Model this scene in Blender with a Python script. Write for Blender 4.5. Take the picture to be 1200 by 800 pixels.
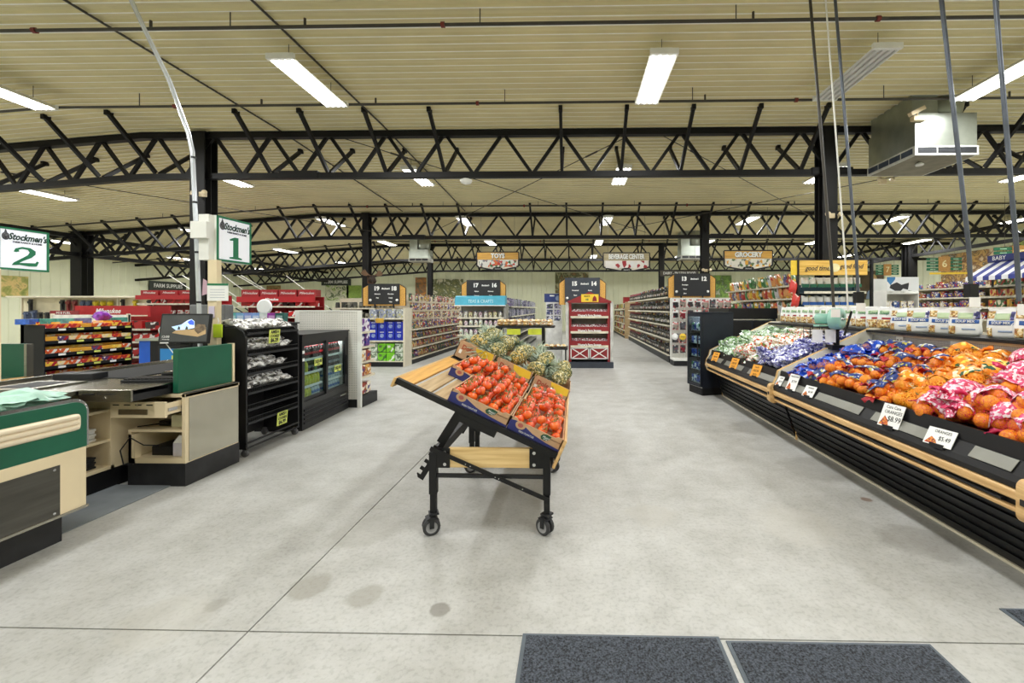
import bpy, bmesh, math, random
from mathutils import Vector, Matrix, Euler
R = math.radians
SC = bpy.context.scene
for o in list(bpy.data.objects): bpy.data.objects.remove(o)
COL = SC.collection
rnd = random.Random(7)

# ---------------------------------------------------------------- camera, world, exposure
cam_d = bpy.data.cameras.new('camera'); cam = bpy.data.objects.new('camera', cam_d); COL.objects.link(cam)
cam.location = (0, 0, 1.45); cam.rotation_euler = (R(90), 0, R(1.2))
cam_d.sensor_fit = 'HORIZONTAL'; cam_d.sensor_width = 36.0; cam_d.lens = 15.0
cam_d.shift_x = (600 - 661.5) / 1200; cam_d.shift_y = (361 - 400) / 1200
cam_d.clip_start = 0.05; cam_d.clip_end = 200
SC.camera = cam
W = bpy.data.worlds.new('world'); SC.world = W; W.use_nodes = True
W.node_tree.nodes['Background'].inputs[0].default_value = (0.75, 0.85, 1.0, 1)
W.node_tree.nodes['Background'].inputs[1].default_value = 0.6
SC.view_settings.view_transform = 'Standard'; SC.view_settings.look = 'None'
SC.view_settings.gamma = 1; SC.view_settings.use_curve_mapping = False
SC.view_settings.exposure = 0.0
LAMP_W = 75.0            # watts of each high bay light
LAMP_COL = (0.975, 0.99, 1.0)
SC.cycles.max_bounces = 6; SC.cycles.diffuse_bounces = 4; SC.cycles.glossy_bounces = 3
SC.cycles.transparent_max_bounces = 12; SC.cycles.caustics_reflective = False; SC.cycles.caustics_refractive = False
SC.cycles.sample_clamp_indirect = 6.0; SC.cycles.use_denoising = True

# ---------------------------------------------------------------- materials
def lin(c):
    return tuple((x/12.92 if x <= .04045 else ((x+.055)/1.055)**2.4) for x in (v/255 for v in c))
def mix(a, b, t): return tuple(x+(y-x)*t for x, y in zip(a, b))
_M = {}
def M(name, rgb, rough=.5, metal=0, var=.12, scale=6.0, bump=0, emit=0, coat=0, spec=.5, stretch=None, alt=None):
    """noise-mottled principled material; rgb in sRGB 0-255"""
    if name in _M: return _M[name]
    m = bpy.data.materials.new(name); m.use_nodes = True; _M[name] = m
    nt = m.node_tree; b = nt.nodes['Principled BSDF']
    tc = nt.nodes.new('ShaderNodeTexCoord'); mp = nt.nodes.new('ShaderNodeMapping')
    if stretch: mp.inputs['Scale'].default_value = stretch
    nt.links.new(tc.outputs['Object'], mp.inputs[0])
    n = nt.nodes.new('ShaderNodeTexNoise'); n.inputs['Scale'].default_value = scale; n.inputs['Detail'].default_value = 5
    nt.links.new(mp.outputs[0], n.inputs['Vector'])
    r = nt.nodes.new('ShaderNodeValToRGB'); c = lin(rgb)
    lo = lin(alt) if alt else tuple(v*(1-var*2) for v in c); hi = tuple(min(1, v*(1+var)) for v in c)
    r.color_ramp.elements[0].position = .32; r.color_ramp.elements[1].position = .68
    r.color_ramp.elements[0].color = (*lo, 1); r.color_ramp.elements[1].color = (*hi, 1)
    nt.links.new(n.outputs[0], r.inputs[0]); nt.links.new(r.outputs[0], b.inputs['Base Color'])
    b.inputs['Roughness'].default_value = rough; b.inputs['Metallic'].default_value = metal
    b.inputs['Specular IOR Level'].default_value = spec
    if coat: b.inputs['Coat Weight'].default_value = coat; b.inputs['Coat Roughness'].default_value = .12
    if emit:
        nt.links.new(r.outputs[0], b.inputs['Emission Color']); b.inputs['Emission Strength'].default_value = emit
    if bump:
        bp = nt.nodes.new('ShaderNodeBump'); bp.inputs['Strength'].default_value = bump; bp.inputs['Distance'].default_value = .01
        nt.links.new(n.outputs[0], bp.inputs['Height']); nt.links.new(bp.outputs[0], b.inputs['Normal'])
    return m
def PAL(name, cols, rough=.4, second=None, scale=18.0, amount=.5, coat=0, spec=.5, per_object=True):
    """each object picks one colour of the palette; printed blotches in other palette colours"""
    if name in _M: return _M[name]
    m = bpy.data.materials.new(name); m.use_nodes = True; _M[name] = m
    nt = m.node_tree; b = nt.nodes['Principled BSDF']
    oi = nt.nodes.new('ShaderNodeObjectInfo'); tc = nt.nodes.new('ShaderNodeTexCoord')
    def ramp(cs):
        r = nt.nodes.new('ShaderNodeValToRGB'); r.color_ramp.interpolation = 'CONSTANT'
        e = r.color_ramp.elements
        while len(e) < len(cs): e.new(.5)
        for i, c in enumerate(cs): e[i].position = i/len(cs); e[i].color = (*lin(c), 1)
        return r
    r1 = ramp(cols)
    if per_object: nt.links.new(oi.outputs['Random'], r1.inputs[0])
    v = nt.nodes.new('ShaderNodeTexVoronoi'); v.inputs['Scale'].default_value = scale
    nt.links.new(tc.outputs['Object'], v.inputs['Vector'])
    sep = nt.nodes.new('ShaderNodeSeparateColor'); nt.links.new(v.outputs['Color'], sep.inputs[0])
    r2 = ramp(second or cols)
    ad = nt.nodes.new('ShaderNodeMath'); ad.operation = 'ADD'; fr = nt.nodes.new('ShaderNodeMath'); fr.operation = 'FRACT'
    nt.links.new(sep.outputs[0], ad.inputs[0]); nt.links.new(oi.outputs['Random'], ad.inputs[1])
    nt.links.new(ad.outputs[0], fr.inputs[0]); nt.links.new(fr.outputs[0], r2.inputs[0])
    gt = nt.nodes.new('ShaderNodeMath'); gt.operation = 'LESS_THAN'; gt.inputs[1].default_value = amount
    nt.links.new(sep.outputs[1], gt.inputs[0])
    mx = nt.nodes.new('ShaderNodeMix'); mx.data_type = 'RGBA'
    nt.links.new(gt.outputs[0], mx.inputs[0]); nt.links.new(r1.outputs[0], mx.inputs[6]); nt.links.new(r2.outputs[0], mx.inputs[7])
    nt.links.new(mx.outputs[2], b.inputs['Base Color']); b.inputs['Roughness'].default_value = rough
    b.inputs['Specular IOR Level'].default_value = spec
    if coat: b.inputs['Coat Weight'].default_value = coat; b.inputs['Coat Roughness'].default_value = .1
    return m
def PIC(name, cols, scale=2.0, seed=0):
    """photographic print: soft organic patches of the given colours"""
    if name in _M: return _M[name]
    m = bpy.data.materials.new(name); m.use_nodes = True; _M[name] = m
    nt = m.node_tree; b = nt.nodes['Principled BSDF']; tc = nt.nodes.new('ShaderNodeTexCoord'); mp = nt.nodes.new('ShaderNodeMapping'); mp.inputs['Location'].default_value = (seed*3.7, seed*1.3, seed*2.1)
    n = nt.nodes.new('ShaderNodeTexNoise'); n.inputs['Scale'].default_value = scale; n.inputs['Detail'].default_value = 7; n.inputs['Roughness'].default_value = .62; n.inputs['Distortion'].default_value = .8
    nt.links.new(tc.outputs['Object'], mp.inputs[0]); nt.links.new(mp.outputs[0], n.inputs['Vector'])
    r = nt.nodes.new('ShaderNodeValToRGB'); e = r.color_ramp.elements
    while len(e) < len(cols): e.new(.5)
    for i, c in enumerate(cols): e[i].position = .3+.4*i/(len(cols)-1); e[i].color = (*lin(c), 1)
    nt.links.new(n.outputs[0], r.inputs[0]); nt.links.new(r.outputs[0], b.inputs['Base Color']); b.inputs['Roughness'].default_value = .5
    return m
def GLASS(name, tint=(225, 235, 235), refl=.12):
    if name in _M: return _M[name]
    m = bpy.data.materials.new(name); m.use_nodes = True; _M[name] = m
    nt = m.node_tree; nt.nodes.clear()
    out = nt.nodes.new('ShaderNodeOutputMaterial'); t = nt.nodes.new('ShaderNodeBsdfTransparent'); g = nt.nodes.new('ShaderNodeBsdfGlossy')
    t.inputs[0].default_value = (*lin(tint), 1); g.inputs['Roughness'].default_value = .03
    lw = nt.nodes.new('ShaderNodeLayerWeight'); lw.inputs[0].default_value = .5
    pw_ = nt.nodes.new('ShaderNodeMath'); pw_.operation = 'POWER'; pw_.inputs[1].default_value = 4; nt.links.new(lw.outputs['Facing'], pw_.inputs[0])
    fr = nt.nodes.new('ShaderNodeMath'); fr.operation = 'MULTIPLY_ADD'; fr.inputs[1].default_value = .4; fr.inputs[2].default_value = .025; nt.links.new(pw_.outputs[0], fr.inputs[0])
    mx = nt.nodes.new('ShaderNodeMixShader'); nt.links.new(fr.outputs[0], mx.inputs[0])
    nt.links.new(t.outputs[0], mx.inputs[1]); nt.links.new(g.outputs[0], mx.inputs[2]); nt.links.new(mx.outputs[0], out.inputs[0])
    return m
def NET(name, rgb, open_=.5, scale=62.0):
    """plastic netting: thin coloured strands, open holes between them"""
    if name in _M: return _M[name]
    m = bpy.data.materials.new(name); m.use_nodes = True; _M[name] = m
    nt = m.node_tree; b = nt.nodes['Principled BSDF']; out = nt.nodes['Material Output']
    b.inputs['Base Color'].default_value = (*lin(rgb), 1); b.inputs['Roughness'].default_value = .3
    tc = nt.nodes.new('ShaderNodeTexCoord'); v = nt.nodes.new('ShaderNodeTexVoronoi'); v.feature = 'DISTANCE_TO_EDGE'
    v.inputs['Scale'].default_value = scale; nt.links.new(tc.outputs['Object'], v.inputs['Vector'])
    n = nt.nodes.new('ShaderNodeTexNoise'); n.inputs['Scale'].default_value = 9; nt.links.new(tc.outputs['Object'], n.inputs['Vector'])
    a = nt.nodes.new('ShaderNodeMath'); a.operation = 'MULTIPLY'; a.inputs[1].default_value = .15*(1-open_)*2
    nt.links.new(n.outputs[0], a.inputs[0])
    lt = nt.nodes.new('ShaderNodeMath'); lt.operation = 'GREATER_THAN'
    nt.links.new(v.outputs[0], lt.inputs[0]); nt.links.new(a.outputs[0], lt.inputs[1])
    t = nt.nodes.new('ShaderNodeBsdfTransparent'); mx = nt.nodes.new('ShaderNodeMixShader')
    nt.links.new(lt.outputs[0], mx.inputs[0]); nt.links.new(b.outputs[0], mx.inputs[1]); nt.links.new(t.outputs[0], mx.inputs[2])
    nt.links.new(mx.outputs[0], out.inputs[0])
    return m
def PERF(name, rgb, hole, pitch=.05, size=.22):
    """board with a grid of small round holes (flat dark dots)"""
    if name in _M: return _M[name]
    m = bpy.data.materials.new(name); m.use_nodes = True; _M[name] = m
    nt = m.node_tree; b = nt.nodes['Principled BSDF']
    tc = nt.nodes.new('ShaderNodeTexCoord'); mp = nt.nodes.new('ShaderNodeVectorMath'); mp.operation = 'SCALE'; mp.inputs['Scale'].default_value = 1/pitch
    nt.links.new(tc.outputs['Object'], mp.inputs[0])
    f = nt.nodes.new('ShaderNodeVectorMath'); f.operation = 'FRACTION'; nt.links.new(mp.outputs[0], f.inputs[0])
    s = nt.nodes.new('ShaderNodeVectorMath'); s.operation = 'SUBTRACT'; s.inputs[1].default_value = (.5, .5, .5); nt.links.new(f.outputs[0], s.inputs[0])
    sx = nt.nodes.new('ShaderNodeSeparateXYZ'); nt.links.new(s.outputs[0], sx.inputs[0])
    geo = nt.nodes.new('ShaderNodeTexCoord'); sn = nt.nodes.new('ShaderNodeSeparateXYZ'); nt.links.new(geo.outputs['Normal'], sn.inputs[0])
    ab = nt.nodes.new('ShaderNodeMath'); ab.operation = 'ABSOLUTE'; nt.links.new(sn.outputs[0], ab.inputs[0])
    g = nt.nodes.new('ShaderNodeMath'); g.operation = 'GREATER_THAN'; g.inputs[1].default_value = .6; nt.links.new(ab.outputs[0], g.inputs[0])
    mf = nt.nodes.new('ShaderNodeMix'); nt.links.new(g.outputs[0], mf.inputs[0]); nt.links.new(sx.outputs[0], mf.inputs[2]); nt.links.new(sx.outputs[1], mf.inputs[3])
    cb = nt.nodes.new('ShaderNodeCombineXYZ'); nt.links.new(mf.outputs[0], cb.inputs[0]); nt.links.new(sx.outputs[2], cb.inputs[1])
    L = nt.nodes.new('ShaderNodeVectorMath'); L.operation = 'LENGTH'; nt.links.new(cb.outputs[0], L.inputs[0])
    lt = nt.nodes.new('ShaderNodeMath'); lt.operation = 'LESS_THAN'; lt.inputs[1].default_value = size; nt.links.new(L.outputs['Value'], lt.inputs[0])
    mx = nt.nodes.new('ShaderNodeMix'); mx.data_type = 'RGBA'; nt.links.new(lt.outputs[0], mx.inputs[0])
    mx.inputs[6].default_value = (*lin(rgb), 1); mx.inputs[7].default_value = (*lin(hole), 1)
    nt.links.new(mx.outputs[2], b.inputs['Base Color']); b.inputs['Roughness'].default_value = .5
    return m
def WOOD(name, rgb, dark, scale=3.0, axis=1, rough=.45):
    st = [14, 14, 14]; st[axis] = .8
    return M(name, rgb, rough, alt=dark, scale=scale, stretch=tuple(st), var=.06)

black = M('black_paint', (20, 20, 22), .45, var=.15, spec=.35); soot = M('black_steel', (19, 18, 18), .55, var=.2, scale=3, spec=.3)
dark = M('charcoal_plastic', (36, 37, 40), .5, spec=.35); white = M('white_paint', (236, 236, 230), .45, var=.03)
cream = M('cream_laminate', (232, 214, 178), .42, var=.05, scale=2); green = M('green_laminate', (24, 92, 68), .38, var=.08, scale=3)
steel = M('brushed_steel', (176, 172, 160), .27, 1, var=.08, scale=3, stretch=(1, 1, 30)); chrome = M('chrome', (200, 200, 200), .2, 1, var=.03)
galv = M('galvanised_sheet', (176, 182, 172), .35, .85, var=.12, scale=2.5)
almond = M('almond_shelf_paint', (222, 214, 192), .4, var=.04); greyp = M('grey_shelf_paint', (150, 148, 142), .45, var=.05)
lamp = M('lamp_glow', (255, 253, 245), .5, var=.01, emit=9.0); cardw = M('white_card', (243, 243, 240), .6, var=.02)
kraft = M('kraft_cardboard', (196, 158, 122), .8, var=.08, scale=14); kraft2 = M('kraft_inside', (150, 112, 80), .85, var=.1)
navy = M('navy_print', (44, 48, 112), .6, var=.05); leafg = M('leaf_label_green', (30, 74, 52), .6, var=.05)
pine = WOOD('pine_boards', (232, 200, 140), (200, 160, 100)); pinex = WOOD('pine_boards_across', (233, 203, 146), (206, 168, 108), axis=0)
oldwood = WOOD('weathered_board', (196, 172, 132), (160, 132, 94)); amber = WOOD('amber_varnished_board', (226, 176, 92), (196, 142, 64))
maple = WOOD('maple_bumper', (222, 186, 130), (190, 148, 94)); tan = M('tan_edge_band', (206, 168, 108), .5, var=.06)
rubber = M('black_rubber', (26, 26, 28), .8, var=.15); greyr = M('grey_caster_tyre', (92, 92, 94), .6)
red = M('red_paint', (160, 30, 36), .45, var=.06); teal = M('teal_header', (70, 168, 196), .45, var=.06)
yellow = M('yellow_card', (242, 204, 60), .6, var=.04); limec = M('lime_tag_card', (216, 226, 110), .6, var=.03); orangec = M('orange_tag_card', (236, 162, 48), .6, var=.04)
ink = M('black_ink', (24, 24, 26), .6, var=.02); inkg = M('green_ink', (20, 118, 78), .5, var=.03); inkw = M('white_ink', (240, 240, 236), .5, var=.02); inkr = M('dark_red_ink', (140, 40, 36), .6, var=.02)
glass = GLASS('clear_glass')

# ---------------------------------------------------------------- mesh helpers
class MB:
    def __init__(s): s.v, s.f, s.m, s.s = [], [], [], []
    def add(s, vs, fs, m=0, smooth=False):
        b = len(s.v); s.v += [tuple(v) for v in vs]
        for f in fs: s.f.append(tuple(i+b for i in f)); s.m.append(m); s.s.append(smooth)
        return s
    def bx(s, x0, x1, y0, y1, z0, z1, m=0):
        return s.add([(x0,y0,z0),(x1,y0,z0),(x1,y1,z0),(x0,y1,z0),(x0,y0,z1),(x1,y0,z1),(x1,y1,z1),(x0,y1,z1)],
              [(0,3,2,1),(4,5,6,7),(0,1,5,4),(1,2,6,5),(2,3,7,6),(3,0,4,7)], m)
    def prism(s, poly, axis, a, b, m=0, side=None, smooth=False):
        n = len(poly)
        P = {'y': lambda p, t: (p[0], t, p[1]), 'x': lambda p, t: (t, p[0], p[1]), 'z': lambda p, t: (p[0], p[1], t)}[axis]
        vs = [P(p, a) for p in poly]+[P(p, b) for p in poly]
        s.add(vs, [tuple(range(n)), tuple(range(2*n-1, n-1, -1))], m)
        s.add(vs, [(i, i+n, (i+1) % n+n, (i+1) % n) for i in range(n)], m if side is None else side, smooth)
        return s
    def bar(s, p, q, w, h=None, m=0, up=(0, 0, 1)):
        h = h or w; p, q = Vector(p), Vector(q); d = (q-p).normalized(); u = Vector(up)
        if abs(d.dot(u)) > .98: u = Vector((1, 0, 0))
        a = d.cross(u).normalized()*(w/2); c = a.cross(d).normalized()*(h/2)
        vs = [p-a-c, p+a-c, p+a+c, p-a+c, q-a-c, q+a-c, q+a+c, q-a+c]
        return s.add(vs, [(0,1,2,3),(7,6,5,4),(0,4,5,1),(1,5,6,2),(2,6,7,3),(3,7,4,0)], m)
    def tube(s, pts, r, n=8, m=0):
        pts = [Vector(p) for p in pts]; k = len(pts); vs = []; prev = None
        for i, p in enumerate(pts):
            d = (pts[min(i+1, k-1)]-pts[max(i-1, 0)]).normalized()
            if prev is None: a = d.orthogonal().normalized()
            else: a = (prev-d*prev.dot(d)).normalized()
            prev = a; b = d.cross(a); rr = r[i] if isinstance(r, (list, tuple)) else r
            vs += [p+(a*math.cos(2*math.pi*j/n)+b*math.sin(2*math.pi*j/n))*rr for j in range(n)]
        s.add(vs, [(i*n+j, i*n+(j+1) % n, (i+1)*n+(j+1) % n, (i+1)*n+j) for i in range(k-1) for j in range(n)], m, True)
        s.add(vs, [tuple(range(n-1, -1, -1)), tuple(range((k-1)*n, k*n))], m)
        return s
    def lathe(s, prof, n=14, m=0, c=(0, 0, 0), ms=None, smooth=True):
        vs = [(c[0]+r*math.cos(2*math.pi*j/n), c[1]+r*math.sin(2*math.pi*j/n), c[2]+z) for r, z in prof for j in range(n)]
        b = len(s.v); s.v += vs
        for i in range(len(prof)-1):
            for j in range(n):
                s.f.append((b+i*n+j, b+i*n+(j+1) % n, b+(i+1)*n+(j+1) % n, b+(i+1)*n+j)); s.m.append(ms[i] if ms else m); s.s.append(smooth)
        s.f.append(tuple(b+j for j in range(n-1, -1, -1))); s.m.append(ms[0] if ms else m); s.s.append(False)
        e = b+(len(prof)-1)*n; s.f.append(tuple(e+j for j in range(n))); s.m.append(ms[-1] if ms else m); s.s.append(False)
        return s
    def ball(s, c, r, n=12, k=8, m=0, sq=(1, 1, 1)):
        c = Vector(c); vs = [c+Vector((0, 0, -r*sq[2]))]
        for i in range(1, k):
            t = math.pi*i/k
            vs += [c+Vector((r*sq[0]*math.sin(t)*math.cos(2*math.pi*j/n), r*sq[1]*math.sin(t)*math.sin(2*math.pi*j/n), -r*sq[2]*math.cos(t))) for j in range(n)]
        vs.append(c+Vector((0, 0, r*sq[2]))); T = len(vs)-1
        fs = [(0, 1+(j+1) % n, 1+j) for j in range(n)]
        fs += [(1+i*n+j, 1+i*n+(j+1) % n, 1+(i+1)*n+(j+1) % n, 1+(i+1)*n+j) for i in range(k-2) for j in range(n)]
        fs += [(T, 1+(k-2)*n+j, 1+(k-2)*n+(j+1) % n) for j in range(n)]
        return s.add(vs, fs, m, True)
    def xf(s, mat, start=0):
        for i in range(start, len(s.v)): s.v[i] = tuple(mat @ Vector(s.v[i]))
        return s
    def mesh(s, name, mats):
        me = bpy.data.meshes.new(name); me.from_pydata(s.v, [], s.f)
        for x in (mats if isinstance(mats, (list, tuple)) else [mats]): me.materials.append(x)
        me.polygons.foreach_set('material_index', s.m); me.polygons.foreach_set('use_smooth', s.s); me.update()
        return me
    def build(s, name, mats, parent=None, loc=None, rot=None, bevel=0):
        return obj(name, s.mesh(name, mats), parent, loc, rot, bevel)
KIDS = {}
def obj(name, data, parent=None, loc=None, rot=None, bevel=0):
    o = bpy.data.objects.new(name, data); COL.objects.link(o)
    if parent is not None: o.parent = parent; KIDS.setdefault(parent, []).append(o)
    if loc is not None: o.location = loc
    if rot is not None: o.rotation_euler = rot
    if bevel:
        b = o.modifiers.new('bevel', 'BEVEL'); b.width = bevel; b.segments = 2; b.limit_method = 'ANGLE'; b.angle_limit = R(40)
    return o
def tag(o, label, cat, group=None):
    o['label'] = label; o['category'] = cat
    if group: o['group'] = group
    return o
def thing(name, label, cat, loc=(0, 0, 0), rz=0, group=None):
    o = obj(name, None, None, loc, (0, 0, rz)); o.empty_display_size = .1
    return tag(o, label, cat, group)
def struct(o): o['kind'] = 'structure'; return o
def dup(o, loc=None, rot=None, label=None, group=None, parent=None, scale=None):
    c = o.copy(); COL.objects.link(c)
    if parent is not None: c.parent = parent; KIDS.setdefault(parent, []).append(c)
    if loc is not None: c.location = loc
    if rot is not None: c.rotation_euler = rot
    if scale is not None: c.scale = (scale,)*3 if not isinstance(scale, (tuple, list)) else scale
    if label: c['label'] = label
    if group: c['group'] = group
    for k in KIDS.get(o, []): dup(k, parent=c)
    return c
def text(s, size, mat, parent, loc, rot=(R(90), 0, 0), ext=.001, shear=0, align='CENTER', name='lettering', sx=1, bold=0):
    cu = bpy.data.curves.new(name, 'FONT'); cu.body = s; cu.size = size; cu.extrude = ext; cu.align_x = align; cu.align_y = 'CENTER'
    cu.shear = shear; cu.resolution_u = 2; cu.offset = bold; cu.materials.append(mat)
    o = obj(name, cu, parent, loc, rot)
    if sx != 1: o.scale = (sx, 1, 1)
    return o
class Proto:
    """first placement uses the original, later ones are copies of the whole tree"""
    def __init__(s, o): s.o = o; s.used = False
    def put(s, loc, rot=(0, 0, 0), label=None, group=None, scale=None):
        if s.used: return dup(s.o, loc, rot, label, group, scale=scale)
        s.used = True; o = s.o; o.location = loc; o.rotation_euler = rot
        if scale is not None: o.scale = (scale,)*3 if not isinstance(scale, (tuple, list)) else scale
        if label: o['label'] = label
        if group: o['group'] = group
        return o
ORD = ['top', 'second', 'third', 'fourth', 'fifth', 'sixth', 'seventh', 'eighth']
def rrect(x0, x1, z0, z1, r, n=5):
    p = []
    for cx, cz, a0 in ((x1-r, z0+r, -90), (x1-r, z1-r, 0), (x0+r, z1-r, 90), (x0+r, z0+r, 180)):
        p += [(cx+r*math.cos(R(a0+90*i/n)), cz+r*math.sin(R(a0+90*i/n))) for i in range(n+1)]
    return p
# ================================================================ SETTING
XL, XR, YF, YB = -20.0, 16.5, -6.0, 27.0
ZC = [(YF, 4.66), (7.6, 4.66), (13.1, 4.45), (19.0, 4.38), (YB, 4.34)]
def zc(y, x=0):
    z = ZC[-1][1]
    for (a, za), (b, zb) in zip(ZC, ZC[1:]):
        if y <= b: z = za+(zb-za)*(y-a)/(b-a); break
    return z - (max(0, -7.8-x)*.072)
# floor: concrete slabs with sawn joints between them
def concrete():
    m = bpy.data.materials.new('polished_concrete'); m.use_nodes = True; nt = m.node_tree; b = nt.nodes['Principled BSDF']
    tc = nt.nodes.new('ShaderNodeTexCoord')
    def noise(sc, det, rough=.6):
        n = nt.nodes.new('ShaderNodeTexNoise'); n.inputs['Scale'].default_value = sc; n.inputs['Detail'].default_value = det; n.inputs['Roughness'].default_value = rough
        nt.links.new(tc.outputs['Object'], n.inputs['Vector']); return n
    def ramp(src, stops):
        r = nt.nodes.new('ShaderNodeValToRGB'); e = r.color_ramp.elements
        while len(e) < len(stops): e.new(.5)
        for i, (p, c) in enumerate(stops): e[i].position = p; e[i].color = (*lin(c), 1)
        nt.links.new(src, r.inputs[0]); return r
    def mixc(f, a, b_, mode='MIX'):
        x = nt.nodes.new('ShaderNodeMix'); x.data_type = 'RGBA'; x.blend_type = mode
        if isinstance(f, float): x.inputs[0].default_value = f
        else: nt.links.new(f, x.inputs[0])
        nt.links.new(a, x.inputs[6])
        if isinstance(b_, tuple): x.inputs[7].default_value = (*lin(b_), 1)
        else: nt.links.new(b_, x.inputs[7])
        return x.outputs[2]
    big = ramp(noise(.55, 6).outputs[0], [(.28, (136, 134, 127)), (.48, (168, 167, 162)), (.7, (190, 190, 187))])
    mid = ramp(noise(3.2, 8, .7).outputs[0], [(.33, (136, 134, 128)), (.66, (197, 197, 195))])
    col = mixc(.5, big.outputs[0], mid.outputs[0])
    fine = ramp(noise(45, 4).outputs[0], [(.38, (150, 148, 140)), (.5, (205, 204, 198))])
    col = mixc(.2, col, fine.outputs[0])
    sep = nt.nodes.new('ShaderNodeSeparateXYZ'); nt.links.new(tc.outputs['Object'], sep.inputs[0])
    nz = noise(7, 4)
    def spot(x, y, r, c, amt, col):
        d = nt.nodes.new('ShaderNodeVectorMath'); d.operation = 'DISTANCE'; d.inputs[1].default_value = (x, y, 0)
        nt.links.new(tc.outputs['Object'], d.inputs[0])
        ad = nt.nodes.new('ShaderNodeMath'); ad.operation = 'MULTIPLY_ADD'; ad.inputs[1].default_value = r*1.2
        nt.links.new(nz.outputs[0], ad.inputs[0]); nt.links.new(d.outputs['Value'], ad.inputs[2])
        mr = nt.nodes.new('ShaderNodeMapRange'); mr.inputs['From Min'].default_value = r*1.75; mr.inputs['From Max'].default_value = r*1.45
        mr.inputs['To Max'].default_value = amt; nt.links.new(ad.outputs[0], mr.inputs[0])
        return mixc(mr.outputs[0], col, c)
    for x, y, r, c, a in ((-.64, 2.04, .045, (120, 116, 108), .7), (2.22, 3.28, .04, (110, 80, 60), .75), (-1.05, 2.12, .085, (142, 138, 126), .55), (-1.38, 2.2, .10, (138, 134, 122), .55), (-1.75, 2.05, .05, (140, 136, 126), .5), (-1.35, 2.75, .2, (150, 147, 138), .4), (2.2, 3.9, .30, (128, 124, 116), .4), (2.25, 5.2, .32, (128, 124, 116), .4), (2.15, 2.7, .2, (130, 126, 118), .4), (-.45, 3.2, .3, (140, 138, 130), .35),
                          (.55, 3.0, .16, (178, 175, 167), .5), (1.5, 2.9, .25, (184, 181, 173), .4), (-1.9, 1.95, .18, (180, 177, 168), .4)):
        col = spot(x, y, r, c, a, col)
    nt.links.new(col, b.inputs['Base Color'])
    rr = nt.nodes.new('ShaderNodeMapRange'); rr.inputs['To Min'].default_value = .34; rr.inputs['To Max'].default_value = .6
    nt.links.new(noise(2.2, 6).outputs[0], rr.inputs[0]); nt.links.new(rr.outputs[0], b.inputs['Roughness'])
    return m
CONC = concrete()
fl = struct(MB().bx(XL-.2, XR+.2, YF-.2, YB+.2, -.2, -.012).build('floor', M('joint_filler', (120, 116, 106), .9)))
xs = [XL, -14.2, -7.8, -1.46, 4.9, 11.2, XR]; ys = [YF, 1.885, 8.2, 14.5, 20.8, YB]
for i in range(len(xs)-1):
    for j in range(len(ys)-1):
        g = .0038
        MB().bx(xs[i]+g, xs[i+1]-g, ys[j]+g, ys[j+1]-g, -.0125, 0).build('slab', CONC, fl)
# ceiling liner: ribbed steel sheets, ribs running across the hall
clm = M('ceiling_liner_sheet', (224, 213, 166), .5, var=.05, scale=1.2)
prof = []; y = YF; k = 0
while y < YB:
    prof += [(y, 0), (y+.050, .0), (y+.056, .006), (y+.062, 0), (y+.112, 0), (y+.124, -.026), (y+.142, -.026)]; y += .1525
prof.append((YB, 0))
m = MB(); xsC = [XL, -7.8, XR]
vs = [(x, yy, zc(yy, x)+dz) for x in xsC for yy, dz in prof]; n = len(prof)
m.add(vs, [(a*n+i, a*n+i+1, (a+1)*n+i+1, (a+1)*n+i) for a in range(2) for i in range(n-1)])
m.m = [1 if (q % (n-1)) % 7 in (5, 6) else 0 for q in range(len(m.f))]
struct(m.build('ceiling', [clm, M('ceiling_rib_highlight', (252, 250, 240), .35, var=.04)]))  # rib caps paler than the flats: bright sheen lines painted into the colour
struct(MB().bx(XL-.3, XR+.3, YF-.3, YB+.3, 5.0, 5.1).build('roof_deck', soot))
# walls: vertical ribbed siding
wlm = M('wall_siding_sheet', (232, 234, 204), .5, var=.03, scale=1)
def siding(name, p, q, inward):
    p, q = Vector((*p, 0)), Vector((*q, 0)); d = (q-p); L = d.length; d.normalize(); nrm = Vector((*inward, 0))
    pr = []; t = 0
    while t < L-.3: pr += [(t, 0), (t+.235, 0), (t+.255, .024), (t+.285, .024), (t+.305, 0)]; t += .305
    pr.append((L, 0)); mm = MB(); n = len(pr)
    base = [p+d*t+nrm*h for t, h in pr]
    mm.add([(b.x, b.y, 0) for b in base]+[(b.x, b.y, 5.0) for b in base], [(i, i+1, n+i+1, n+i) for i in range(n-1)])
    b0, b1 = p-nrm*.12, q-nrm*.12
    mm.add([(p.x, p.y, 0), (q.x, q.y, 0), (b1.x, b1.y, 0), (b0.x, b0.y, 0), (p.x, p.y, 5), (q.x, q.y, 5), (b1.x, b1.y, 5), (b0.x, b0.y, 5)], [(2, 3, 7, 6), (4, 5, 6, 7)])
    return struct(mm.build(name, wlm))
siding('wall_back', (XL, YB), (XR, YB), (0, -1)); siding('wall_left', (XL, YF), (XL, YB), (1, 0))
siding('wall_right', (XR, YF), (XR, YB), (-1, 0)); siding('wall_front', (XL, YF), (XR, YF), (0, 1))

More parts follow.
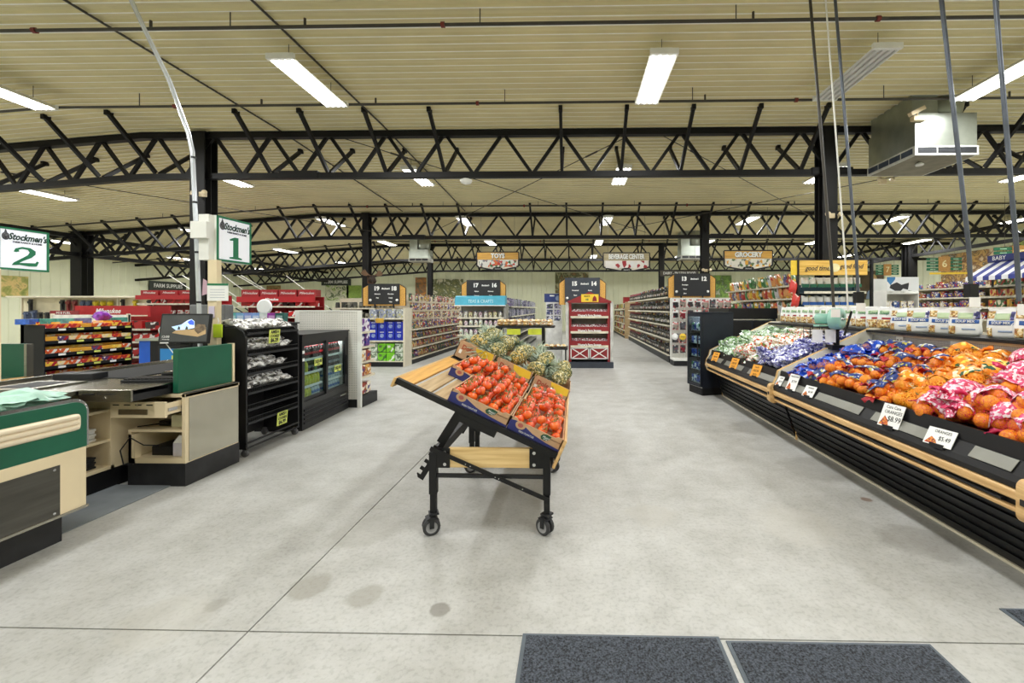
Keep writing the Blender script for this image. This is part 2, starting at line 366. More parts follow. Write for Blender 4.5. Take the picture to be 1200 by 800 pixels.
# ---------------------------------------------------------------- columns
def column(x, y, w, where):
    t = thing('steel_column', 'black steel column '+where, 'column', (x, y, 0))
    top = zc(y, x)-.06
    MB().bx(-w/2, w/2, -.006, .006, 0, top).build('web', soot, t)
    for s in (-1, 1): MB().bx(-w/2, w/2, s*w/2-.009, s*w/2+.009, 0, top).build('flange', soot, t)
    MB().bx(-w*.75, w*.75, -w*.75, w*.75, 0, .02).build('base_plate', soot, t)
    MB().bx(-w*.6, w*.6, -w*.6, w*.6, top-.02, top).build('cap_plate', soot, t)
    return t
column(-6.70, 7.6, .27, 'behind the lane 1 sign'); column(4.44, 7.6, .25, 'behind the hanging poles over the produce cases')
column(-6.4, 13.1, .2, 'beside the mounted moose head'); column(4.0, 13.1, .22, 'behind the 13 and 12 aisle sign')
column(-6.42, 19.0, .2, 'rising behind the snack gondola near the brown poster'); column(3.9, 19.0, .22, 'rising behind the wine gondola')
column(-15.45, 13.1, .34, 'wide, above the cream tool wall'); column(14.4, 18.6, .38, 'wide, near the right hand wall by the green number signs')

# ---------------------------------------------------------------- roof trusses
def truss(y, zb, zt, x0, pitch, where, skip=()):
    t = thing('roof_truss', 'black steel roof truss '+where, 'truss')
    def Z(z, x): return z-max(0, -7.8-x)*.072
    def chord(nm, z, w):
        mm = MB()
        for a, b in ((XL+.1, -7.8), (-7.8, XR-.1)):
            mm.bar((a, y, Z(z, a)), (b, y, Z(z, b)), w, w*.9)
        mm.build(nm, soot, t)
    chord('top_chord', zt-.05, .12); chord('bottom_chord', zb+.05, .11)
    x = x0; k = 0
    while x < XR-1:
        for s in (-1, 1):
            MB().bar((x+s*.03, y, Z(zb+.1, x)), (x+s*pitch*.46, y, Z(zt-.1, x+s*pitch*.46)), .055, .05, up=(0, 1, 0)).build('web_member', soot, t)
        xb = x+pitch/2
        if k not in skip and xb < XR-1:
            for s in (-1, 1):
                b = MB(); e = (xb, y+s*.82, zc(y+s*.82, xb)-.05)
                b.bar((xb, y+s*.04, Z(zb+.12, xb)), e, .06, .05, up=(1, 0, 0))
                b.bx(e[0]-.03, e[0]+.03, e[1]-.05, e[1]+.05, e[2]-.03, zc(e[1], xb)-.005); b.build('knee_brace', soot, t)
        if k % 9 == 4:
            MB().bx(x-.35, x+.35, y-.07, y+.07, Z(zb+.01, x), Z(zb+.13, x)).build('splice_plate', soot, t)
        x += pitch; k += 1
    return t
def xs0(a, p): return a-p*math.floor((a-XL-.6)/p)
T1 = truss(7.6, 3.78, 4.62, xs0(-1.78, 1.05), 1.05, 'spanning above the checkouts, nearest of the row', (11, 16, 22))
truss(13.1, 3.58, 4.38, xs0(-1.78, 1.05), 1.05, 'second from the entrance', (8, 15, 24))
truss(19.0, 3.55, 4.32, xs0(-1.78, 1.05), 1.05, 'third from the entrance, behind the department signs', (10, 19))
truss(24.6, 3.55, 4.30, xs0(-1.78, 1.05), 1.05, 'closest to the back wall', (5, 20))
def eave(x, where, y0, y1):
    t = thing('eave_girder', 'black steel girder running lengthwise '+where, 'girder')
    zt = min(zc(y0, x), zc(y1, x))-.05
    for nm, z in (('top_chord', zt-.06), ('bottom_chord', zt-.62)): MB().bar((x, y0, z), (x, y1, z), .12, .12).build(nm, soot, t)
    y = y0+.4
    while y < y1-.9:
        MB().bar((x, y, zt-.6), (x, y+.42, zt-.1), .05, .05).build('web_member', soot, t)
        MB().bar((x, y+.42, zt-.1), (x, y+.84, zt-.6), .05, .05).build('web_member', soot, t); y += .9
eave(-15.45, 'over the wide column on the tool wall side', 2, 26.5); eave(14.4, 'over the wide column on the grocery side', 2, 26.5)
# purlins under the liner
# ---------------------------------------------------------------- pipes, conduits, rods
pipe = M('painted_pipe', (62, 58, 50), .45, var=.1); redf = M('red_fitting', (120, 40, 34), .5)
def xpipe(y, z, r, where):
    t = thing('sprinkler_pipe', 'thin dark sprinkler pipe across the ceiling '+where, 'pipe')
    MB().tube([(XL, y, z-12.2*.072), (-7.8, y, z), (XR, y, z)], r, 8).build('pipe', pipe, t)
    x = -14.6
    while x < 15:
        zz = z-max(0, -7.8-x)*.072
        MB().tube([(x, y, zz), (x, y, zc(y, x))], .006, 6).build('hanger_rod', pipe, t)
        x += 2.72
    for x in (-5.9, -1.4, 3.2): MB().tube([(x-.02, y, z), (x+.02, y, z)], r*1.7, 8).build('coupling', redf, t)
    for x in (-4.6, -2.9, 1.9, 6.2):
        MB().tube([(x, y, z), (x, y, z+.09)], .014, 8).build('sprinkler_head', pipe, t)
xpipe(4.55, 4.49, .018, 'nearest the entrance'); xpipe(6.2, 4.44, .019, 'just in front of the nearest truss')
xpipe(12.1, 4.36, .024, 'in front of the second truss'); xpipe(18.1, 4.3, .024, 'in front of the third truss')
for x, w in ((-5.25, 'over the lane 1 register'), (-3.32, 'beside the lamp over the snack rack')):
    MBt = MB().tube([(x, -3, zc(0)-.03), (x, 7.4, zc(7.4)-.03), (x, 13, zc(13)-.03)], .014, 6)
    tag(MBt.build('ceiling_conduit', pipe), 'dark conduit running lengthwise on the ceiling '+w, 'conduit')
for i, (a, b, w) in enumerate((((-4.2, 7.7, 4.55), (2.2, 13.0, 3.75), 'falling to the far right'), ((1.0, 7.7, 4.55), (-4.4, 13.0, 3.75), 'falling to the far left'),
          ((1.6, 7.7, 4.55), (8.0, 13.0, 3.75), 'falling toward the ventilation unit'), ((9.5, 7.7, 4.5), (1.2, 13.0, 3.8), 'crossing below the ventilation unit'), ((-12, 7.7, 4.2), (-5.5, 13.0, 3.7), 'over the lane 2 sign'))):
    t = thing('bracing_rod', 'thin steel bracing rod between the first two trusses '+w, 'rod')
    MB().tube([a, b], .009, 6).build('rod', pipe, t); q = Vector(a).lerp(Vector(b), .1); q2 = Vector(a).lerp(Vector(b), .14)
    MB().tube([q, q2], .018, 6).build('turnbuckle', pipe, t)

# ---------------------------------------------------------------- high bay lights
refl = M('lamp_reflector', (214, 214, 208), .3, .3, var=.04)
def high_bay(x, y, label, lit=True, z=None):
    z = z or min(4.40, zc(y, x)-.22); t = thing('high_bay_light', label, 'lamp', (x, y, z))
    w, L = .165, .6
    hs = MB(); hs.prism([(-w, -.01), (-w*.55, .06), (w*.55, .06), (w, -.01)], 'y', -L, L); hs.build('housing', white, t)
    for s in (-1, 1): MB().bx(-w, w, s*L-.02, s*L+.02, -.02, .045).build('end_cap', white, t)
    for k in range(4):
        xx = -w*.72+k*w*.48
        MB().tube([(xx, -L+.03, -.022), (xx, L-.03, -.022)], .012, 6).build('tube_lamp', lamp if lit else refl, t)
    for s in (-1, 1): MB().tube([(0, s*.45, .06), (0, s*.45, zc(y+s*.45, x)-z)], .004, 5).build('suspension_cable', pipe, t)
    if lit:
        ld = bpy.data.lights.new('lamp_light', 'AREA'); ld.shape = 'RECTANGLE'; ld.size = 2*w; ld.size_y = 2*L; ld.energy = LAMP_W; ld.color = LAMP_COL
        lo = obj('lamp_light', ld, t, (0, 0, -.045))
    return t
ROWS = [(-2.4, 'over the entrance'), (1.6, 'just ahead of the entrance'), (5.55, 'in front of the nearest truss'), (9.45, 'between the first two trusses'), (13.6, 'just past the second truss'),
        (17.7, 'before the third truss'), (22.2, 'toward the back wall')]
COLX = [(-16.5, 'by the far left wall'), (-12.1, 'above the tool aisles'), (-7.8, 'above the lane 2 checkout column'), (-3.45, 'left of the tomato stand'), (1.05, 'above the open floor'), (5.5, 'above the produce case side'), (9.95, 'over the grocery aisles'), (14.0, 'by the right wall')]
for y, wy in ROWS:
    for x, wx in COLX: high_bay(x, y, 'white high bay light %s, %s' % (wy, wx))
high_bay(3.55, 5.5, 'unlit white high bay light hanging before the hanging poles, its tubes dark', False)
lamp.cycles.emission_sampling = 'NONE'
# ================================================================ TOMATO AND PINEAPPLE STAND
SL = .4633; ANG = math.atan(SL); CA, SA = math.cos(ANG), math.sin(ANG)
DX0, DZ0 = -1.123, 1.005                        # high edge of the tilted deck (world x, z)
def dk(u, v=0): return (DX0+u*CA+v*SA, DZ0-u*SA+v*CA)     # u down the slope, v off the deck
ROT = (0, ANG, 0)
def caster(parent, x, y, rz=0):
    c = MB(); c.bx(-.03, .03, -.03, .03, .128, .14); c.tube([(0, 0, .10), (0, 0, .13)], .014, 8)
    for s in (-1, 1): c.bx(-.028, .0, s*.034-.003, s*.034+.003, .048, .112)
    c.prism([(-.015+.062*math.cos(R(a)), .055+.062*math.sin(R(a))) for a in range(50, 140, 15)]+[(-.03, .10), (.015, .10)], 'y', -.034, .034)
    o = c.build('caster', dark, parent, (x, y, 0), (0, 0, rz))
    for s in (-1, 1):
        w = MB(); w.lathe([(.02, -.012), (.048, -.012), (.055, -.006), (.055, .006), (.048, .012), (.036, .0125), (.034, .010), (.012, .010), (.01, .0135), (.004, .0135)], 18, ms=[0, 0, 0, 0, 0, 1, 1, 1, 1, 1]); w.xf(Matrix.Translation((-.015, s*.02, .055)) @ Matrix.Rotation(R(90), 4, 'X')); w.build('wheel', [M('black_caster_tyre', (52, 52, 55), .6), M('grey_hub', (150, 150, 152), .5)], o)
    return o
def stand(y0, y1, label, slats, near=True):
    t = thing('produce_stand', label, 'stand', (0, 0, 0))
    lx, rx = -.90, -.17
    for yy in (y0+.03, y1-.15):
        for x in (lx, rx):
            l = MB().bx(x-.024, x+.024, yy-.024, yy+.024, .26, .53).bx(x-.019, x+.019, yy-.019, yy+.019, .135, .30).bx(x-.018, x+.018, yy-.018, yy+.018, .53, .537); l.build('leg', black, t, bevel=.003)
            caster(t, x, yy, R(25 if x < -.5 else -35))
        MB().bar((lx, yy, .375), (rx, yy, .37), .022).build('cross_bar', dark, t)
        ap = MB().bx(lx+.10, rx-.09, yy-.014, yy+.014, .43, .555).build('apron_board', pinex, t, bevel=.003)
        for x, s in ((lx+.02, 1), (rx-.02, -1)):
            pl = MB().bx(min(x, x+s*.09), max(x, x+s*.09), yy-.020, yy-.013, .43, .555).build('bracket_plate', black, t)
            for z in (.455, .53): MB().tube([(x+s*.06, yy-.020, z), (x+s*.06, yy-.028, z)], .011, 10).build('bolt', chrome, pl)
        br = MB().bar((lx-.01, yy-.035, .56), (rx+.015, yy-.035, .235), .026, .008, up=(0, 1, 0)).build('diagonal_brace', black, t)
        for k in (.3, .34, .55, .58, .78): 
            q = Vector((lx-.01, yy-.041, .56)).lerp(Vector((rx+.015, yy-.041, .235)), k); MB().tube([q, q+Vector((0, -.002, 0))], .004, 8).build('rivet', chrome, br)
        # notched prop arm that holds the deck up
        a = Vector((-.70, yy+.07, .84)); b = Vector((-1.02, yy+.07, .33)); d = (b-a).normalized(); nrm = Vector((-d.z, 0, d.x))
        pa = [a+nrm*.03, a-nrm*.03]; n = 5; out = []
        for k in range(n):
            p = a.lerp(b, .55+.45*k/n); q = a.lerp(b, .55+.45*(k+.6)/n)
            out += [p-nrm*.03, p-nrm*.004, q-nrm*.004, q-nrm*.03]
        poly = [pa[0]]+[b+nrm*.03]+[b-nrm*.01]+out[::-1]+[pa[1]]
        MB().prism([(p.x, p.z) for p in poly], 'y', yy+.066, yy+.076).build('prop_arm', black, t)
    for x in (lx, rx): MB().bar((x, y0+.03, .5), (x, y1-.15, .5), .05, .06).build('side_rail', black, t)
    MB().bar((-.71, y0+.1, .80), (-.71, y1-.08, .80), .02).build('prop_axle', black, t)
    MB().bx(-.75, -.3, y1-.3, y1-.22, .50, .56).build('rear_cross_board', oldwood, t)
    for k in range(3): MB().bx(-.62+.14*k, -.52+.14*k, y0+.3, y1-.2, .575, .592).build('under_slat', oldwood, t)
    for yy in (y0+.01, y1-.03):
        r = MB().bx(0, 1.14, -.018, .018, -.036, .001).build('deck_rail', black, t, (DX0, yy, DZ0), ROT)
        if near: MB().bx(.46, .72, -.02, .02, -.08, -.036).build('hinge_plate', black, r)
    for i, (u, mt) in enumerate(slats):
        MB().bx(u, u+.098, .032, y1-y0-.05, -.02, 0).build('slat', mt, t, (DX0, y0, DZ0), ROT, bevel=.003)
    MB().bx(1.13, 1.148, -.03, y1-y0+.0, -.09, .10).build('front_lip_board', maple, t, (DX0, y0, DZ0), ROT, bevel=.003)
    MB().bx(-.015, .0, -.02, y1-y0, -.06, -.0).build('high_edge_strip', tan, t, (DX0, y0, DZ0), ROT)
    return t
Y0 = 2.70
stand(Y0, 3.92, 'black steel and pine slant produce stand on casters holding tomato cartons', [(.0, amber), (.125, oldwood), (.245, oldwood)]+[(.37+.125*k, pine) for k in range(6)])
stand(3.95, 5.2, 'second slant produce stand behind the first, under the pineapples', [(.125*k, oldwood) for k in range(9)], False)
# cartons
tomr = M('tomato_skin', (238, 112, 36), .2, var=.1, scale=13, coat=.45, alt=(204, 46, 20)); calg = M('tomato_calyx', (104, 128, 50), .6, var=.2)
def carton(name, label, u, v, y, L, D, H, style):
    """open tray: L along the slope, D in depth (y)"""
    x, z = dk(u, .002); t = thing(name, label, 'box', (x, y, z)); t.rotation_euler = ROT
    th = .007
    def part(nm, *b, m=kraft): return MB().bx(*b).build(nm, [m], t)
    part('bottom', 0, L, 0, D, 0, th, m=kraft2)
    hl = H if style == 'tomato' else H
    fr = MB()
    if style == 'tomato':
        fr.prism([(0, 0), (L, 0), (L, H), (L*.9, H), (L*.86, H*.86), (L*.14, H*.86), (L*.10, H), (0, H)], 'y', 0, th)
        f = fr.build('front_wall', [kraft], t)
        MB().prism([(0, 0), (L, 0), (L, .012), (L*.72, .018), (L*.45, .034), (L*.22, .066), (L*.1, .07), (0, .062)], 'y', -.0012, 0).build('printed_swoosh', navy, f)
        cc = MB(); cc.prism([(.075+.034*math.cos(R(a)), .052+.026*math.sin(R(a))) for a in range(0, 360, 24)], 'y', -.0024, -.0012); cc.build('printed_roundel', kraft, f)
        MB().prism([(.075+.018*math.cos(R(a)), .052+.014*math.sin(R(a))) for a in range(0, 360, 30)], 'y', -.0034, -.0024).build('printed_tomato', M('print_tomato', (178, 92, 84), .6), f)
        lf = MB(); lf.prism([(L*.60, .045), (L*.63, .062), (L*.70, .07), (L*.79, .066), (L*.765, .042), (L*.70, .028), (L*.63, .03)], 'y', -.002, 0); lf.build('leaf_label', leafg, f)
        text('Mucci', .02, inkw, f, (L*.70, -.003, .049), shear=.3); text('FARMS', .009, inkw, f, (L*.70, -.003, .036))
        text('PRODUCE OF CANADA', .010, M('brown_ink', (120, 84, 60), .7), f, (L*.88, -.001, .052), sx=.7)
        text('FRESH TOMATOES', .016, inkw, f, (L*.36, -.002, .014), sx=.8)
    else:
        fr.prism([(0, 0), (L, 0), (L, H*.55), (L*.96, H), (L*.06, H), (0, H*.8)], 'y', 0, th)
        f = fr.build('front_wall', [kraft], t)
        text('Dole', .06, M('brick_ink', (168, 74, 52), .7), f, (L*.28, -.001, H*.66), bold=.002)
        MB().prism([(L*.45, H*.98), (L*.95, H*.98), (L*.98, H*.6), (L*.72, H*.52), (L*.5, H*.72)], 'y', -.0012, 0).build('yellow_print', yellow, f)
        MB().bx(L*.08, L*.15, -.001, 0, H*.28, H*.5).build('white_sticker', cardw, f)
        MB().bx(L*.32, L*.5, .001-.003, 0, H*.2, H*.36).build('hand_hole', ink, f)
    part('back_wall', 0, L, D-th, D, 0, H); part('end_wall', 0, th, 0, D, 0, H*.95); part('end_wall', L-th, L, 0, D, 0, H*.95)
    return t
def tomato_proto(seed):
    r = random.Random(seed); t = thing('tomato', 'tomato', 'tomato')
    m = MB(); m.ball((0, 0, 0), .0345, 14, 9, sq=(1, 1, .84))
    for i, v in enumerate(m.v):
        v = Vector(v); a = math.atan2(v.y, v.x); rad = math.hypot(v.x, v.y)
        k = 1+.035*math.cos(5*a+seed); z = v.z-(.012*math.exp(-(rad/.012)**2) if v.z > 0 else 0)
        m.v[i] = (v.x*k, v.y*k, z)
    m.build('fruit', tomr, t)
    c = MB()
    for k in range(5):
        a = 2*math.pi*k/5+r.random()*.4; d = Vector((math.cos(a), math.sin(a), 0)); s = Vector((-d.y, d.x, 0))
        p = [d*.003+Vector((0, 0, .023)), d*.016+s*.004+Vector((0, 0, .031)), d*.027+Vector((0, 0, .024)), d*.016-s*.004+Vector((0, 0, .031))]
        c.add(p, [(0, 1, 2, 3)])
    c.tube([(0, 0, .02), (.002, 0, .034), (.006, .002, .042)], .0025, 5); c.build('calyx', calg, t)
    return Proto(t)
TP = [tomato_proto(s) for s in (1, 2, 3)]
TBOX = [(.345, 2.725, 'front carton by the slats', .415), (.765, 2.725, 'front carton at the low edge', .365), (.165, 3.29, 'rear carton by the slats', .60), (.785, 3.29, 'rear carton at the low edge', .345)]
for i, (u, y, w, L) in enumerate(TBOX):
    D, H = .55, .085
    cb_ = carton('tomato_carton', 'kraft and navy printed tomato tray, %s of the stand' % w, u, 0, y, L, D, H, 'tomato')
    MB().bx(.008, L-.008, .008, D-.008, .008, .034).build('tray_liner', kraft2, cb_)
    for layer, vz in enumerate((.066, .112)):
        nu, nv = max(4, round(L/.09))-layer, 6-layer
        for a in range(nu):
            for b in range(nv):
                if layer == 1 and rnd.random() < .12: continue
                ins = .046+layer*.034
                uu = ins+(L-2*ins)*a/(nu-1)+rnd.uniform(-.008, .008); vv = ins+.012+(D-2*ins-.012)*b/(nv-1)+rnd.uniform(-.008, .008)
                x, z = dk(u+uu, vz+rnd.uniform(-.006, .010)+(.045*math.sin(math.pi*a/(nu-1))*math.sin(math.pi*b/(nv-1)) if layer else 0))
                TP[rnd.randrange(3)].put((x, y+vv, z), (rnd.uniform(-.7, .5), rnd.uniform(-.3, .8), rnd.uniform(0, 6.3)),
                    'ripe orange red tomato in the %s layer of the %s' % (('lower', 'upper')[layer], w), 'tomatoes, %s layer, %s' % (('lower', 'upper')[layer], w), rnd.uniform(.9, 1.12))
pinb = PAL('pineapple_rind', [(150, 142, 88), (176, 158, 90), (132, 134, 86), (206, 172, 84)], .55, [(96, 102, 66), (214, 196, 130), (72, 86, 60), (226, 222, 190), (120, 124, 84)], 80, .66)
pinl = M('pineapple_leaf', (194, 204, 186), .45, var=.2, scale=12, alt=(140, 158, 138))
def pineapple_proto(seed):
    r = random.Random(seed); t = thing('pineapple', 'pineapple', 'pineapple')
    m = MB(); n, k = 22, 19; vs = []; H = .17
    for i in range(k+1):
        tt = i/k; rad = .063*(max(0, 1-abs(2*tt-1)**3.2))**.45+.004
        for j in range(n):
            b = 1+.085*(1 if (i+j) % 2 == 0 else -.6); a = 2*math.pi*(j+.0)/n
            vs.append((rad*b*math.cos(a), rad*b*math.sin(a), -H/2+H*tt))
    m.add(vs, [(i*n+j, i*n+(j+1) % n, (i+1)*n+(j+1) % n, (i+1)*n+j) for i in range(k) for j in range(n)])
    m.add([vs[j] for j in range(n)], [tuple(range(n-1, -1, -1))]); m.build('body', pinb, t)
    c = MB()
    for q in range(34):
        lv = q/34; a = q*2.4; L = (.10+.09*lv)*r.uniform(.85, 1.15); out = .95*(1-lv)+.12; d = Vector((math.cos(a), math.sin(a), 0)); s = Vector((-d.y, d.x, 0)); up = Vector((0, 0, 1))
        pts = []; p = d*.018*(1-lv*.6)+up*(H/2-.005+lv*.02)
        for e in range(5):
            w = .011*(1-(e/4)**1.6)+.0006; pts += [p-s*w, p+up*.002-d*.002, p+s*w]
            dirv = (d*(out*(.6+.35*e))+up*(1-.12*e*out)).normalized(); p = p+dirv*L/4
        c.add(pts, [(e*3+h, e*3+h+1, e*3+h+4, e*3+h+3) for e in range(4) for h in (0, 1)])
    c.build('crown', pinl, t)
    return Proto(t)
PP = [pineapple_proto(s) for s in (5, 6, 7)]
for i, (u, w) in enumerate(((.0, 'first, nearest the high edge'), (.385, 'middle one'), (.77, 'last, at the low edge'))):
    carton('pineapple_carton', 'kraft pineapple carton with red lettering behind the tomatoes, %s' % w, u, 0, 3.965, .36, .50, .17, 'pine')
    carton('pineapple_carton', 'kraft pineapple carton in the far row buried under fruit, %s' % w, u, 0, 4.50, .36, .50, .15, 'pine')
for row, (yy, nn, hh) in enumerate(((4.12, 5, .19), (4.34, 5, .22), (4.57, 5, .22), (4.78, 5, .21), (4.97, 4, .19))):
    for k in range(nn):
        u = .15+.21*k+rnd.uniform(-.03, .03); x, z = dk(u, hh+rnd.uniform(-.01, .03))
        PP[rnd.randrange(3)].put((x, yy+rnd.uniform(-.03, .03), z), (rnd.choice((-1.7, -1.3, 1.5, 1.7, -1.5)), rnd.uniform(-.9, .5), rnd.uniform(-1.1, 1.1)),
            'ripe pineapple with grey green crown in the %s row behind the tomato cartons' % ['front', 'second', 'third', 'fourth', 'rearmost'][row], 'pineapples in the %s row' % ['front', 'second', 'third', 'fourth', 'rearmost'][row], rnd.uniform(.92, 1.1))

# ================================================================ PRODUCE CASES
mesh_m = PERF('grey_perforated_panel', (186, 186, 184), (120, 120, 120), .012, .3)
slot_m = white; louv = M('black_louver_panel', (21, 21, 23), .35, var=.1, spec=.35)
silver = M('price_rail_grey', (142, 142, 134), .35, .3, var=.05); crin = M('case_liner_cream', (250, 246, 230), .4, var=.02)
PROF = [(2.46, 0), (2.46, .395), (2.33, .40), (2.262, .405), (2.205, .445), (2.178, .515), (2.20, .61), (2.236, .68), (2.256, .76), (2.31, .79), (3.257, 1.235), (3.62, 1.235), (3.62, 0)]
def case_end(name, label, y0, y1, bulge=.0):
    t = thing(name, label, 'panel')
    m = MB(); m.prism(PROF, 'y', y0, y1, 0, 1); o = m.build('panel_board', [crin, tan], t)
    lo = [(x-.012, z-.006) for x, z in PROF[2:6]]
    return t
def produce_case(y0, y1, label, lips):
    t = thing('produce_case', label, 'display case')
    def P(nm, poly, mt, a=y0, b=y1): return MB().prism(poly, 'y', a, b).build(nm, mt, t)
    P('body', [(2.50, .02), (2.50, .40), (2.36, .58), (3.28, .93), (3.28, 1.19), (3.60, 1.19), (3.60, .02)], dark)
    P('kick_strip', [(2.462, .0), (2.462, .016), (2.52, .016), (2.52, 0)], almond)
    n = 6
    for k in range(n):
        z0 = .022+.378*k/n; z1 = .022+.378*(k+.93)/n; x0 = 2.468-.13*k/n; x1 = 2.468-.13*(k+.93)/n
        P('louver', [(x0, z0), (x1-.012, z1), (x1+.02, z1+.004), (x0+.03, z0)], louv, y0+.004, y1-.004)
    P('bumper_back', [(2.235, .42), (2.215, .56), (2.33, .58), (2.36, .42)], black)
    P('upper_bumper_rail', rrect(2.186, 2.226, .497, .548, .012, 3), maple, y0-.002, y1+.002)
    P('bumper_rod', rrect(2.196, 2.226, .466, .482, .007, 3), dark, y0+.12, y1-.02)
    P('lower_bumper_rail', rrect(2.198, 2.232, .432, .458, .010, 3), maple, y0-.002, y1+.002)
    P('lower_lip', [(2.196, .555), (2.19, .585), (2.205, .615), (2.34, .62), (2.34, .555)], black)
    P('price_ledge', [(2.205, .615), (2.255, .682), (2.36, .68), (2.36, .615)], black)
    L = y1-y0
    for a, b in lips:
        MB().prism([(2.2075, .6235), (2.2515, .680), (2.2535, .678), (2.2095, .6215)], 'y', y0+L*a, y0+L*b).xf(Matrix.Translation((-.003, 0, .003))).build('ledge_plate', silver, t)
    P('front_lip', [(2.262, .68), (2.278, .765), (2.292, .765), (2.30, .68)], black)
    P('deck_tray', [(2.30, .66), (3.28, .955), (3.28, .975), (2.30, .69)], louv)
    P('back_panel', [(3.27, .95), (3.27, 1.165), (3.285, 1.165), (3.285, .95)], mesh_m)
    P('back_ledge', [(3.245, .968), (3.245, .992), (3.27, .992), (3.27, .968)], white)
    yy = y0+.35
    while yy < y1:
        u = MB().bx(3.255, 3.27, yy-.045, yy+.045, .99, 1.165).build('slotted_upright', white, t)
        mm = MB()
        for s in (-.022, .022):
            for k in range(5): mm.bx(3.2535, 3.255, yy+s-.005, yy+s+.005, 1.005+.03*k, 1.02+.03*k)
        mm.build('slot', ink, u); yy += .62
    P('upper_fascia', [(3.25, 1.165), (3.25, 1.19), (3.3, 1.19), (3.3, 1.165)], almond)
    P('top_shelf', [(3.2, 1.19), (3.2, 1.215), (3.62, 1.215), (3.62, 1.19)], black)
    return t
produce_case(2.12, 4.735, 'long black produce case with maple bumpers piled with bagged oranges', [(.03, .12), (.2, .42), (.47, .7), (.76, .99)])
produce_case(4.785, 7.08, 'long black produce case with maple bumpers piled with salad bags', [(.0, .3), (.38, .66), (.72, .98)])
case_end('case_end_panel', 'cream end panel with tan edge between the orange case and the salad case', 4.737, 4.783)
case_end('case_end_panel', 'cream end panel with tan edge by the upright drinks fridge', 7.082, 7.125)
def bumper_end(y, label):
    t = thing('bumper_end_block', label, 'bumper')
    MB().prism(rrect(2.155, 2.25, .41, .62, .04, 5), 'y', y-.035, y+.035).build('block', maple, t, bevel=.006)
    MB().bx(2.15, 2.158, y-.012, y+.012, .5, .53).build('screw_slot', ink, t)
    return t
bumper_end(4.76, 'rounded maple bumper block at the joint of the two produce cases'); bumper_end(2.09, 'rounded maple bumper block at the entrance end of the orange case')
def ondeck(x): return .69+(x-2.30)*.291
# bags of citrus
orng = M('orange_peel', (250, 150, 34), .38, var=.08, scale=30, bump=.08); manda = M('mandarin_peel', (255, 158, 40), .36, var=.08, scale=30)
label_b = PAL('blue_bag_label', [(40, 62, 130)], .35, [(230, 230, 236), (40, 62, 130), (30, 40, 90), (200, 190, 80)], 45, .55)
label_p = PAL('pink_bag_label', [(226, 84, 132)], .35, [(246, 226, 234), (226, 84, 132), (200, 30, 70), (250, 236, 240), (240, 200, 214)], 75, .7)
label_y = PAL('orange_bag_label', [(250, 150, 30)], .35, [(255, 214, 90), (250, 130, 30), (40, 90, 60), (250, 240, 200)], 40, .5)
label_c = PAL('cobalt_bag_film', [(28, 74, 190)], .25, [(28, 74, 190), (60, 110, 220), (20, 44, 130), (236, 240, 250)], 30, .5, coat=.4)
nets = {'red': (NET('red_net', (206, 44, 36), .78), label_b), 'yellow': (NET('orange_net', (252, 176, 50), .5), label_y), 'pink': (NET('crimson_net', (206, 30, 70), .76), label_p), 'blue': (NET('blue_net', (36, 66, 180), .45), label_c)}
tails = {'red': M('red_net_tail', (176, 30, 44), .4), 'yellow': M('orange_net_tail', (246, 140, 36), .4), 'pink': M('crimson_net_tail', (206, 40, 90), .4), 'blue': M('cobalt_net_tail', (26, 66, 180), .3)}
def hull_mesh(balls, inf):
    bm = bmesh.new()
    for c, r in balls:
        b = MB().ball(c, r+inf, 8, 6)
        for v in b.v: bm.verts.new(v)
    res = bmesh.ops.convex_hull(bm, input=bm.verts)
    dele = [g for g in res['geom_interior'] if isinstance(g, bmesh.types.BMVert)]
    bmesh.ops.delete(bm, geom=dele, context='VERTS')
    for f in bm.faces: f.smooth = True
    return bm
def crumple(nx, ny, fn, amp, seed):
    r = random.Random(seed); vs = []
    for i in range(nx+1):
        for j in range(ny+1):
            p = Vector(fn(i/nx, j/ny)); vs.append(p+Vector((r.uniform(-1, 1), r.uniform(-1, 1), r.uniform(-.6, 1)))*amp)
    return vs, [(i*(ny+1)+j, (i+1)*(ny+1)+j, (i+1)*(ny+1)+j+1, i*(ny+1)+j+1) for i in range(nx) for j in range(ny)]
from mathutils.bvhtree import BVHTree
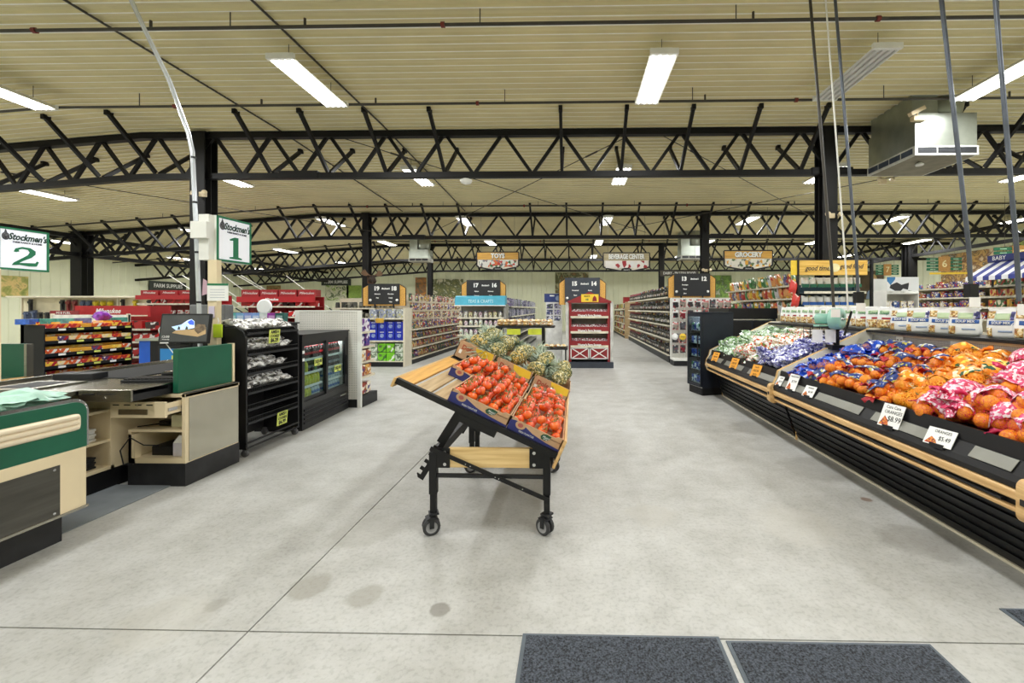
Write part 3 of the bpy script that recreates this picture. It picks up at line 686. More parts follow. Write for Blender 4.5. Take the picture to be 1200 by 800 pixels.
def citrus_bag(kind, seed):
    r = random.Random(seed*31); netm, lab = nets[kind]
    t = thing('citrus_bag', 'net bag', 'net bag'); rad = .045 if kind in ('pink', 'yellow') else .038
    balls = []
    nx, ny = (3, 3) if rad < .04 else (3, 2)
    for i in range(nx):
        for j in range(ny): balls.append((Vector(((i-(nx-1)/2)*rad*1.9+r.uniform(-.008, .008), (j-(ny-1)/2)*rad*1.9+r.uniform(-.008, .008), rad+r.uniform(0, .012))), rad*r.uniform(.94, 1.05)))
    for q in range(2 if rad > .04 else 3): balls.append((Vector((r.uniform(-rad, rad), r.uniform(-rad, rad), rad*2.45)), rad*.98))
    om = _ORM.setdefault((kind in ('red', 'blue'), rad), MB().ball((0, 0, 0), rad, 14, 9, sq=(1, 1, .95)).mesh('orange', manda if kind in ('red', 'blue') else orng))
    for c, rr in balls: obj('orange', om, t, c, (r.uniform(0, 3), r.uniform(0, 3), 0)).scale = (rr/rad,)*3
    bm = hull_mesh(balls, .003); bvh = BVHTree.FromBMesh(bm); me = bpy.data.meshes.new('net'); bm.to_mesh(me); bm.free(); me.materials.append(netm); obj('net', me, t)
    def top(x, y, d):
        h = bvh.ray_cast(Vector((x, y, 1)), Vector((0, 0, -1)))
        return (x, y, (h[0].z if h[0] else .02)+d)
    cx, cy, w, h, a = r.uniform(-.035, .035), r.uniform(-.03, .03), .062, .05, r.uniform(0, 3.1)
    if kind == 'blue': w, h = .095, .08
    if kind == 'pink': w, h = .075, .06
    for (cx, cy) in ((cx, cy), (cx+rad*1.9*math.sin(a), cy-rad*1.9*math.cos(a))):
      vs, fs = crumple(7, 6, lambda s, q: top(cx+(s-.5)*2*w*math.cos(a)-(q-.5)*2*h*math.sin(a), cy+(s-.5)*2*w*math.sin(a)+(q-.5)*2*h*math.cos(a), .007), .0045, seed)
      lm = MB().add(vs, fs, 0, True); lo = lm.build('printed_label', lab, t)
      so = lo.modifiers.new('thickness', 'SOLIDIFY'); so.thickness = .0008
    # gathered tail
    d = Vector((math.cos(a+1.2), math.sin(a+1.2), 0)); s = Vector((-d.y, d.x, 0))
    for e in range(2):
        dd = d if e == 0 else -d
        base = dd*rad*(2.2 if e == 0 else 2.5)+Vector((0, 0, rad*1.1))
        vs, fs = crumple(4, 5, lambda u, v: base+dd*(u*.09-.02)+s*((v-.5)*(.10-.075*(1-abs(u-.35)*1.5)))+Vector((0, 0, .035*math.sin(u*2.2)+.012*math.cos(v*19))), .006, seed+e)
        mo = MB().add(vs, fs, 0, True).build('gathered_end', tails[kind], t); so = mo.modifiers.new('thickness', 'SOLIDIFY'); so.thickness = .0012
    return Proto(t)
_ORM = {}
CB = {k: [citrus_bag(k, s) for s in ((1, 2, 3) if k != 'blue' else (1, 2))] for k in nets}
DESC = {'red': 'red net mandarin bag', 'yellow': 'orange net bag of oranges', 'pink': 'crimson net bag of oranges', 'blue': 'cobalt blue mandarin bag'}
ZONE = {'red': 'in the middle of the orange case', 'yellow': 'between the red and the crimson bags of the orange case', 'pink': 'at the entrance end of the orange case', 'blue': 'against the cream end panel of the orange case'}
for lay in range(2):
    for iy in range(12):
        for ix in range(5):
            y = 2.26+.205*iy+rnd.uniform(-.03, .03)+.1*lay; x = 2.43+.195*ix+rnd.uniform(-.02, .02)+.06*lay
            if lay == 1 and (ix > 3 or rnd.random() < .42 or y > 4.5): continue
            if y > 4.58-.3*max(0, x-2.75) or x > 3.2: continue
            f = y+(x-2.8)*-.25
            k = 'pink' if f < 2.95 else 'yellow' if f < 3.38 else 'red' if f < 4.26 and y < 4.3 else 'blue'
            pass
            if k == 'yellow' and x > 2.85 and rnd.random() < .4: k = 'red'
            z = ondeck(x)+(.012 if lay == 0 else .085)
            CB[k][rnd.randrange(len(CB[k]))].put((x, y, z), (rnd.uniform(-.15, .15), -.28+rnd.uniform(-.15, .15), rnd.uniform(0, 6.3)), '%s, %s of the orange case%s' % (DESC[k], ('front row', 'second row', 'third row', 'fourth row', 'back row')[ix], ', upper layer' if lay else ''), '%s, row %s%s' % (DESC[k], 'abcde'[ix], ' upper' if lay else ''), rnd.uniform(.95, 1.1))
for x, y in ((2.62, 2.42), (2.45, 2.62), (2.75, 2.75), (2.40, 2.95), (2.55, 3.25), (2.43, 3.6)):
    tag(dup(bpy.data.objects.new('orange', _ORM[(False, .045)]), None), 'loose orange lying on top of the bagged citrus', 'orange', 'loose oranges').location = (x, y, ondeck(x)+.125)
# salad bags
def pillow(w, h, t, seed, nx=8, ny=8, amp=.006):
    r = random.Random(seed); m = MB(); vs = []
    for sgn in (1, -1):
        for i in range(nx+1):
            for j in range(ny+1):
                u, v = 2*i/nx-1, 2*j/ny-1; k = (max(0, 1-abs(u)**2.5)*max(0, 1-abs(v)**2.2))**.6; e = amp if 0 < i < nx and 0 < j < ny else amp*.35
                pin = 1-.10*(1-abs(u))*abs(v)**3
                vs.append((u*w/2*(1-.06*k)+r.uniform(-e, e), v*h/2*pin+r.uniform(-e, e), sgn*t/2*k+(r.uniform(-e, e) if k > .02 else 0)))
    N = (nx+1)*(ny+1); q = lambda i, j: i*(ny+1)+j; fs = []
    for i in range(nx):
        for j in range(ny):
            fs.append((q(i, j), q(i+1, j), q(i+1, j+1), q(i, j+1))); fs.append((N+q(i, j+1), N+q(i+1, j+1), N+q(i+1, j), N+q(i, j)))
    for i in range(nx):
        for j in (0, ny): a, b = q(i, j), q(i+1, j); fs.append((a, a+N, b+N, b))
    for j in range(ny):
        for i in (0, nx): a, b = q(i, j), q(i, j+1); fs.append((a, b, b+N, a+N))
    m.add(vs, fs, 0, True); bmx = m.mesh('pillow', [])
    bm = bmesh.new(); bm.from_mesh(bmx); bmesh.ops.recalc_face_normals(bm, faces=bm.faces); bm.to_mesh(bmx); bm.free()
    return bmx
sal = [('clear bag of green salad leaves', PAL('salad_film', [(150, 184, 130), (178, 204, 164), (130, 168, 116)], .22, [(206, 222, 206), (120, 160, 96), (230, 238, 232), (90, 130, 80)], 34, .75, coat=.6)),
       ('white salad kit bag with red and green print', PAL('salad_kit_film', [(240, 236, 226), (236, 226, 210)], .25, [(250, 248, 244), (196, 60, 44), (110, 150, 70), (244, 240, 230), (226, 140, 70), (250, 250, 246)], 40, .75, coat=.5)),
       ('violet and white slaw bag', PAL('slaw_film', [(120, 120, 190), (150, 150, 206)], .25, [(230, 232, 246), (84, 84, 160), (190, 192, 226), (60, 60, 130)], 50, .8, coat=.5))]
for k, (lab, mt) in enumerate(sal):
    ms = [pillow(.25, .20, .095, 10*k+s, amp=.009) for s in range(3)]
    for me in ms: me.materials.append(mt)
    y0, y1 = ((6.3, 7.0), (5.45, 6.32), (4.9, 5.5))[k]
    where = ('far end of salad case', 'middle of salad case', 'orange side of salad case')[k]
    ny = max(3, int((y1-y0)/.15)); 
    for lay in range(3):
        for iy in range(ny):
            for ix in range(6):
                if lay == 2 and rnd.random() < .55: continue
                x = 2.41+.15*ix+rnd.uniform(-.02, .02); y = y0+(y1-y0)*(iy+.5)/ny+rnd.uniform(-.03, .03)
                o = obj('salad_bag', ms[rnd.randrange(3)], None, (min(3.19, x), y, ondeck(x)+.06+.055*lay), (rnd.uniform(-.3, .3), -.29+rnd.uniform(-.35, .2), rnd.uniform(0, 6.3)))
                ro = ('front', 'front', 'middle', 'middle', 'back', 'back')[ix]
                tag(o, '%s, %s row, %s' % (lab, ro, where), 'bag', '%s %s %s' % (lab, ro, where))
# soup mix bags along the back shelf
def pouch(name, w, h, t, mats, seed, tilt=0):
    """standing gusseted pouch: wide flat bottom, pinched crimped top, printed panels"""
    r = random.Random(seed); m = MB(); lv = [(0, .86, .9), (.1, .97, 1.12), (.25, .99, 1.12), (.4, 1.0, 1.1), (.55, .97, .92), (.68, .95, .72), (.78, .91, .48), (.86, .88, .25), (.93, .9, .09), (1, .93, .07)]; n = 20; vs = []
    for z, a, b in lv:
        for j in range(n):
            an = 2*math.pi*j/n+math.pi/n; cx, cy = math.cos(an), math.sin(an); p = .5
            vs.append((w/2*a*math.copysign(abs(cx)**p, cx)+r.uniform(-.006, .006), t/2*b*math.copysign(abs(cy)**.8, cy)+r.uniform(-.003, .003)+(r.uniform(-.006, .006) if z > .9 else 0), h*z+(r.uniform(-.012, .006) if z == 1 else 0)))
    b = len(m.v); m.v += vs
    for i in range(len(lv)-1):
        for j in range(n): m.f.append((i*n+j, i*n+(j+1) % n, (i+1)*n+(j+1) % n, (i+1)*n+j)); m.m.append(0); m.s.append(True)
    m.f.append(tuple(range(n-1, -1, -1))); m.m.append(0); m.s.append(False); e = (len(lv)-1)*n; m.f.append(tuple(e+j for j in range(n))); m.m.append(0); m.s.append(False)
    return m.mesh(name, mats)
pw = M('white_pouch_film', (240, 240, 238), .3, var=.03, coat=.4)
foodp = PAL('food_photo_print', [(206, 160, 90)], .35, [(206, 160, 90), (150, 100, 60), (232, 206, 150), (170, 140, 70), (240, 226, 190)], 70, .9, per_object=False)
mintp = M('pale_green_print', (196, 218, 176), .4, var=.1); bluep = M('blue_band_print', (40, 92, 170), .4, var=.06); redp = M('red_band_print', (168, 40, 52), .4, var=.06); berry = PAL('berry_print', [(60, 60, 110)], .35, [(46, 50, 96), (90, 90, 150), (230, 230, 240)], 60, .9, per_object=False)
def mix_bag(kind, seed):
    t = thing('mix_bag', 'bag', 'bag'); w, h, th = (.215, .235, .09) if kind == 'blue' else (.16, .25, .07)
    obj('pouch', pouch('pouch', w, h, th, [pw], seed), t)
    y = -th/2*1.12-.002
    def prof_y(z):
        q = z/h; pts_ = [(0, .9), (.1, 1.12), (.4, 1.1), (.68, .72), (.86, .25), (.93, .09), (1, .07)]
        for (a, b), (c, d) in zip(pts_, pts_[1:]):
            if q <= c: return -th/2*(b+(d-b)*(q-a)/(c-a))
        return -.003
    def panel(nm, x0, x1, z0, z1, mt, dy=0):
        m = MB(); n = 4; vs = []
        for i in range(n+1):
            z = z0+(z1-z0)*i/n
            for k in range(5):
                x = x0+(x1-x0)*k/4; vs.append((x, prof_y(z)*max(.05, 1-abs(2*x/w)**2.6)**.4-.0055, z))
        m.add(vs, [(i*5+k, i*5+k+1, i*5+k+6, i*5+k+5) for i in range(n) for k in range(4)], 0, True); o = m.build(nm, mt, t); so = o.modifiers.new('thickness', 'SOLIDIFY'); so.thickness = .0006; so.offset = 1
    if kind == 'blue':
        panel('blue_band', -w*.36, w*.44, h*.44, h*.58, bluep); panel('green_print', -w*.18, w*.26, h*.61, h*.82, mintp)
        panel('food_picture', -w*.45, -w*.2, h*.66, h*.9, foodp); panel('food_picture', -w*.46, -w*.24, h*.04, h*.34, foodp); panel('berry_picture', w*.27, w*.46, h*.6, h*.88, berry); panel('pale_print', -w*.05, w*.35, h*.2, h*.26, M('grey_blue_print', (150, 168, 196), .4))
        text('SOUP MIX', .03, inkw, t, (.01, y-.004, h*.51), (R(90), 0, 0), sx=.9, bold=.0008)
    else:
        panel('green_print', -w*.3, w*.3, h*.68, h*.84, mintp); panel('red_band', -w*.1, w*.46, h*.46, h*.54, redp); panel('food_picture', -w*.4, w*.4, h*.08, h*.44, foodp)
        text('Soup', .05, inkg, t, (0, y+.012, h*.74), (R(80), 0, 0), shear=.3)
    return Proto(t)
BB = [mix_bag('blue', s) for s in (1, 2)]; RB = [mix_bag('red', s) for s in (3, 4)]
NTH = ['first', 'second', 'third', 'fourth', 'fifth', 'sixth', 'seventh', 'eighth', 'ninth', 'tenth', 'eleventh', 'twelfth', 'thirteenth', 'fourteenth', 'fifteenth', 'sixteenth', 'seventeenth', 'eighteenth', 'nineteenth']
y = 2.25; i = 0
while y < 4.55:
    BB[i % 2].put((3.37+rnd.uniform(-.02, .02), y, 1.216), (rnd.uniform(-.08, .04), rnd.uniform(-.05, .05), R(-90)+rnd.uniform(-.25, .35)+R(28)), 'white and blue mix bag above the oranges, %s from the entrance end' % NTH[i], 'white and blue mix bags above the oranges')
    y += .226+rnd.uniform(-.015, .02)+(.07 if i == 5 else 0); i += 1
i = 0
y = 4.72
while y < 7.0:
    RB[i % 2].put((3.39+rnd.uniform(-.02, .02), y, 1.216), (rnd.uniform(-.06, .03), rnd.uniform(-.05, .05), R(-90)+rnd.uniform(-.2, .3)+R(34)), 'white and red mix bag above the salad case, %s from the orange case' % NTH[i], 'white and red mix bags above the salad bags')
    y += .15+rnd.uniform(-.01, .015); i += 1
# price cards on the lips
def price_card(x, y, z, w, h, mt, lines, label, lean=.5, rz=0, pic=True):
    t = thing('price_card', label, 'price card', (x, y, z)); t.rotation_euler = (R(-90)*0, 0, R(-90)+rz)
    b = MB().bx(-w/2, w/2, -.002, .002, 0, h); Mx = Matrix.Rotation(-lean, 4, 'X'); b.xf(Mx); b.build('card', mt, t)
    def on(p): return tuple(Mx @ Vector(p))
    rot = (R(90)-lean, 0, 0)
    MB().bx(-w*.25, w*.25, -.004, .012, -.015, .012).build('clip', dark, t)
    if pic:
        q = MB().prism([(-w*.46, h*.05), (-w*.0, h*.05), (-w*.1, h*.3), (-w*.28, h*.46)], 'y', -.0028, -.002); q.xf(Mx); q.build('fruit_picture', foodc, t)
    for s, sz, px, pz in lines: text(s, sz*h, ink, t, on((px*w, -.0035, pz*h)), rot, .0003, sx=.8)
    return t
foodc = PAL('fruit_picture_print', [(200, 90, 40)], .5, [(190, 60, 40), (226, 150, 50), (120, 60, 50), (210, 110, 40)], 120, .9, per_object=False)
LX = 2.188
for y, w, h, ln, lab in ((4.62, .085, .11, [('LIMES', .2, .1, .8), ('$2.49', .24, .15, .45)], 'small white price card at the cream end panel end of the orange case'),
     (4.36, .13, .17, [('MANDARINS', .14, .05, .85), ('$7.99', .22, .12, .55)], 'tall white price card before the blue mandarin bags'),
     (4.05, .13, .11, [('ORANGES', .18, .05, .8), ('$6.99', .26, .15, .45)], 'white price card below the red net bags'),
     (3.02, .155, .165, [('Cara Cara', .19, .0, .86), ('ORANGES', .21, .05, .64), ('$8.99', .32, .18, .36)], 'large white price card with handwriting reading oranges and 8.99'),
     (2.62, .16, .11, [('ORANGES', .24, .05, .8), ('$5.49', .34, .18, .42)], 'white price card lying flat at the entrance end of the orange case')):
    price_card(LX, y, .622, w, h, cardw, ln, lab, .42 if h > .12 else .55, .22)
for y, lab in ((6.7, 'farthest along the salad case'), (5.92, 'second along the salad case'), (5.22, 'next to the maple joint block')):
    price_card(LX, y, .622, .15, .15, orangec, [('SALAD', .2, 0, .8), ('2/$5.00', .26, 0, .5), ('EACH', .2, 0, .2)], 'orange price card on the black lip, '+lab, .42, .3, False)
# bag roll holder clamped on the end panel
t = thing('produce_bag_holder', 'black holder with two rolls of mint green produce bags clamped on the cream end panel', 'bag holder', (2.86, 4.70, 0))
MB().bx(-.02, .02, -.02, .02, 1.02, 1.36).build('post', black, t); MB().bx(-.07, .07, -.04, .085, 1.0, 1.05).build('clamp', black, t)
MB().bar((.01, -.12, 1.16), (.06, -.16, 1.42), .035, .02).build('roll_arm', black, t); pass
mint = M('mint_bag_film', (150, 202, 184), .35, var=.08, coat=.3)
RM = Matrix.Translation((-.04, -.06, 1.335)) @ Matrix.Rotation(R(-52), 4, 'Z') @ Matrix.Rotation(R(90), 4, 'Y')
r1 = MB(); r1.lathe([(.025, -.05), (.105, -.05), (.112, -.04), (.112, .05), (.104, .06), (.03, .062), (.025, .05)], 24); r1.xf(RM); r1.build('large_bag_roll', mint, t)
r2 = MB(); r2.lathe([(.02, -.20), (.055, -.20), (.058, -.19), (.058, -.07), (.02, -.065)], 18); r2.xf(RM); r2.build('small_bag_roll', mint, t)
r3 = MB(); r3.lathe([(.008, -.24), (.008, .09)], 8); r3.xf(RM); r3.build('spindle', chrome, t)
rk = MB()
for z in (1.13, 1.19, 1.25): rk.tube([(0, -.03, z), (-.3, -.03, z), (-.3, .1, z), (0, .1, z), (0, -.03, z)], .004, 6)
for x in (-.3, -.2, -.1, -.02): rk.tube([(x, -.03, 1.25), (x, -.03, 1.12), (x, .1, 1.12), (x, .1, 1.25)], .004, 6)
rk.build('wire_basket', black, t)
for x in (-.23, -.09): MB().bx(x-.055, x+.055, -.045, -.038, 1.08, 1.22).build('white_card_holder', cardw, t)
MB().bx(-.2, -.02, -.02, .09, 1.25, 1.27).build('loose_bag_end', mint, t)

# ================================================================ UPRIGHT DRINKS FRIDGE by the salad case
t = thing('upright_fridge', 'tall narrow dark drinks fridge with a glass door, at the end of the salad case', 'fridge', (2.10, 7.10, 0), R(15))
slate = M('slate_blue_black', (30, 35, 45), .45, var=.1, spec=.35)
x1, d = .62, .42
MB().bx(.045, x1, 0, .02, .12, 1.37).build('side_panel', slate, t); MB().bx(.045, x1, d-.02, d, .12, 1.37).build('side_panel', slate, t)
MB().bx(.045, x1, 0, d, 1.35, 1.385).build('top_panel', slate, t); MB().bx(x1-.02, x1, .02, d-.02, .12, 1.35).build('back_panel', white, t); MB().bx(.045, x1, .02, d-.02, .12, .17).build('floor_panel', white, t)
g = MB().bx(.04, x1, .0, d, 0, .12).build('base_grille', black, t)
for k in range(3): MB().bx(.03, .045, .02, d-.02, .025+.03*k, .042+.03*k).build('grille_slat', dark, g)
dr = MB().bx(0, .04, .0, .014, .14, 1.36).bx(0, .04, d-.03, d, .14, 1.36).bx(0, .04, .03, d-.03, 1.31, 1.36).bx(0, .04, .03, d-.03, .14, .19).build('door', slate, t)
MB().bx(.002, .006, .014, d-.03, .19, 1.33).build('door_glass', glass, dr); MB().tube([(-.02, .05, .6), (-.02, .05, 1.0)], .01, 8).build('handle', black, dr)
for k in range(5): MB().bx(.06, x1-.03, .02, d-.02, .19+.22*k, .195+.22*k).build('wire_shelf', M('shelf_wire_white', (220, 222, 224), .4), t)
MB().bx(.05, .07, .05, d-.05, 1.325, 1.34).build('lamp_strip', lamp, t)
ld = bpy.data.lights.new('fridge_light', 'AREA'); ld.shape = 'RECTANGLE'; ld.size = .3; ld.size_y = .3; ld.energy = 9; obj('fridge_light', ld, t, (.3, .2, 1.34))
can_t = thing('drink_can', 'can', 'can')
canm = PAL('can_blue_white', [(34, 60, 150), (60, 90, 180), (220, 226, 240), (40, 120, 60)], .25, [(34, 60, 150), (230, 234, 244), (20, 40, 110)], 30, .45)
MB().lathe([(.026, 0), (.033, .006), (.033, .112), (.027, .122)], 14).build('can_body', canm, can_t); MB().lathe([(.026, .1225), (.027, .125)], 12).build('lid', chrome, can_t)
cp = Proto(can_t); FT = Matrix.Translation((2.10, 7.10, 0)) @ Matrix.Rotation(R(15), 4, 'Z')
for k in range(5):
    for j in range(5):
        for q in range(2):
            cp.put(FT @ Vector((.085+.075*q, .06+.074*j, .196+.22*k)), (0, 0, rnd.uniform(0, 6)), 'blue and white drink can on the %s shelf of the upright fridge' % ORD[4-k], 'cans on the %s shelf of the upright fridge' % ORD[4-k])

# black service counter behind the fridge
t = thing('service_counter', 'dark low service counter with silver edging behind the upright fridge', 'counter', (2.86, 7.9, 0))
MB().bx(0, .85, 0, 1.1, .08, 1.26).build('cabinet_body', slate, t); MB().bx(-.02, .87, -.02, 1.12, 1.26, 1.45).build('counter_top', black, t); MB().bx(.03, .82, .03, 1.1, 0, .08).build('kick', black, t)
for x in (.04, .44): MB().bx(x, x+.36, -.012, 0, .2, 1.2).build('front_panel', black, t); 
MB().bx(.02, .03, -.02, -.012, .1, 1.25).build('silver_edge', chrome, t); MB().bx(.02, .83, -.02, -.012, 1.23, 1.25).build('silver_edge', chrome, t)
# ================================================================ CHECKOUT LANE 1
mat_grey = M('grey_floor_mat', (120, 126, 130), .7, var=.08)
tag(MB().bx(-4.3, -3.28, 2.2, 3.42, 0, .008).build('standing_mat', mat_grey, bevel=.003), 'grey rubber standing mat on the floor between the bagging counter and the register cabinet', 'mat')
# bagging end
t = thing('bagging_counter', 'green and cream bagging counter with a steel front panel and ribbed cream bumper', 'checkout counter', (-3.10, 0, 0))
a, b = .75, 2.655
MB().bx(-.80, -.09, a, b-.06, 0, .195).build('kick', M('scuffed_black_kick', (34, 34, 36), .5, var=.25, scale=9), t)
MB().bx(-.80, 0, a, b, .195, .575).build('cream_body', cream, t, bevel=.008)
sp = MB().bx(0, .004, a, 2.51, .205, .505).build('steel_panel', M('dull_steel_panel', (92, 90, 84), .38, .6, var=.12, scale=2, stretch=(1, 1, 12)), t)
for yy in (2.48, 2.0, 1.5):
    for z in (.225, .485): MB().tube([(.004, yy, z), (.007, yy, z)], .008, 10).build('screw', chrome, sp)
MB().bx(-.008, .006, a, b+.006, .188, .203).build('bottom_edge_trim', steel, t)
prof = [(a, .575), (b, .575)]+[(b-.07+.07*math.cos(R(q)), .795+.07*math.sin(R(q))) for q in range(0, 91, 15)]+[(a, .865)]
MB().prism(prof, 'x', -.03, 0).build('green_side_panel', green, t)
MB().prism(prof, 'x', -.80, -.77).build('green_side_panel', green, t)
MB().bx(-.77, -.03, b-.03, b, .575, .80).build('green_end_panel', green, t); MB().bx(-.77, -.03, a, b-.03, .575, .60).build('well_floor', green, t)
for x in (-.015, -.785):
    ed = [(x, a, .868)]+[(x, y_, z_) for y_, z_ in [(b-.07+.073*math.cos(R(q)), .795+.073*math.sin(R(q))) for q in range(90, -1, -15)]]+[(x, b+.003, .575)]
    m = MB()
    for p, q in zip(ed, ed[1:]): m.bar(p, q, .034, .006, up=(1, 0, 0))
    m.build('chrome_edge_trim', chrome, t)
bm_ = MB()
for z in (.708, .741, .774): bm_.tube([(.006, a, z), (.006, 2.585, z), (.004, 2.60, z)], .0165, 10)
bm_.prism(rrect(a, 2.615, .69, .793, .03, 4), 'x', 0, .008); bm_.build('ribbed_bumper', M('cream_bumper_plastic', (234, 218, 190), .4, var=.04), t)
def bagheap(loc, sc, seed):
    m = MB(); r = random.Random(seed)
    for e in range(5):
        ox, oy = r.uniform(-.06, .06), r.uniform(-.08, .08)
        vs, fs = crumple(7, 7, lambda u, v: (ox+(u-.5)*.24, oy+(v-.5)*.28, .02+.018*e+.05*(1-abs(2*u-1)**2)*(1-abs(2*v-1)**2)), .016, seed+e)
        m.add(vs, fs, 0, False)
    return m
for i, (x, y) in enumerate(((-3.31, 2.42), (-3.5, 2.2), (-3.36, 1.85))):
    o = bagheap((0, 0, 0), 1, 60+i).build('carrier_bag_bundle', M('mint_carrier_bag', (184, 222, 206), .3, var=.1, scale=9, coat=.3), None, (x, y, .825-.03*i), (0, 0, i*.7))
    so = o.modifiers.new('thickness', 'SOLIDIFY'); so.thickness = .001
    tag(o, ('crumpled bundle of mint green carrier bags at the rounded end of the bagging counter', 'second crumpled bundle of mint green carrier bags along the bagging counter', 'third crumpled bundle of carrier bags, by the frame edge on the bagging counter')[i], 'bags')
    tag(MB().bx(-.16, .16, -.1, .1, 0, .225-.03*i).build('carrier_bag_box', white, None, (x, y, .601)), ('white box of carrier bags in the bagging well at its rounded end', 'second white box of carrier bags in the bagging well', 'third white box of carrier bags in the bagging well')[i], 'box')
# main run with steel top
t = thing('checkout_counter', 'cream checkout counter with stainless top, conveyor and open cubbies behind the bagging counter', 'checkout counter', (-3.72, 0, 0))
MB().bx(-.85, -.02, 2.68, 4.75, 0, .16).build('kick', black, t)
for y0_, y1_ in ((2.72, 2.745), (3.355, 3.38), (4.70, 4.75)): MB().bx(-.85, 0, y0_, y1_, .16, .80).build('divider', cream, t)
MB().bx(-.85, -.80, 2.68, 4.75, .16, .80).build('back_panel', cream, t); MB().bx(-.80, 0, 2.72, 4.75, .16, .185).build('bottom_panel', cream, t)
for z in (.38, .62): MB().bx(-.80, -.01, 2.745, 3.355, z, z+.02).build('cubby_shelf', cream, t)
MB().bx(-.012, 0, 3.38, 4.70, .185, .80).build('front_panel', cream, t); MB().bx(-.0, .004, 3.42, 3.52, .6, .64).build('dark_slot', ink, t)
MB().bx(-.88, .02, 2.68, 4.78, .80, .835).build('stainless_top', steel, t, bevel=.004)
MB().bx(-.88, -.84, 2.68, 4.78, .835, .865).build('raised_edge', steel, t); MB().bx(-.10, .02, 3.9, 4.78, .835, .86).build('raised_edge', steel, t)
MB().bx(-.80, -.16, 3.65, 4.72, .835, .842).build('conveyor_belt', rubber, t, bevel=.002)
sc = MB().bx(-.70, -.30, 3.05, 3.45, .835, .85).build('scanner_bed', steel, t); MB().bx(-.62, -.38, 3.12, 3.38, .85, .853).build('scanner_glass', ink, sc)
MB().bx(-.75, -.45, 2.7, 3.0, .835, .85).build('steel_plate', galv, t)
for z, h, w, lab in ((.40, .10, .2, 'small stack of papers in the open cubby of the checkout counter'), (.185, .09, .24, 'stack of dark trays in the bottom cubby of the checkout counter')):
    s_ = MB()
    for k in range(5): s_.bx(-.02*k % .05-.24, -.04-.01*(k % 2), 3.08, 3.30, h*k/5, h*(k+.8)/5)
    tag(s_.build('paper_stack', cardw if z > .3 else dark, None, (-3.74, 0, z)), lab, 'papers')
tag(MB().bx(-.16, .16, -.07, .07, 0, .055).build('receipt_printer', dark, None, (-4.28, 3.62, .836), (0, 0, .1), bevel=.008), 'low dark grey box device on the stainless checkout top before the candy rack', 'printer')
# register cabinet
t = thing('register_cabinet', 'open fronted cream register cabinet with a mirror steel side and black kick', 'cabinet', (-3.16, 3.41, 0))
MB().bx(-.475, .004, -.004, .555, 0, .185).build('kick', M('scuffed_black_kick', (34, 34, 36)), t)
MB().bx(-.03, 0, 0, .55, .185, .75).build('side_panel', cream, t); MB().bx(-.475, -.45, 0, .55, .185, .46).build('side_panel', cream, t); MB().bx(-.475, -.42, 0, .05, .185, .42).build('post', cream, t)
MB().bx(-.45, -.03, .53, .55, .185, .72).build('back_panel', cream, t); MB().bx(-.45, -.03, 0, .53, .185, .225).build('bottom_shelf', cream, t); MB().bx(-.45, -.03, 0, .53, .44, .46).build('middle_shelf', cream, t)
MB().bx(-.49, .0, 0, .56, .722, .75).build('top', cream, t, bevel=.003)
MB().bx(.0, .004, .03, .545, .195, .715).build('steel_side_panel', M('mirror_steel', (190, 186, 170), .12, 1, var=.05, scale=2), t)
MB().bx(-.02, .006, -.002, .56, .75, .756).build('dark_edge_trim', dark, t)
d_ = MB().bx(-.47, -.03, -.14, -.12, .59, .715).build('drawer_front', cream, t, bevel=.004)
for x in (-.45, -.36, -.27, -.18): MB().bx(x, x+.05, -.1425, -.139, .688, .696).build('slot', ink, d_)
MB().bx(-.40, -.17, -.146, -.139, .618, .658).build('recessed_handle', steel, d_); MB().tube([(-.25, -.146, .69), (-.25, -.14, .69)], .008, 10).build('lock', chrome, d_)
dr_ = MB().bx(-.46, -.45, -.12, .4, .60, .70).bx(-.05, -.04, -.12, .4, .60, .70).bx(-.46, -.04, -.12, .4, .60, .61).build('drawer_tray', cream, t)
MB().bx(-.04, -.033, -.11, .4, .635, .66).build('slide_rail', chrome, t)
for k in range(5): MB().bx(-.44+.08*k, -.375+.08*k, -.11, .1, .612, .66+.008*(k % 2)).build('till_cup', dark, t)
# steel cash drawer on top, pushed out
t = thing('cash_drawer', 'stainless steel cash drawer pulled out over the cream drawer of the register cabinet', 'cash drawer', (-3.485, 3.10, .752))
MB().bx(-.20, .20, 0, .016, .0, .09).build('drawer_face', steel, t, bevel=.003); MB().bx(-.19, .19, .016, .52, .0, .05).build('drawer_body', dark, t); MB().bx(-.20, .20, .016, .60, .083, .092).build('steel_lid', steel, t); MB().bx(-.19, .19, .30, .52, .05, .083).build('lid_support', dark, t)
MB().bx(-.06, .08, -.002, .0, .055, .061).build('note_slot', ink, t); MB().bx(-.17, -.08, -.002, 0, .055, .061).build('note_slot', ink, t); MB().tube([(0, -.006, .03), (0, 0, .03)], .01, 12).build('lock', chrome, t)
# privacy screen
t = thing('privacy_screen', 'dark green counter screen with cream end edge above the register cabinet', 'screen', (-3.24, 3.41, .757))
MB().bx(-.025, .02, .0, .55, 0, .36).build('green_board', green, t, bevel=.004); MB().bx(-.028, .025, .55, .575, 0, .362).build('cream_edge', cream, t)
MB().bx(-.5, -.02, .53, .555, .0, .30).build('return_board', green, t)
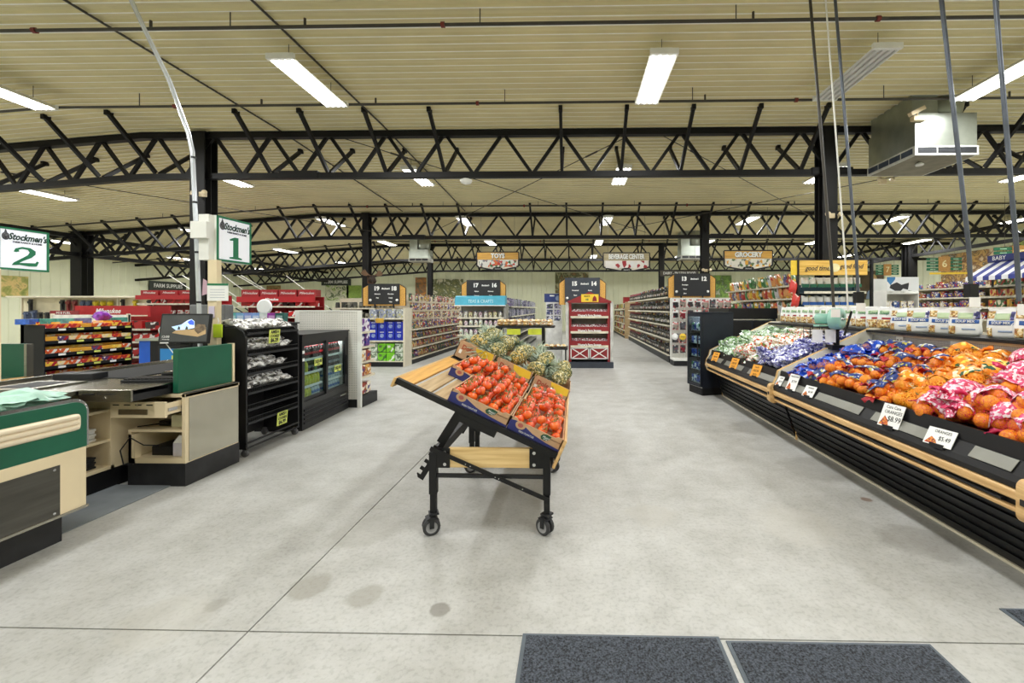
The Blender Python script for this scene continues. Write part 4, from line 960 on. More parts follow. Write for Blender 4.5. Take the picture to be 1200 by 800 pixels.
# keyboard, handset, monitor
t = thing('keyboard', 'black register keyboard on the steel drawer lid', 'keyboard', (-3.48, 3.50, .8455), .12)
MB().bx(-.21, .21, -.09, .09, 0, .02).build('keyboard_base', dark, t, bevel=.004)
for r_ in range(5):
    for c_ in range(12): MB().bx(-.195+.0325*c_, -.168+.0325*c_, -.078+.031*r_, -.054+.031*r_, .02, .03).build('key', black, t) if (r_ == 0 and c_ == 0) else None
km = MB().bx(0, .027, 0, .024, 0, .010).mesh('key', black)
for r_ in range(5):
    for c_ in range(12): 
        if r_ or c_: obj('key', km, t, (-.195+.0325*c_, -.078+.031*r_, .02))
t = thing('barcode_scanner', 'black handheld scanner lying beside the keyboard', 'scanner', (-3.50, 3.68, .846), .9)
MB().tube([(-.09, 0, .025), (0, 0, .03), (.06, 0, .045)], [.016, .02, .024], 10).build('handle', black, t); MB().bx(.04, .11, -.035, .035, .0, .06).build('head', black, t, bevel=.01)
t = thing('register_monitor', 'black flat register monitor showing a cave and beach picture', 'monitor', (-3.49, 3.70, .848)); t.rotation_euler = (R(-9), 0, R(6))
MB().bx(-.21, .21, 0, .03, .375, .645).build('bezel', black, t, bevel=.006)
scr = M('screen_glow_grey', (58, 60, 60), .3, emit=.5, var=.12)
s_ = MB().bx(-.196, .196, -.0015, .0, .392, .63).build('screen', scr, t)
def flat(nm, pts, mt, par, y, dx=0, dz=0): return MB().prism([(x+dx, z+dz) for x, z in pts], 'y', y-.0008, y).build(nm, mt, par)
flat('picture_sand', [(-.10, .47), (-.02, .455), (.12, .435), (.185, .46), (.18, .52), (.06, .50), (-.06, .50)], M('screen_sand', (176, 148, 106), .4, emit=.4), s_, -.0016)
flat('picture_sky', [(-.11, .525), (-.03, .545), (.02, .585), (.05, .595), (.078, .575), (.085, .515), (.02, .50), (-.07, .495)], M('screen_sky', (150, 190, 238), .4, emit=.6, scale=9, alt=(226, 236, 246)), s_, -.0025)
flat('picture_blue', [(.02, .568), (.05, .59), (.074, .572), (.078, .54), (.04, .545)], M('screen_blue', (60, 96, 220), .4, emit=.6), s_, -.0034)
flat('picture_rock', [(.083, .52), (.10, .55), (.17, .545), (.185, .50), (.12, .46), (.09, .49)], M('screen_rock', (128, 108, 84), .4, emit=.35, scale=30, alt=(60, 50, 40)), s_, -.0034)
for x in (-.045, .02): flat('picture_islet', [(x-.012, .50), (x+.012, .50), (x+.006, .525), (x-.006, .53)], M('screen_islet', (60, 70, 50), .4, emit=.2), s_, -.0036)
text('12:08', .03, inkw, s_, (-.15, -.003, .435)); text('Wednesday', .013, inkw, s_, (-.145, -.003, .412))
MB().bx(-.04, .04, .03, .06, .0, .5-.09).build('stand_neck', black, t); MB().bx(-.1, .1, -.02, .12, -.0, .015).build('stand_foot', black, t); MB().bx(-.19, -.12, -.0012, 0, .377, .386).build('badge', cardw, t)
MB().tube([(-.21, .02, .46), (-.24, .03, .42), (-.22, .03, .36), (-.1, .05, .2)], .004, 6).build('cable', cardw, t)
for k_ in KIDS[t]:
    if k_.name.split('.')[0] not in ('stand_neck', 'stand_foot', 'cable'): k_.location.z -= .085
# objects on the cabinet shelves
t = thing('black_adapter', 'black power adapter with coiled cable on the middle shelf of the register cabinet', 'adapter', (-3.44, 3.55, .461)); MB().bx(-.05, .05, -.03, .03, 0, .04).build('brick', black, t, bevel=.005)
MB().tube([(.05, 0, .03), (.1, .02, .05), (.12, -.04, .03), (.07, -.06, .02), (.02, -.05, .03), (-.05, -.06, .02), (-.16, -.1, .01)], .006, 6).build('cable', black, t)
tag(MB().bx(-.07, .07, -.06, .06, 0, .10).build('cream_carton', M('pale_carton', (222, 220, 190), .7), None, (-3.275, 3.54, .461), bevel=.003), 'pale cream carton on the middle shelf of the register cabinet', 'box')
tag(MB().bx(-.09, .09, -.1, .1, 0, .075).build('black_device_box', black, None, (-3.42, 3.58, .226), bevel=.004), 'flat black device on the bottom shelf of the register cabinet', 'box')
t = thing('open_white_box', 'small white box with raised flaps on the bottom shelf of the register cabinet', 'box', (-3.265, 3.52, .226)); MB().bx(-.045, .045, -.06, .06, 0, .11).build('carton', M('lilac_white', (226, 222, 236), .6), t)
MB().add([(-.045, -.06, .11), (.045, -.06, .11), (.03, -.03, .16), (-.03, -.02, .165)], [(0, 1, 2, 3)]).build('flap', cardw, t)
tag(MB().tube([(-3.46, 3.5, .30), (-3.52, 3.42, .33), (-3.60, 3.39, .40), (-3.66, 3.37, .30), (-3.60, 3.34, .20), (-3.55, 3.36, .19)], .005, 6).build('loose_cable', black), 'thin black cable looping out of the register cabinet', 'cable')
# lane sign posts
def lane_sign(num, X, Y, z0, label):
    """sign face looks along +x; local x runs along world +y"""
    t = thing('lane_sign', label, 'sign', (X, Y, 0), R(88))
    w, h = .43, .44
    MB().bx(-.045, .007, -.055, .035, 0, z0).build('post', cream, t)
    b_ = MB().bx(.012, w, .0, .115, z0, z0+h).build('light_box', white, t, bevel=.004)
    MB().bx(-.10, -.046, .0, .16, z0+.20, z0+.36).build('ballast_box', white, t, bevel=.004); MB().bx(-.052, .012, .02, .12, z0-.0, z0+h-.005).build('bracket', white, t)
    MB().bx(.03, w-.018, -.003, .0, z0+.018, z0+h-.018).build('lit_face', M('lit_sign_face', (236, 238, 246), .4, emit=.25, var=.02), b_)
    f = MB()
    for x0, x1, c, d in ((.012, w, z0, z0+.02), (.012, w, z0+h-.02, z0+h), (.012, .032, z0, z0+h), (w-.02, w, z0, z0+h)): f.bx(x0, x1, -.008, .0, c, d)
    f.build('green_frame', inkg, b_)
    text("Stockmen's", .095, M('dark_green_ink', (18, 56, 42), .5), b_, (w*.58, -.005, z0+h*.79), shear=.35, sx=.72, bold=.003); text('FARM RANCH & HOME', .026, ink, b_, (w*.58, -.005, z0+h*.67), sx=.9, bold=.0006)
    em = MB().prism([(.075+.030*math.cos(R(q)), z0+h*.79+.040*math.sin(R(q))) for q in range(0, 360, 20)], 'y', -.006, -.003); em.prism([(.062, z0+h*.86), (.075, z0+h*.96), (.088, z0+h*.86)], 'y', -.006, -.003); em.build('round_emblem', M('emblem_grey', (84, 84, 88), .5, var=.5, scale=60), b_)
    if num == '1':
        g_ = MB().prism([(-.075, -.11), (.075, -.11), (.075, -.095), (.032, -.088), (.032, .11), (-.012, .11), (-.07, .085), (-.07, .07), (-.03, .075), (-.03, -.088), (-.075, -.095)], 'y', -.007, -.003)
        g_.xf(Matrix.Translation((w*.54, 0, z0+h*.33))); g_.build('numeral', inkg, b_)
    else:
        up = [(-.10, .05), (-.085, .09), (-.03, .115), (.04, .11), (.085, .075), (.085, .035), (.05, -.01), (-.02, -.055), (-.055, -.085), (.03, -.078), (.085, -.075), (.10, -.05), (.115, -.06), (.095, -.115), (.03, -.12), (-.05, -.108), (-.115, -.118), (-.10, -.085), (-.03, -.025), (.02, .02), (.035, .055), (.02, .085), (-.03, .092), (-.06, .075), (-.055, .055), (-.08, .045)]
        g_ = MB().prism([(x*.95, z*.86) for x, z in up], 'y', -.007, -.003); g_.xf(Matrix.Translation((w*.54, 0, z0+h*.345))); g_.build('numeral', inkg, b_)
    return t
l1 = lane_sign('1', -3.445, 4.035, 1.91, 'green framed white lane sign with a large number one on a cream post')
l2 = lane_sign('2', -5.87, 4.21, 1.85, 'green framed white lane sign with a large number two at the frame edge')
# papers and bits on post 1
t = thing('notice_sheet', 'white notice sheet with green header clipped to the lane 1 post', 'notice', (-3.44, 3.985, 0), R(10)); MB().bx(-.03, .15, -.012, -.008, 1.52, 1.68).build('paper', cardw, t); MB().bx(-.03, .15, -.014, -.007, 1.665, 1.685).build('green_header', inkg, t)
for k in range(4): MB().bx(-.005, .12, -.013, -.012, 1.55+.025*k, 1.554+.025*k).build('print_line', M('faint_ink', (170, 176, 190), .6), t)
t = thing('lime_tag', 'lime green hang tag on the lane 1 post', 'tag', (-3.37, 3.98, 1.17)); MB().bx(-.045, .045, -.012, 0, 0, .13).build('tag_body', M('lime_plastic', (196, 220, 48), .4), t, bevel=.01); MB().tube([(0, -.006, .13), (.01, -.006, .16), (0, -.006, .19)], .003, 6).build('loop', cardw, t)
tag(MB().prism([(-.02, 0), (.03, .02), (.02, .14), (-.01, .16)], 'y', 0, .004).build('pink_flag', M('faded_pink_paper', (206, 170, 186), .7), None, (-3.505, 3.98, 1.57), (0, 0, .2)), 'small faded pink flag stuck to the lane 1 post', 'flag')
tag(MB().bx(-.025, .03, -.005, 0, 1.36, 1.47).build('lilac_note', M('lilac_paper', (216, 206, 226), .7), None, (-3.44, 3.985, 0)), 'small lilac note below the notice on the lane 1 post', 'note')
tag(MB().bx(-.2, .2, 0, .12, 0, .24).build('grey_terminal', M('grey_plastic', (120, 122, 124), .5), None, (-4.02, 4.60, 1.25), bevel=.01), 'grey framed terminal back behind the monitor', 'monitor'); 
tag(MB().bx(-.03, .03, 0, .05, 0, .42).build('terminal_pole', dark, None, (-4.02, 4.6, .836)), 'dark pole under the grey terminal on the checkout counter', 'pole')
# white cable pole
t = thing('cable_pole', 'shiny white conduit bent at the truss and running down to the register', 'pole')
MB().tube([(-3.735, 4.2, .86), (-3.75, 4.2, 1.4), (-3.78, 4.2, 2.2), (-3.82, 4.2, 3.02), (-3.86, 4.2, 3.2), (-4.05, 4.2, 3.72), (-4.25, 4.15, 4.2), (-4.42, 4.1, 4.64)], .02, 10).build('conduit', M('glossy_white_pipe', (214, 220, 228), .22, .3, var=.05, coat=.5), t)
for z in (1.5, 2.0, 2.5, 2.95): MB().tube([(-3.75-.0375*(z-1.4)*1.05, 4.2, z), (-3.75-.0375*(z-1.4)*1.05, 4.2, z+.02)], .0225, 10).build('cable_tie', dark, t)
MB().tube([(-3.735, 4.2, .836), (-3.735, 4.2, .86)], .05, 12).build('foot', dark, t)
# lane 2 pieces
t = thing('lane_two_counter', 'green and wood edged lane 2 checkout counter behind the bagging well', 'checkout counter', (-6.05, 3.6, 0))
MB().bx(-.9, .0, -.6, .95, .0, .15).build('kick', black, t); MB().bx(-.9, 0, -.6, .95, .15, .66).build('cream_body', cream, t); MB().bx(-.95, .06, -.65, 1.0, .66, .70).build('green_top', green, t, bevel=.004); MB().bx(.06, .075, -.65, 1.0, .655, .705).build('wood_edge', maple, t)
MB().bx(-.9, .07, .93, .97, .70, 1.06).build('green_screen', green, t); MB().bx(.07, .10, .92, .98, .70, 1.06).build('steel_edge', steel, t)

# ================================================================ BLACK WIRE SNACK RACK
t = thing('snack_rack', 'tall black wire rack on casters with shelves of bagged treats beside the register', 'rack', (-3.17, 4.065, 0))
Lr = .80; dp = .42
ep = [(0, .08), (0, 1.15), (-.03, 1.22), (-.09, 1.26), (-dp, 1.26), (-dp, .08)]
for yy in (0, Lr-.02):
    m = MB(); m.prism(ep, 'y', yy, yy+.02); m.build('end_panel', black, t)
MB().bx(-dp, -dp+.02, .02, Lr-.02, .08, 1.26).build('back_panel', M('black_wire_back', (38, 38, 40), .5), t)
for z in (.085, .135): MB().tube([(-.005, 0, z), (-.005, Lr, z)], .011, 8).build('bottom_rail', black, t)
for yy in (.03, Lr-.03):
    for x in (-.03, -dp+.04):
        c = MB().lathe([(.01, -.012), (.034, -.012), (.034, .012), (.01, .012)], 14); c.xf(Matrix.Translation((x, yy, .034)) @ Matrix.Rotation(R(90), 4, 'X')); c.bx(x-.012, x+.012, yy-.02, yy+.02, .05, .085); c.build('caster', greyr, t)
shelfz = [1.205, 1.0, .81, .62, .46, .33]
for z in shelfz:
    m = MB(); f = -.005; bk = -.36; zb = z+.055
    m.tube([(f, .02, z), (f, Lr-.02, z)], .006, 6); m.tube([(f, .02, z+.04), (f, Lr-.02, z+.04)], .005, 6); m.tube([(bk, .02, zb), (bk, Lr-.02, zb)], .005, 6)
    for k in range(27): y_ = .03+.0285*k; m.bar((f, y_, z), (bk, y_, zb), .003)
    for k in range(1, 8): u = k/8; m.bar((f+(bk-f)*u, .02, z+.055*u), (f+(bk-f)*u, Lr-.02, z+.055*u), .003)
    for k in range(28): y_ = .02+.028*k; m.bar((f, y_, z), (f, y_, z+.04), .003)
    m.build('wire_shelf', black, t); MB().bx(-.002, .006, .02, Lr-.02, z-.018, z+.004).build('price_channel', dark, t)
sn = pillow(.135, .11, .06, 77, 6, 6, .005); sn.materials.append(PAL('treat_bag_film', [(236, 234, 232), (226, 224, 222), (216, 212, 206)], .22, [(244, 244, 244), (150, 146, 142), (236, 234, 232), (90, 86, 84), (248, 248, 248)], 48, .65, coat=.6))
for si, (z, n_) in enumerate(zip(shelfz[:4], (8, 8, 7, 8))):
    for q in range(3):
        for k in range(n_):
            if (q == 2 and rnd.random() < .5): continue
            u = .09+.10*(q % 3)
            y_ = 4.05+.09+(Lr-.18)*k/(n_-1)+rnd.uniform(-.015, .015)
            if si == 2 and k >= n_-1: continue
            tag(obj('treat_bag', sn, None, (-3.17-u, y_, z+.055*u/.36+.045+.02*(q == 1)+rnd.uniform(0, .012)), (rnd.uniform(-.2, .2), .25+rnd.uniform(-.2, .2), rnd.uniform(0, 6.3))),
                'clear bag of light treats on the %s shelf of the black snack rack' % ORD[si], 'bag', 'treat bags on the %s shelf of the snack rack' % ORD[si])
for yy, z, big, lab in ((4.43, 1.085, '$6.29', 'pale lime price sign hanging on the upper part of the black snack rack'), (4.55, .195, '$6.99', 'pale lime price sign hanging on the lower part of the black snack rack')):
    t = thing('rack_price_sign', lab, 'sign', (-3.155, yy, z), R(90)-.0); t.rotation_euler = (R(4), 0, R(90))
    MB().bx(-.08, .08, -.003, 0, 0, .14).build('card', limec, t); text('AMISH', .05, ink, t, (0, -.004, .115), sx=.85, bold=.001); text('COOKIES', .04, ink, t, (0, -.004, .073), sx=.8, bold=.001); text(big, .055, ink, t, (0, -.004, .03), sx=.9, bold=.002)
# boxes and round sign behind the rack
bt = thing('gift_card_shelf', 'dark shelf unit behind the snack rack carrying a row of small boxes', 'shelf', (-4.30, 5.62, 0)); MB().bx(-.42, .42, 0, .3, 0, 1.235).build('cabinet', black, bt); MB().bx(-.44, .44, -.02, .32, 1.235, 1.255).build('shelf_top', dark, bt)
for k, (c, nm) in enumerate((((90, 180, 180), 'teal'), ((120, 170, 214), 'sky blue'), ((130, 150, 216), 'periwinkle'), ((122, 158, 220), 'pale blue'), ((204, 214, 214), 'silver white'), ((150, 40, 160), 'purple'), ((20, 96, 90), 'dark green'))):
    t = thing('tissue_box', nm+' small box in the row behind the black snack rack', 'box', (-4.63+.108*k, 5.74, 1.256), .1)
    MB().bx(-.055, .055, -.05, .05, 0, .13).build('carton', M('carton_%d' % k, c, .5, var=.1, scale=20), t); MB().bx(-.038, .038, -.0515, -.05, .03, .095).build('pale_label', M('carton_label_%d' % k, mix(c, (240, 240, 250), .6), .5), t)
t = thing('round_sign', 'round white sign with dark ring reading core above the snack rack', 'sign', (-4.42, 6.02, 1.47))
m = MB(); m.lathe([(.0, 0), (.11, 0), (.11, .012), (0, .012)], 28); m.xf(Matrix.Rotation(R(90), 4, 'X')); m.build('disc', cardw, t)
m = MB(); m.lathe([(.088, .012), (.1, .012), (.1, .016), (.088, .016)], 28); m.xf(Matrix.Rotation(R(90), 4, 'X')); m.build('ring', inkw, t); text('core', .085, ink, t, (0, -.014, 0), bold=.003); MB().bx(-.01, .01, 0, .02, -.45, -.08).build('stem', dark, t); MB().bx(-.1, .1, -.08, .1, -1.47, -.45).build('base_stand', black, t)

# ================================================================ GLASS DOOR DRINKS COOLER
t = thing('drinks_cooler', 'low black drinks cooler with two sliding glass doors full of bottles', 'cooler', (-3.20, 4.97, 0), R(3.5))
w, d, h = 1.17, .55, 1.12   # along +y from local origin
bk = M('cooler_black', (30, 31, 33), .4)
MB().bx(-d, 0, 0, .05, 0, h).build('side_panel', bk, t); MB().bx(-d, 0, w-.05, w, 0, h).build('side_panel', bk, t); MB().bx(-d, -d+.03, .05, w-.05, .05, h-.05).build('back_wall', white, t)
MB().bx(-d, .0, .05, w-.05, h-.09, h).build('top_panel', bk, t); MB().bx(-d-.01, .012, -.01, w+.01, h, h+.018).build('lid', bk, t); MB().bx(-d, 0, .05, w-.05, .0, .06).build('bottom', bk, t); MB().bx(-d+.03, -.05, .05, w-.05, .30, .325).build('cabinet_floor', white, t); MB().bx(-.05, 0, .05, w-.05, .27, .33).build('door_sill', bk, t)
for yy in (.052, w-.056): MB().bx(-d+.03, -.06, yy, yy+.004, .325, h-.09).build('inner_liner', white, t)
for k in range(4): MB().prism([(0, .065+.05*k), (.016, .075+.05*k), (.016, .088+.05*k), (0, .10+.05*k)], 'y', .03, w-.03).build('grille_slat', dark, t)
MB().bx(-.03, -.001, .03, w-.03, .06, .27).build('grille_back', black, t); MB().bx(.016, .019, w-.28, w-.12, .225, .24).build('silver_badge', chrome, t)
for i, (y0_, x_) in enumerate(((.05, -.03), (w/2-.02, -.006))):
    L_ = w/2-.03; z0_, z1_ = .33, h-.09
    f = MB().bx(x_-.02, x_, y0_, y0_+.045, z0_, z1_).bx(x_-.02, x_, y0_+L_-.045, y0_+L_, z0_, z1_).bx(x_-.02, x_, y0_+.045, y0_+L_-.045, z0_, z0_+.04).bx(x_-.02, x_, y0_+.045, y0_+L_-.045, z1_-.04, z1_).build('sliding_door', bk, t)
    MB().bx(x_-.012, x_-.008, y0_+.045, y0_+L_-.045, z0_+.04, z1_-.04).build('door_glass', glass, f)
MB().bx(.0, .02, w-.075, w-.045, .5, .78).build('door_handle', bk, t, bevel=.005)
MB().bx(-.14, -.10, .08, w-.08, h-.105, h-.092).build('lamp_strip', lamp, t)
for k in range(4): MB().bx(-.002, .002, .004, .046, h-.30+.045*k, h-.265+.045*k).build('white_sticker', cardw, t) if k % 2 == 0 else None
ld = bpy.data.lights.new('cooler_light', 'AREA'); ld.shape = 'RECTANGLE'; ld.size = .2; ld.size_y = 1.0; ld.energy = 7; obj('cooler_light', ld, t, (-.2, w/2, h-.11))
csz = [.326, .49, .655, .82]
for z in csz[1:]: MB().bx(-d+.04, -.06, .06, w-.06, z-.012, z-.004).build('shelf', white, t); 
for z in csz[1:]: MB().bx(-.06, -.056, .06, w-.06, z-.018, z+.012).build('shelf_edge', cardw, t)
def bottle_proto(name, label, liquid, lab, cap, H=.2, r=.031):
    q = thing(name, label, 'bottle')
    MB().lathe([(r*.8, 0), (r, .01), (r, H*.3), (r*.93, H*.35), (r*.93, H*.52), (r, H*.56), (r*.95, H*.66), (r*.5, H*.84), (r*.42, H*.88), (r*.42, H*.93)], 12).build('bottle_body', liquid, q)
    MB().lathe([(r*1.0, H*.33), (r*1.02, H*.335), (r*1.02, H*.53), (r*1.0, H*.535)], 12).build('label_band', lab, q); MB().lathe([(r*.46, H*.92), (r*.46, H), (r*.3, H)], 10).build('cap', cap, q)
    return Proto(q)
drk = {'cola': bottle_proto('soda_bottle', 'x', M('cola_liquid', (44, 20, 16), .15), M('soda_red', (196, 24, 36), .4), M('soda_red_cap', (206, 30, 40), .4)),
       'green': bottle_proto('soda_bottle', 'x', M('green_soda', (60, 150, 70), .15), M('green_label', (36, 120, 60), .4), M('cap_green', (40, 130, 60), .4)),
       'yellow': bottle_proto('soda_bottle', 'x', M('yellow_soda', (226, 220, 70), .15), M('yellow_label', (206, 210, 40), .4), M('cap_yellow', (220, 200, 40), .4)),
       'clear': bottle_proto('water_bottle', 'x', M('water_plastic', (206, 220, 226), .12, coat=.5), M('water_label', (70, 120, 190), .4), M('cap_white', (236, 236, 240), .4)),
       'dark': bottle_proto('soda_bottle', 'x', M('dark_soda', (60, 50, 56), .15), M('silver_label', (150, 150, 160), .35), M('cap_black', (30, 30, 30), .4))}
cn = {'cola': 'red labelled cola bottle', 'green': 'green soda bottle', 'yellow': 'yellow soda bottle', 'clear': 'clear water bottle', 'dark': 'dark soda bottle with silver label'}
mt_ = Matrix.Translation((-3.20, 4.97, 0)) @ Matrix.Rotation(R(3.5), 4, 'Z')
for si, z in enumerate(csz):
    for half in range(2):
        for k in range(7):
            kind = (('clear', 'clear'), ('yellow', 'clear'), ('green', 'dark'), ('cola', 'cola'))[si][half]
            if si == 0 and half == 0: kind = 'clear' if k > 3 else 'yellow'
            if si == 1: kind = ('yellow', 'clear')[half]
            if si == 2 and half == 0: kind = ('green', 'green', 'yellow', 'dark', 'dark', 'green', 'dark')[k]
            for row in range(2 if si in (1, 3) else 1):
                p = mt_ @ Vector((-.10-.08*row, .11+half*.53+.067*k, z))
                drk[kind].put(p, (0, 0, rnd.uniform(0, 6)), '%s on the %s shelf of the drinks cooler' % (cn[kind], ORD[3-si]), '%ss on the %s cooler shelf' % (cn[kind], ORD[3-si]), (1, 1, .78))
for yy, z, lab in ((.36, .73, 'pale lime price tag on the nearer cooler door'), (.86, .58, 'pale lime price tag on the farther cooler door')):
    p = mt_ @ Vector((-.004, yy, z)); t = thing('cooler_price_tag', lab, 'tag', p, R(93.5)); MB().bx(-.09, .09, -.002, 0, 0, .085).build('card', limec, t); text('2/$3.00', .052, ink, t, (0, -.003, .05), bold=.002); text('SODA', .022, ink, t, (0, -.003, .015))

# ================================================================ WHITE PEGBOARD GONDOLA behind the cooler
pegw = PERF('white_pegboard', (232, 230, 222), (120, 118, 110), .026, .2)
t = thing('pegboard_gondola', 'white pegboard backed gondola end standing behind the drinks cooler', 'shelving', (-4.06, 6.16, 0))
W_ = .95
MB().bx(0, W_, 0, .02, .12, 1.40).build('pegboard_back', pegw, t)
for x in (0, W_-.03): MB().bx(x-.008, x+.045, -.012, .03, 0, 1.42).build('upright', white, t)
MB().bx(0, W_, -.004, .025, 1.40, 1.42).build('top_rail', white, t); b_ = MB().bx(.0, W_+.02, .03, .50, 0, .16).build('base_deck', dark, t)
MB().bx(0, W_, -.004, .03, .0, .12).build('kick_plate', dark, t)
pz = [.17, .44, .66, .88, 1.10]
for z in pz[1:]:
    s_ = MB().bx(0, W_+.02, .03, .42, z-.025, z).build('shelf', almond, t); MB().bx(0, W_+.02, .42, .43, z-.03, z+.012).build('price_strip', cardw, s_)
box = lambda a_, b_, c_, mt: MB().bx(-a_/2, a_/2, -b_/2, b_/2, 0, c_).mesh('carton', mt)
pk = [box(.12, .16, .16, PAL('mixed_carton_print', [(150, 60, 40), (196, 140, 70), (90, 50, 110), (230, 220, 200)], .5, [(240, 230, 210), (150, 60, 40), (220, 170, 80), (60, 50, 120)], 22, .6)), box(.1, .14, .19, PAL('violet_carton_print', [(110, 60, 140), (70, 70, 160), (236, 232, 240)], .5, [(240, 236, 246), (110, 60, 140), (40, 50, 140)], 22, .6))]
for si, z in enumerate(pz):
    for k in range(6):
        for q in range(2):
            tag(obj('small_carton', pk[1 if si >= 3 else 0], None, (-4.06+.14+.145*k, 6.16+.13+.17*q, z+.001), (0, 0, rnd.uniform(-.1, .1))), 'small printed carton on the %s shelf at the back of the white pegboard gondola' % ORD[4-si], 'box', 'cartons on the %s shelf of the pegboard gondola' % ORD[4-si])
# entrance mats
loop = M('charcoal_loop_pile', (84, 90, 100), .95, var=.1, scale=130, bump=.9, alt=(14, 15, 18))
for x0, x1, y1, lab in ((-.225, .640, 1.893, 'charcoal entrance mat with dark rubber edge beside the other entrance mat'), (.662, 1.535, 1.87, 'charcoal entrance mat lying on the produce case side'), (2.05, 2.9, 2.10, 'black entrance mat of which only a corner shows near the produce case')):
    t = thing('entrance_mat', lab, 'mat', (x0, -.2, 0))
    w_, l_ = x1-x0, y1+.2
    MB().bx(0, w_, 0, l_, 0, .006).build('rubber_border', M('blue_grey_rubber', (88, 96, 104), .6), t, bevel=.002)
    MB().bx(.018, w_-.018, .018, l_-.018, .006, .011).build('pile_field', loop, t)
# ================================================================ SHELVING AISLES
def gondola(name, label, loc, rz, L, d, H, zs, mt=almond, back=None, base=.12, ends=True, cat='shelving', lips=True):
    """front faces local -y; x runs 0..L, y runs 0 (shelf front) .. d (back)"""
    t = thing(name, label, cat, loc, rz)
    MB().bx(0, L, d-.02, d, base, H).build('back_panel', back or mt, t)
    MB().bx(0, L, .02, d, 0, base).build('base', dark, t); MB().bx(0, L, -.01, d-.02, base, base+.02).build('base_shelf', mt, t)
    n = max(1, round(L/1.22))
    for k in range(n+1):
        x = L*k/n; MB().bx(max(0, x-.02), min(L, x+.02), d-.05, d-.018, base, H).build('upright', mt, t)
    for z in zs:
        s = MB().bx(.005, L-.005, 0, d-.02, z-.022, z).build('shelf', mt, t)
        if lips: MB().bx(.005, L-.005, -.008, 0, z-.03, z+.01).build('price_strip', M('pale_price_strip', (226, 220, 200), .4, var=.15, scale=14), s)
    if ends:
        for x in (0, L-.015): MB().bx(x, x+.015, .0, d, base, min(H, (max(zs) if zs else H)+.05)).build('end_panel', mt, t) if ends == 'solid' else None
    T = Matrix.Translation(loc) @ Matrix.Rotation(rz, 4, 'Z')
    return t, T
def put(mesh, name, cat, T, p, rz, label, group, scale=1, rot=(0, 0)):
    o = obj(name, mesh, None, T @ Vector(p), (rot[0], rot[1], rz+T.to_euler().z))
    if scale != 1: o.scale = (scale,)*3 if not isinstance(scale, tuple) else scale
    return tag(o, label, cat, group)
def fill(meshes, name, cat, T, L, y, z, pitch, label, group, rows=1, rstep=.12, jit=.01, rz=.12, scl=.06, levels=1, lh=.1, x0=.06, skip=0.0, tilt=0):
    n = max(1, int((L-2*x0)/pitch)+1)
    for lv in range(levels):
        for r_ in range(rows):
            for k in range(n):
                if rnd.random() < skip: continue
                put(meshes[rnd.randrange(len(meshes))], name, cat, T, (x0+(L-2*x0)*k/max(1, n-1)+rnd.uniform(-jit, jit), y+rstep*r_, z+.001+lh*lv), rnd.uniform(-rz, rz), label, group, rnd.uniform(1-scl, 1+scl), (tilt*rnd.uniform(.4, 1.2), 0))
def carton_mesh(w, d, h, mt): return MB().bx(-w/2, w/2, 0, d, 0, h).mesh('carton', mt)
def jar_mesh(r, h, mt, capm): return MB().lathe([(r*.95, 0), (r, .01), (r, h*.8), (r*.8, h*.86), (r*.85, h*.87), (r*.85, h), (r*.5, h)], 10, ms=[0, 0, 0, 0, 1, 1, 1]).mesh('jar', [mt, capm])
def hang_mesh(w, h, mt, cm):
    m = MB().bx(-w/2, w/2, 0, .004, -h, 0, 0)
    m.add([(-w*.42, 0, -h*.9), (w*.42, 0, -h*.9), (w*.42, 0, -h*.3), (-w*.42, 0, -h*.3), (-w*.3, -.03, -h*.8), (w*.3, -.03, -h*.8), (w*.3, -.03, -h*.4), (-w*.3, -.03, -h*.4)], [(4, 5, 6, 7), (0, 1, 5, 4), (1, 2, 6, 5), (2, 3, 7, 6), (3, 0, 4, 7)], 1)
    return m.mesh('blister_pack', [mt, cm])
gay = [(150, 40, 90), (200, 160, 50), (90, 60, 130), (190, 70, 50), (60, 110, 70), (220, 200, 150), (60, 80, 140), (170, 120, 60)]
P_candy = PAL('sweet_bag_print', gay, .35, gay+[(240, 236, 226), (40, 30, 40)], 26, .55, coat=.3)
P_snack = PAL('crisp_bag_print', [(56, 120, 66), (220, 180, 50), (176, 50, 50), (214, 150, 90), (90, 90, 140), (120, 160, 120), (200, 200, 206), (200, 120, 60)], .3, [(240, 230, 200), (180, 40, 40), (230, 190, 60), (60, 90, 60), (240, 240, 240)], 14, .4, coat=.4)
P_tin = PAL('tin_label_print', [(60, 64, 150), (90, 60, 130), (170, 60, 60), (220, 210, 190), (80, 110, 160), (200, 150, 70)], .4, [(236, 232, 226), (60, 60, 130), (180, 60, 60), (220, 190, 90)], 26, .5)
P_box = PAL('grocery_box_print', [(190, 150, 80), (170, 60, 50), (230, 224, 206), (80, 120, 80), (214, 180, 110), (120, 80, 60)], .45, [(236, 226, 200), (170, 60, 50), (226, 180, 60), (60, 80, 60)], 20, .55)
P_book = PAL('media_case_print', [(110, 100, 150), (150, 150, 180), (70, 80, 120), (200, 200, 210), (60, 70, 70), (130, 120, 170), (90, 110, 90)], .35, [(220, 220, 230), (80, 70, 130), (60, 60, 70), (170, 170, 190)], 30, .55)
def chip_mesh(w, h, t, s):
    me = pillow(w, h, t, s, 6, 7, .005); 
    for v in me.vertices: v.co = (v.co.x, v.co.z, v.co.y+h/2)
    return me
CH = [chip_mesh(.24, .33, .10, 200+s) for s in range(2)]; SB = [chip_mesh(.15, .19, .05, 210+s) for s in range(2)]
for me in CH: me.materials.append(P_snack)
for me in SB: me.materials.append(P_candy)

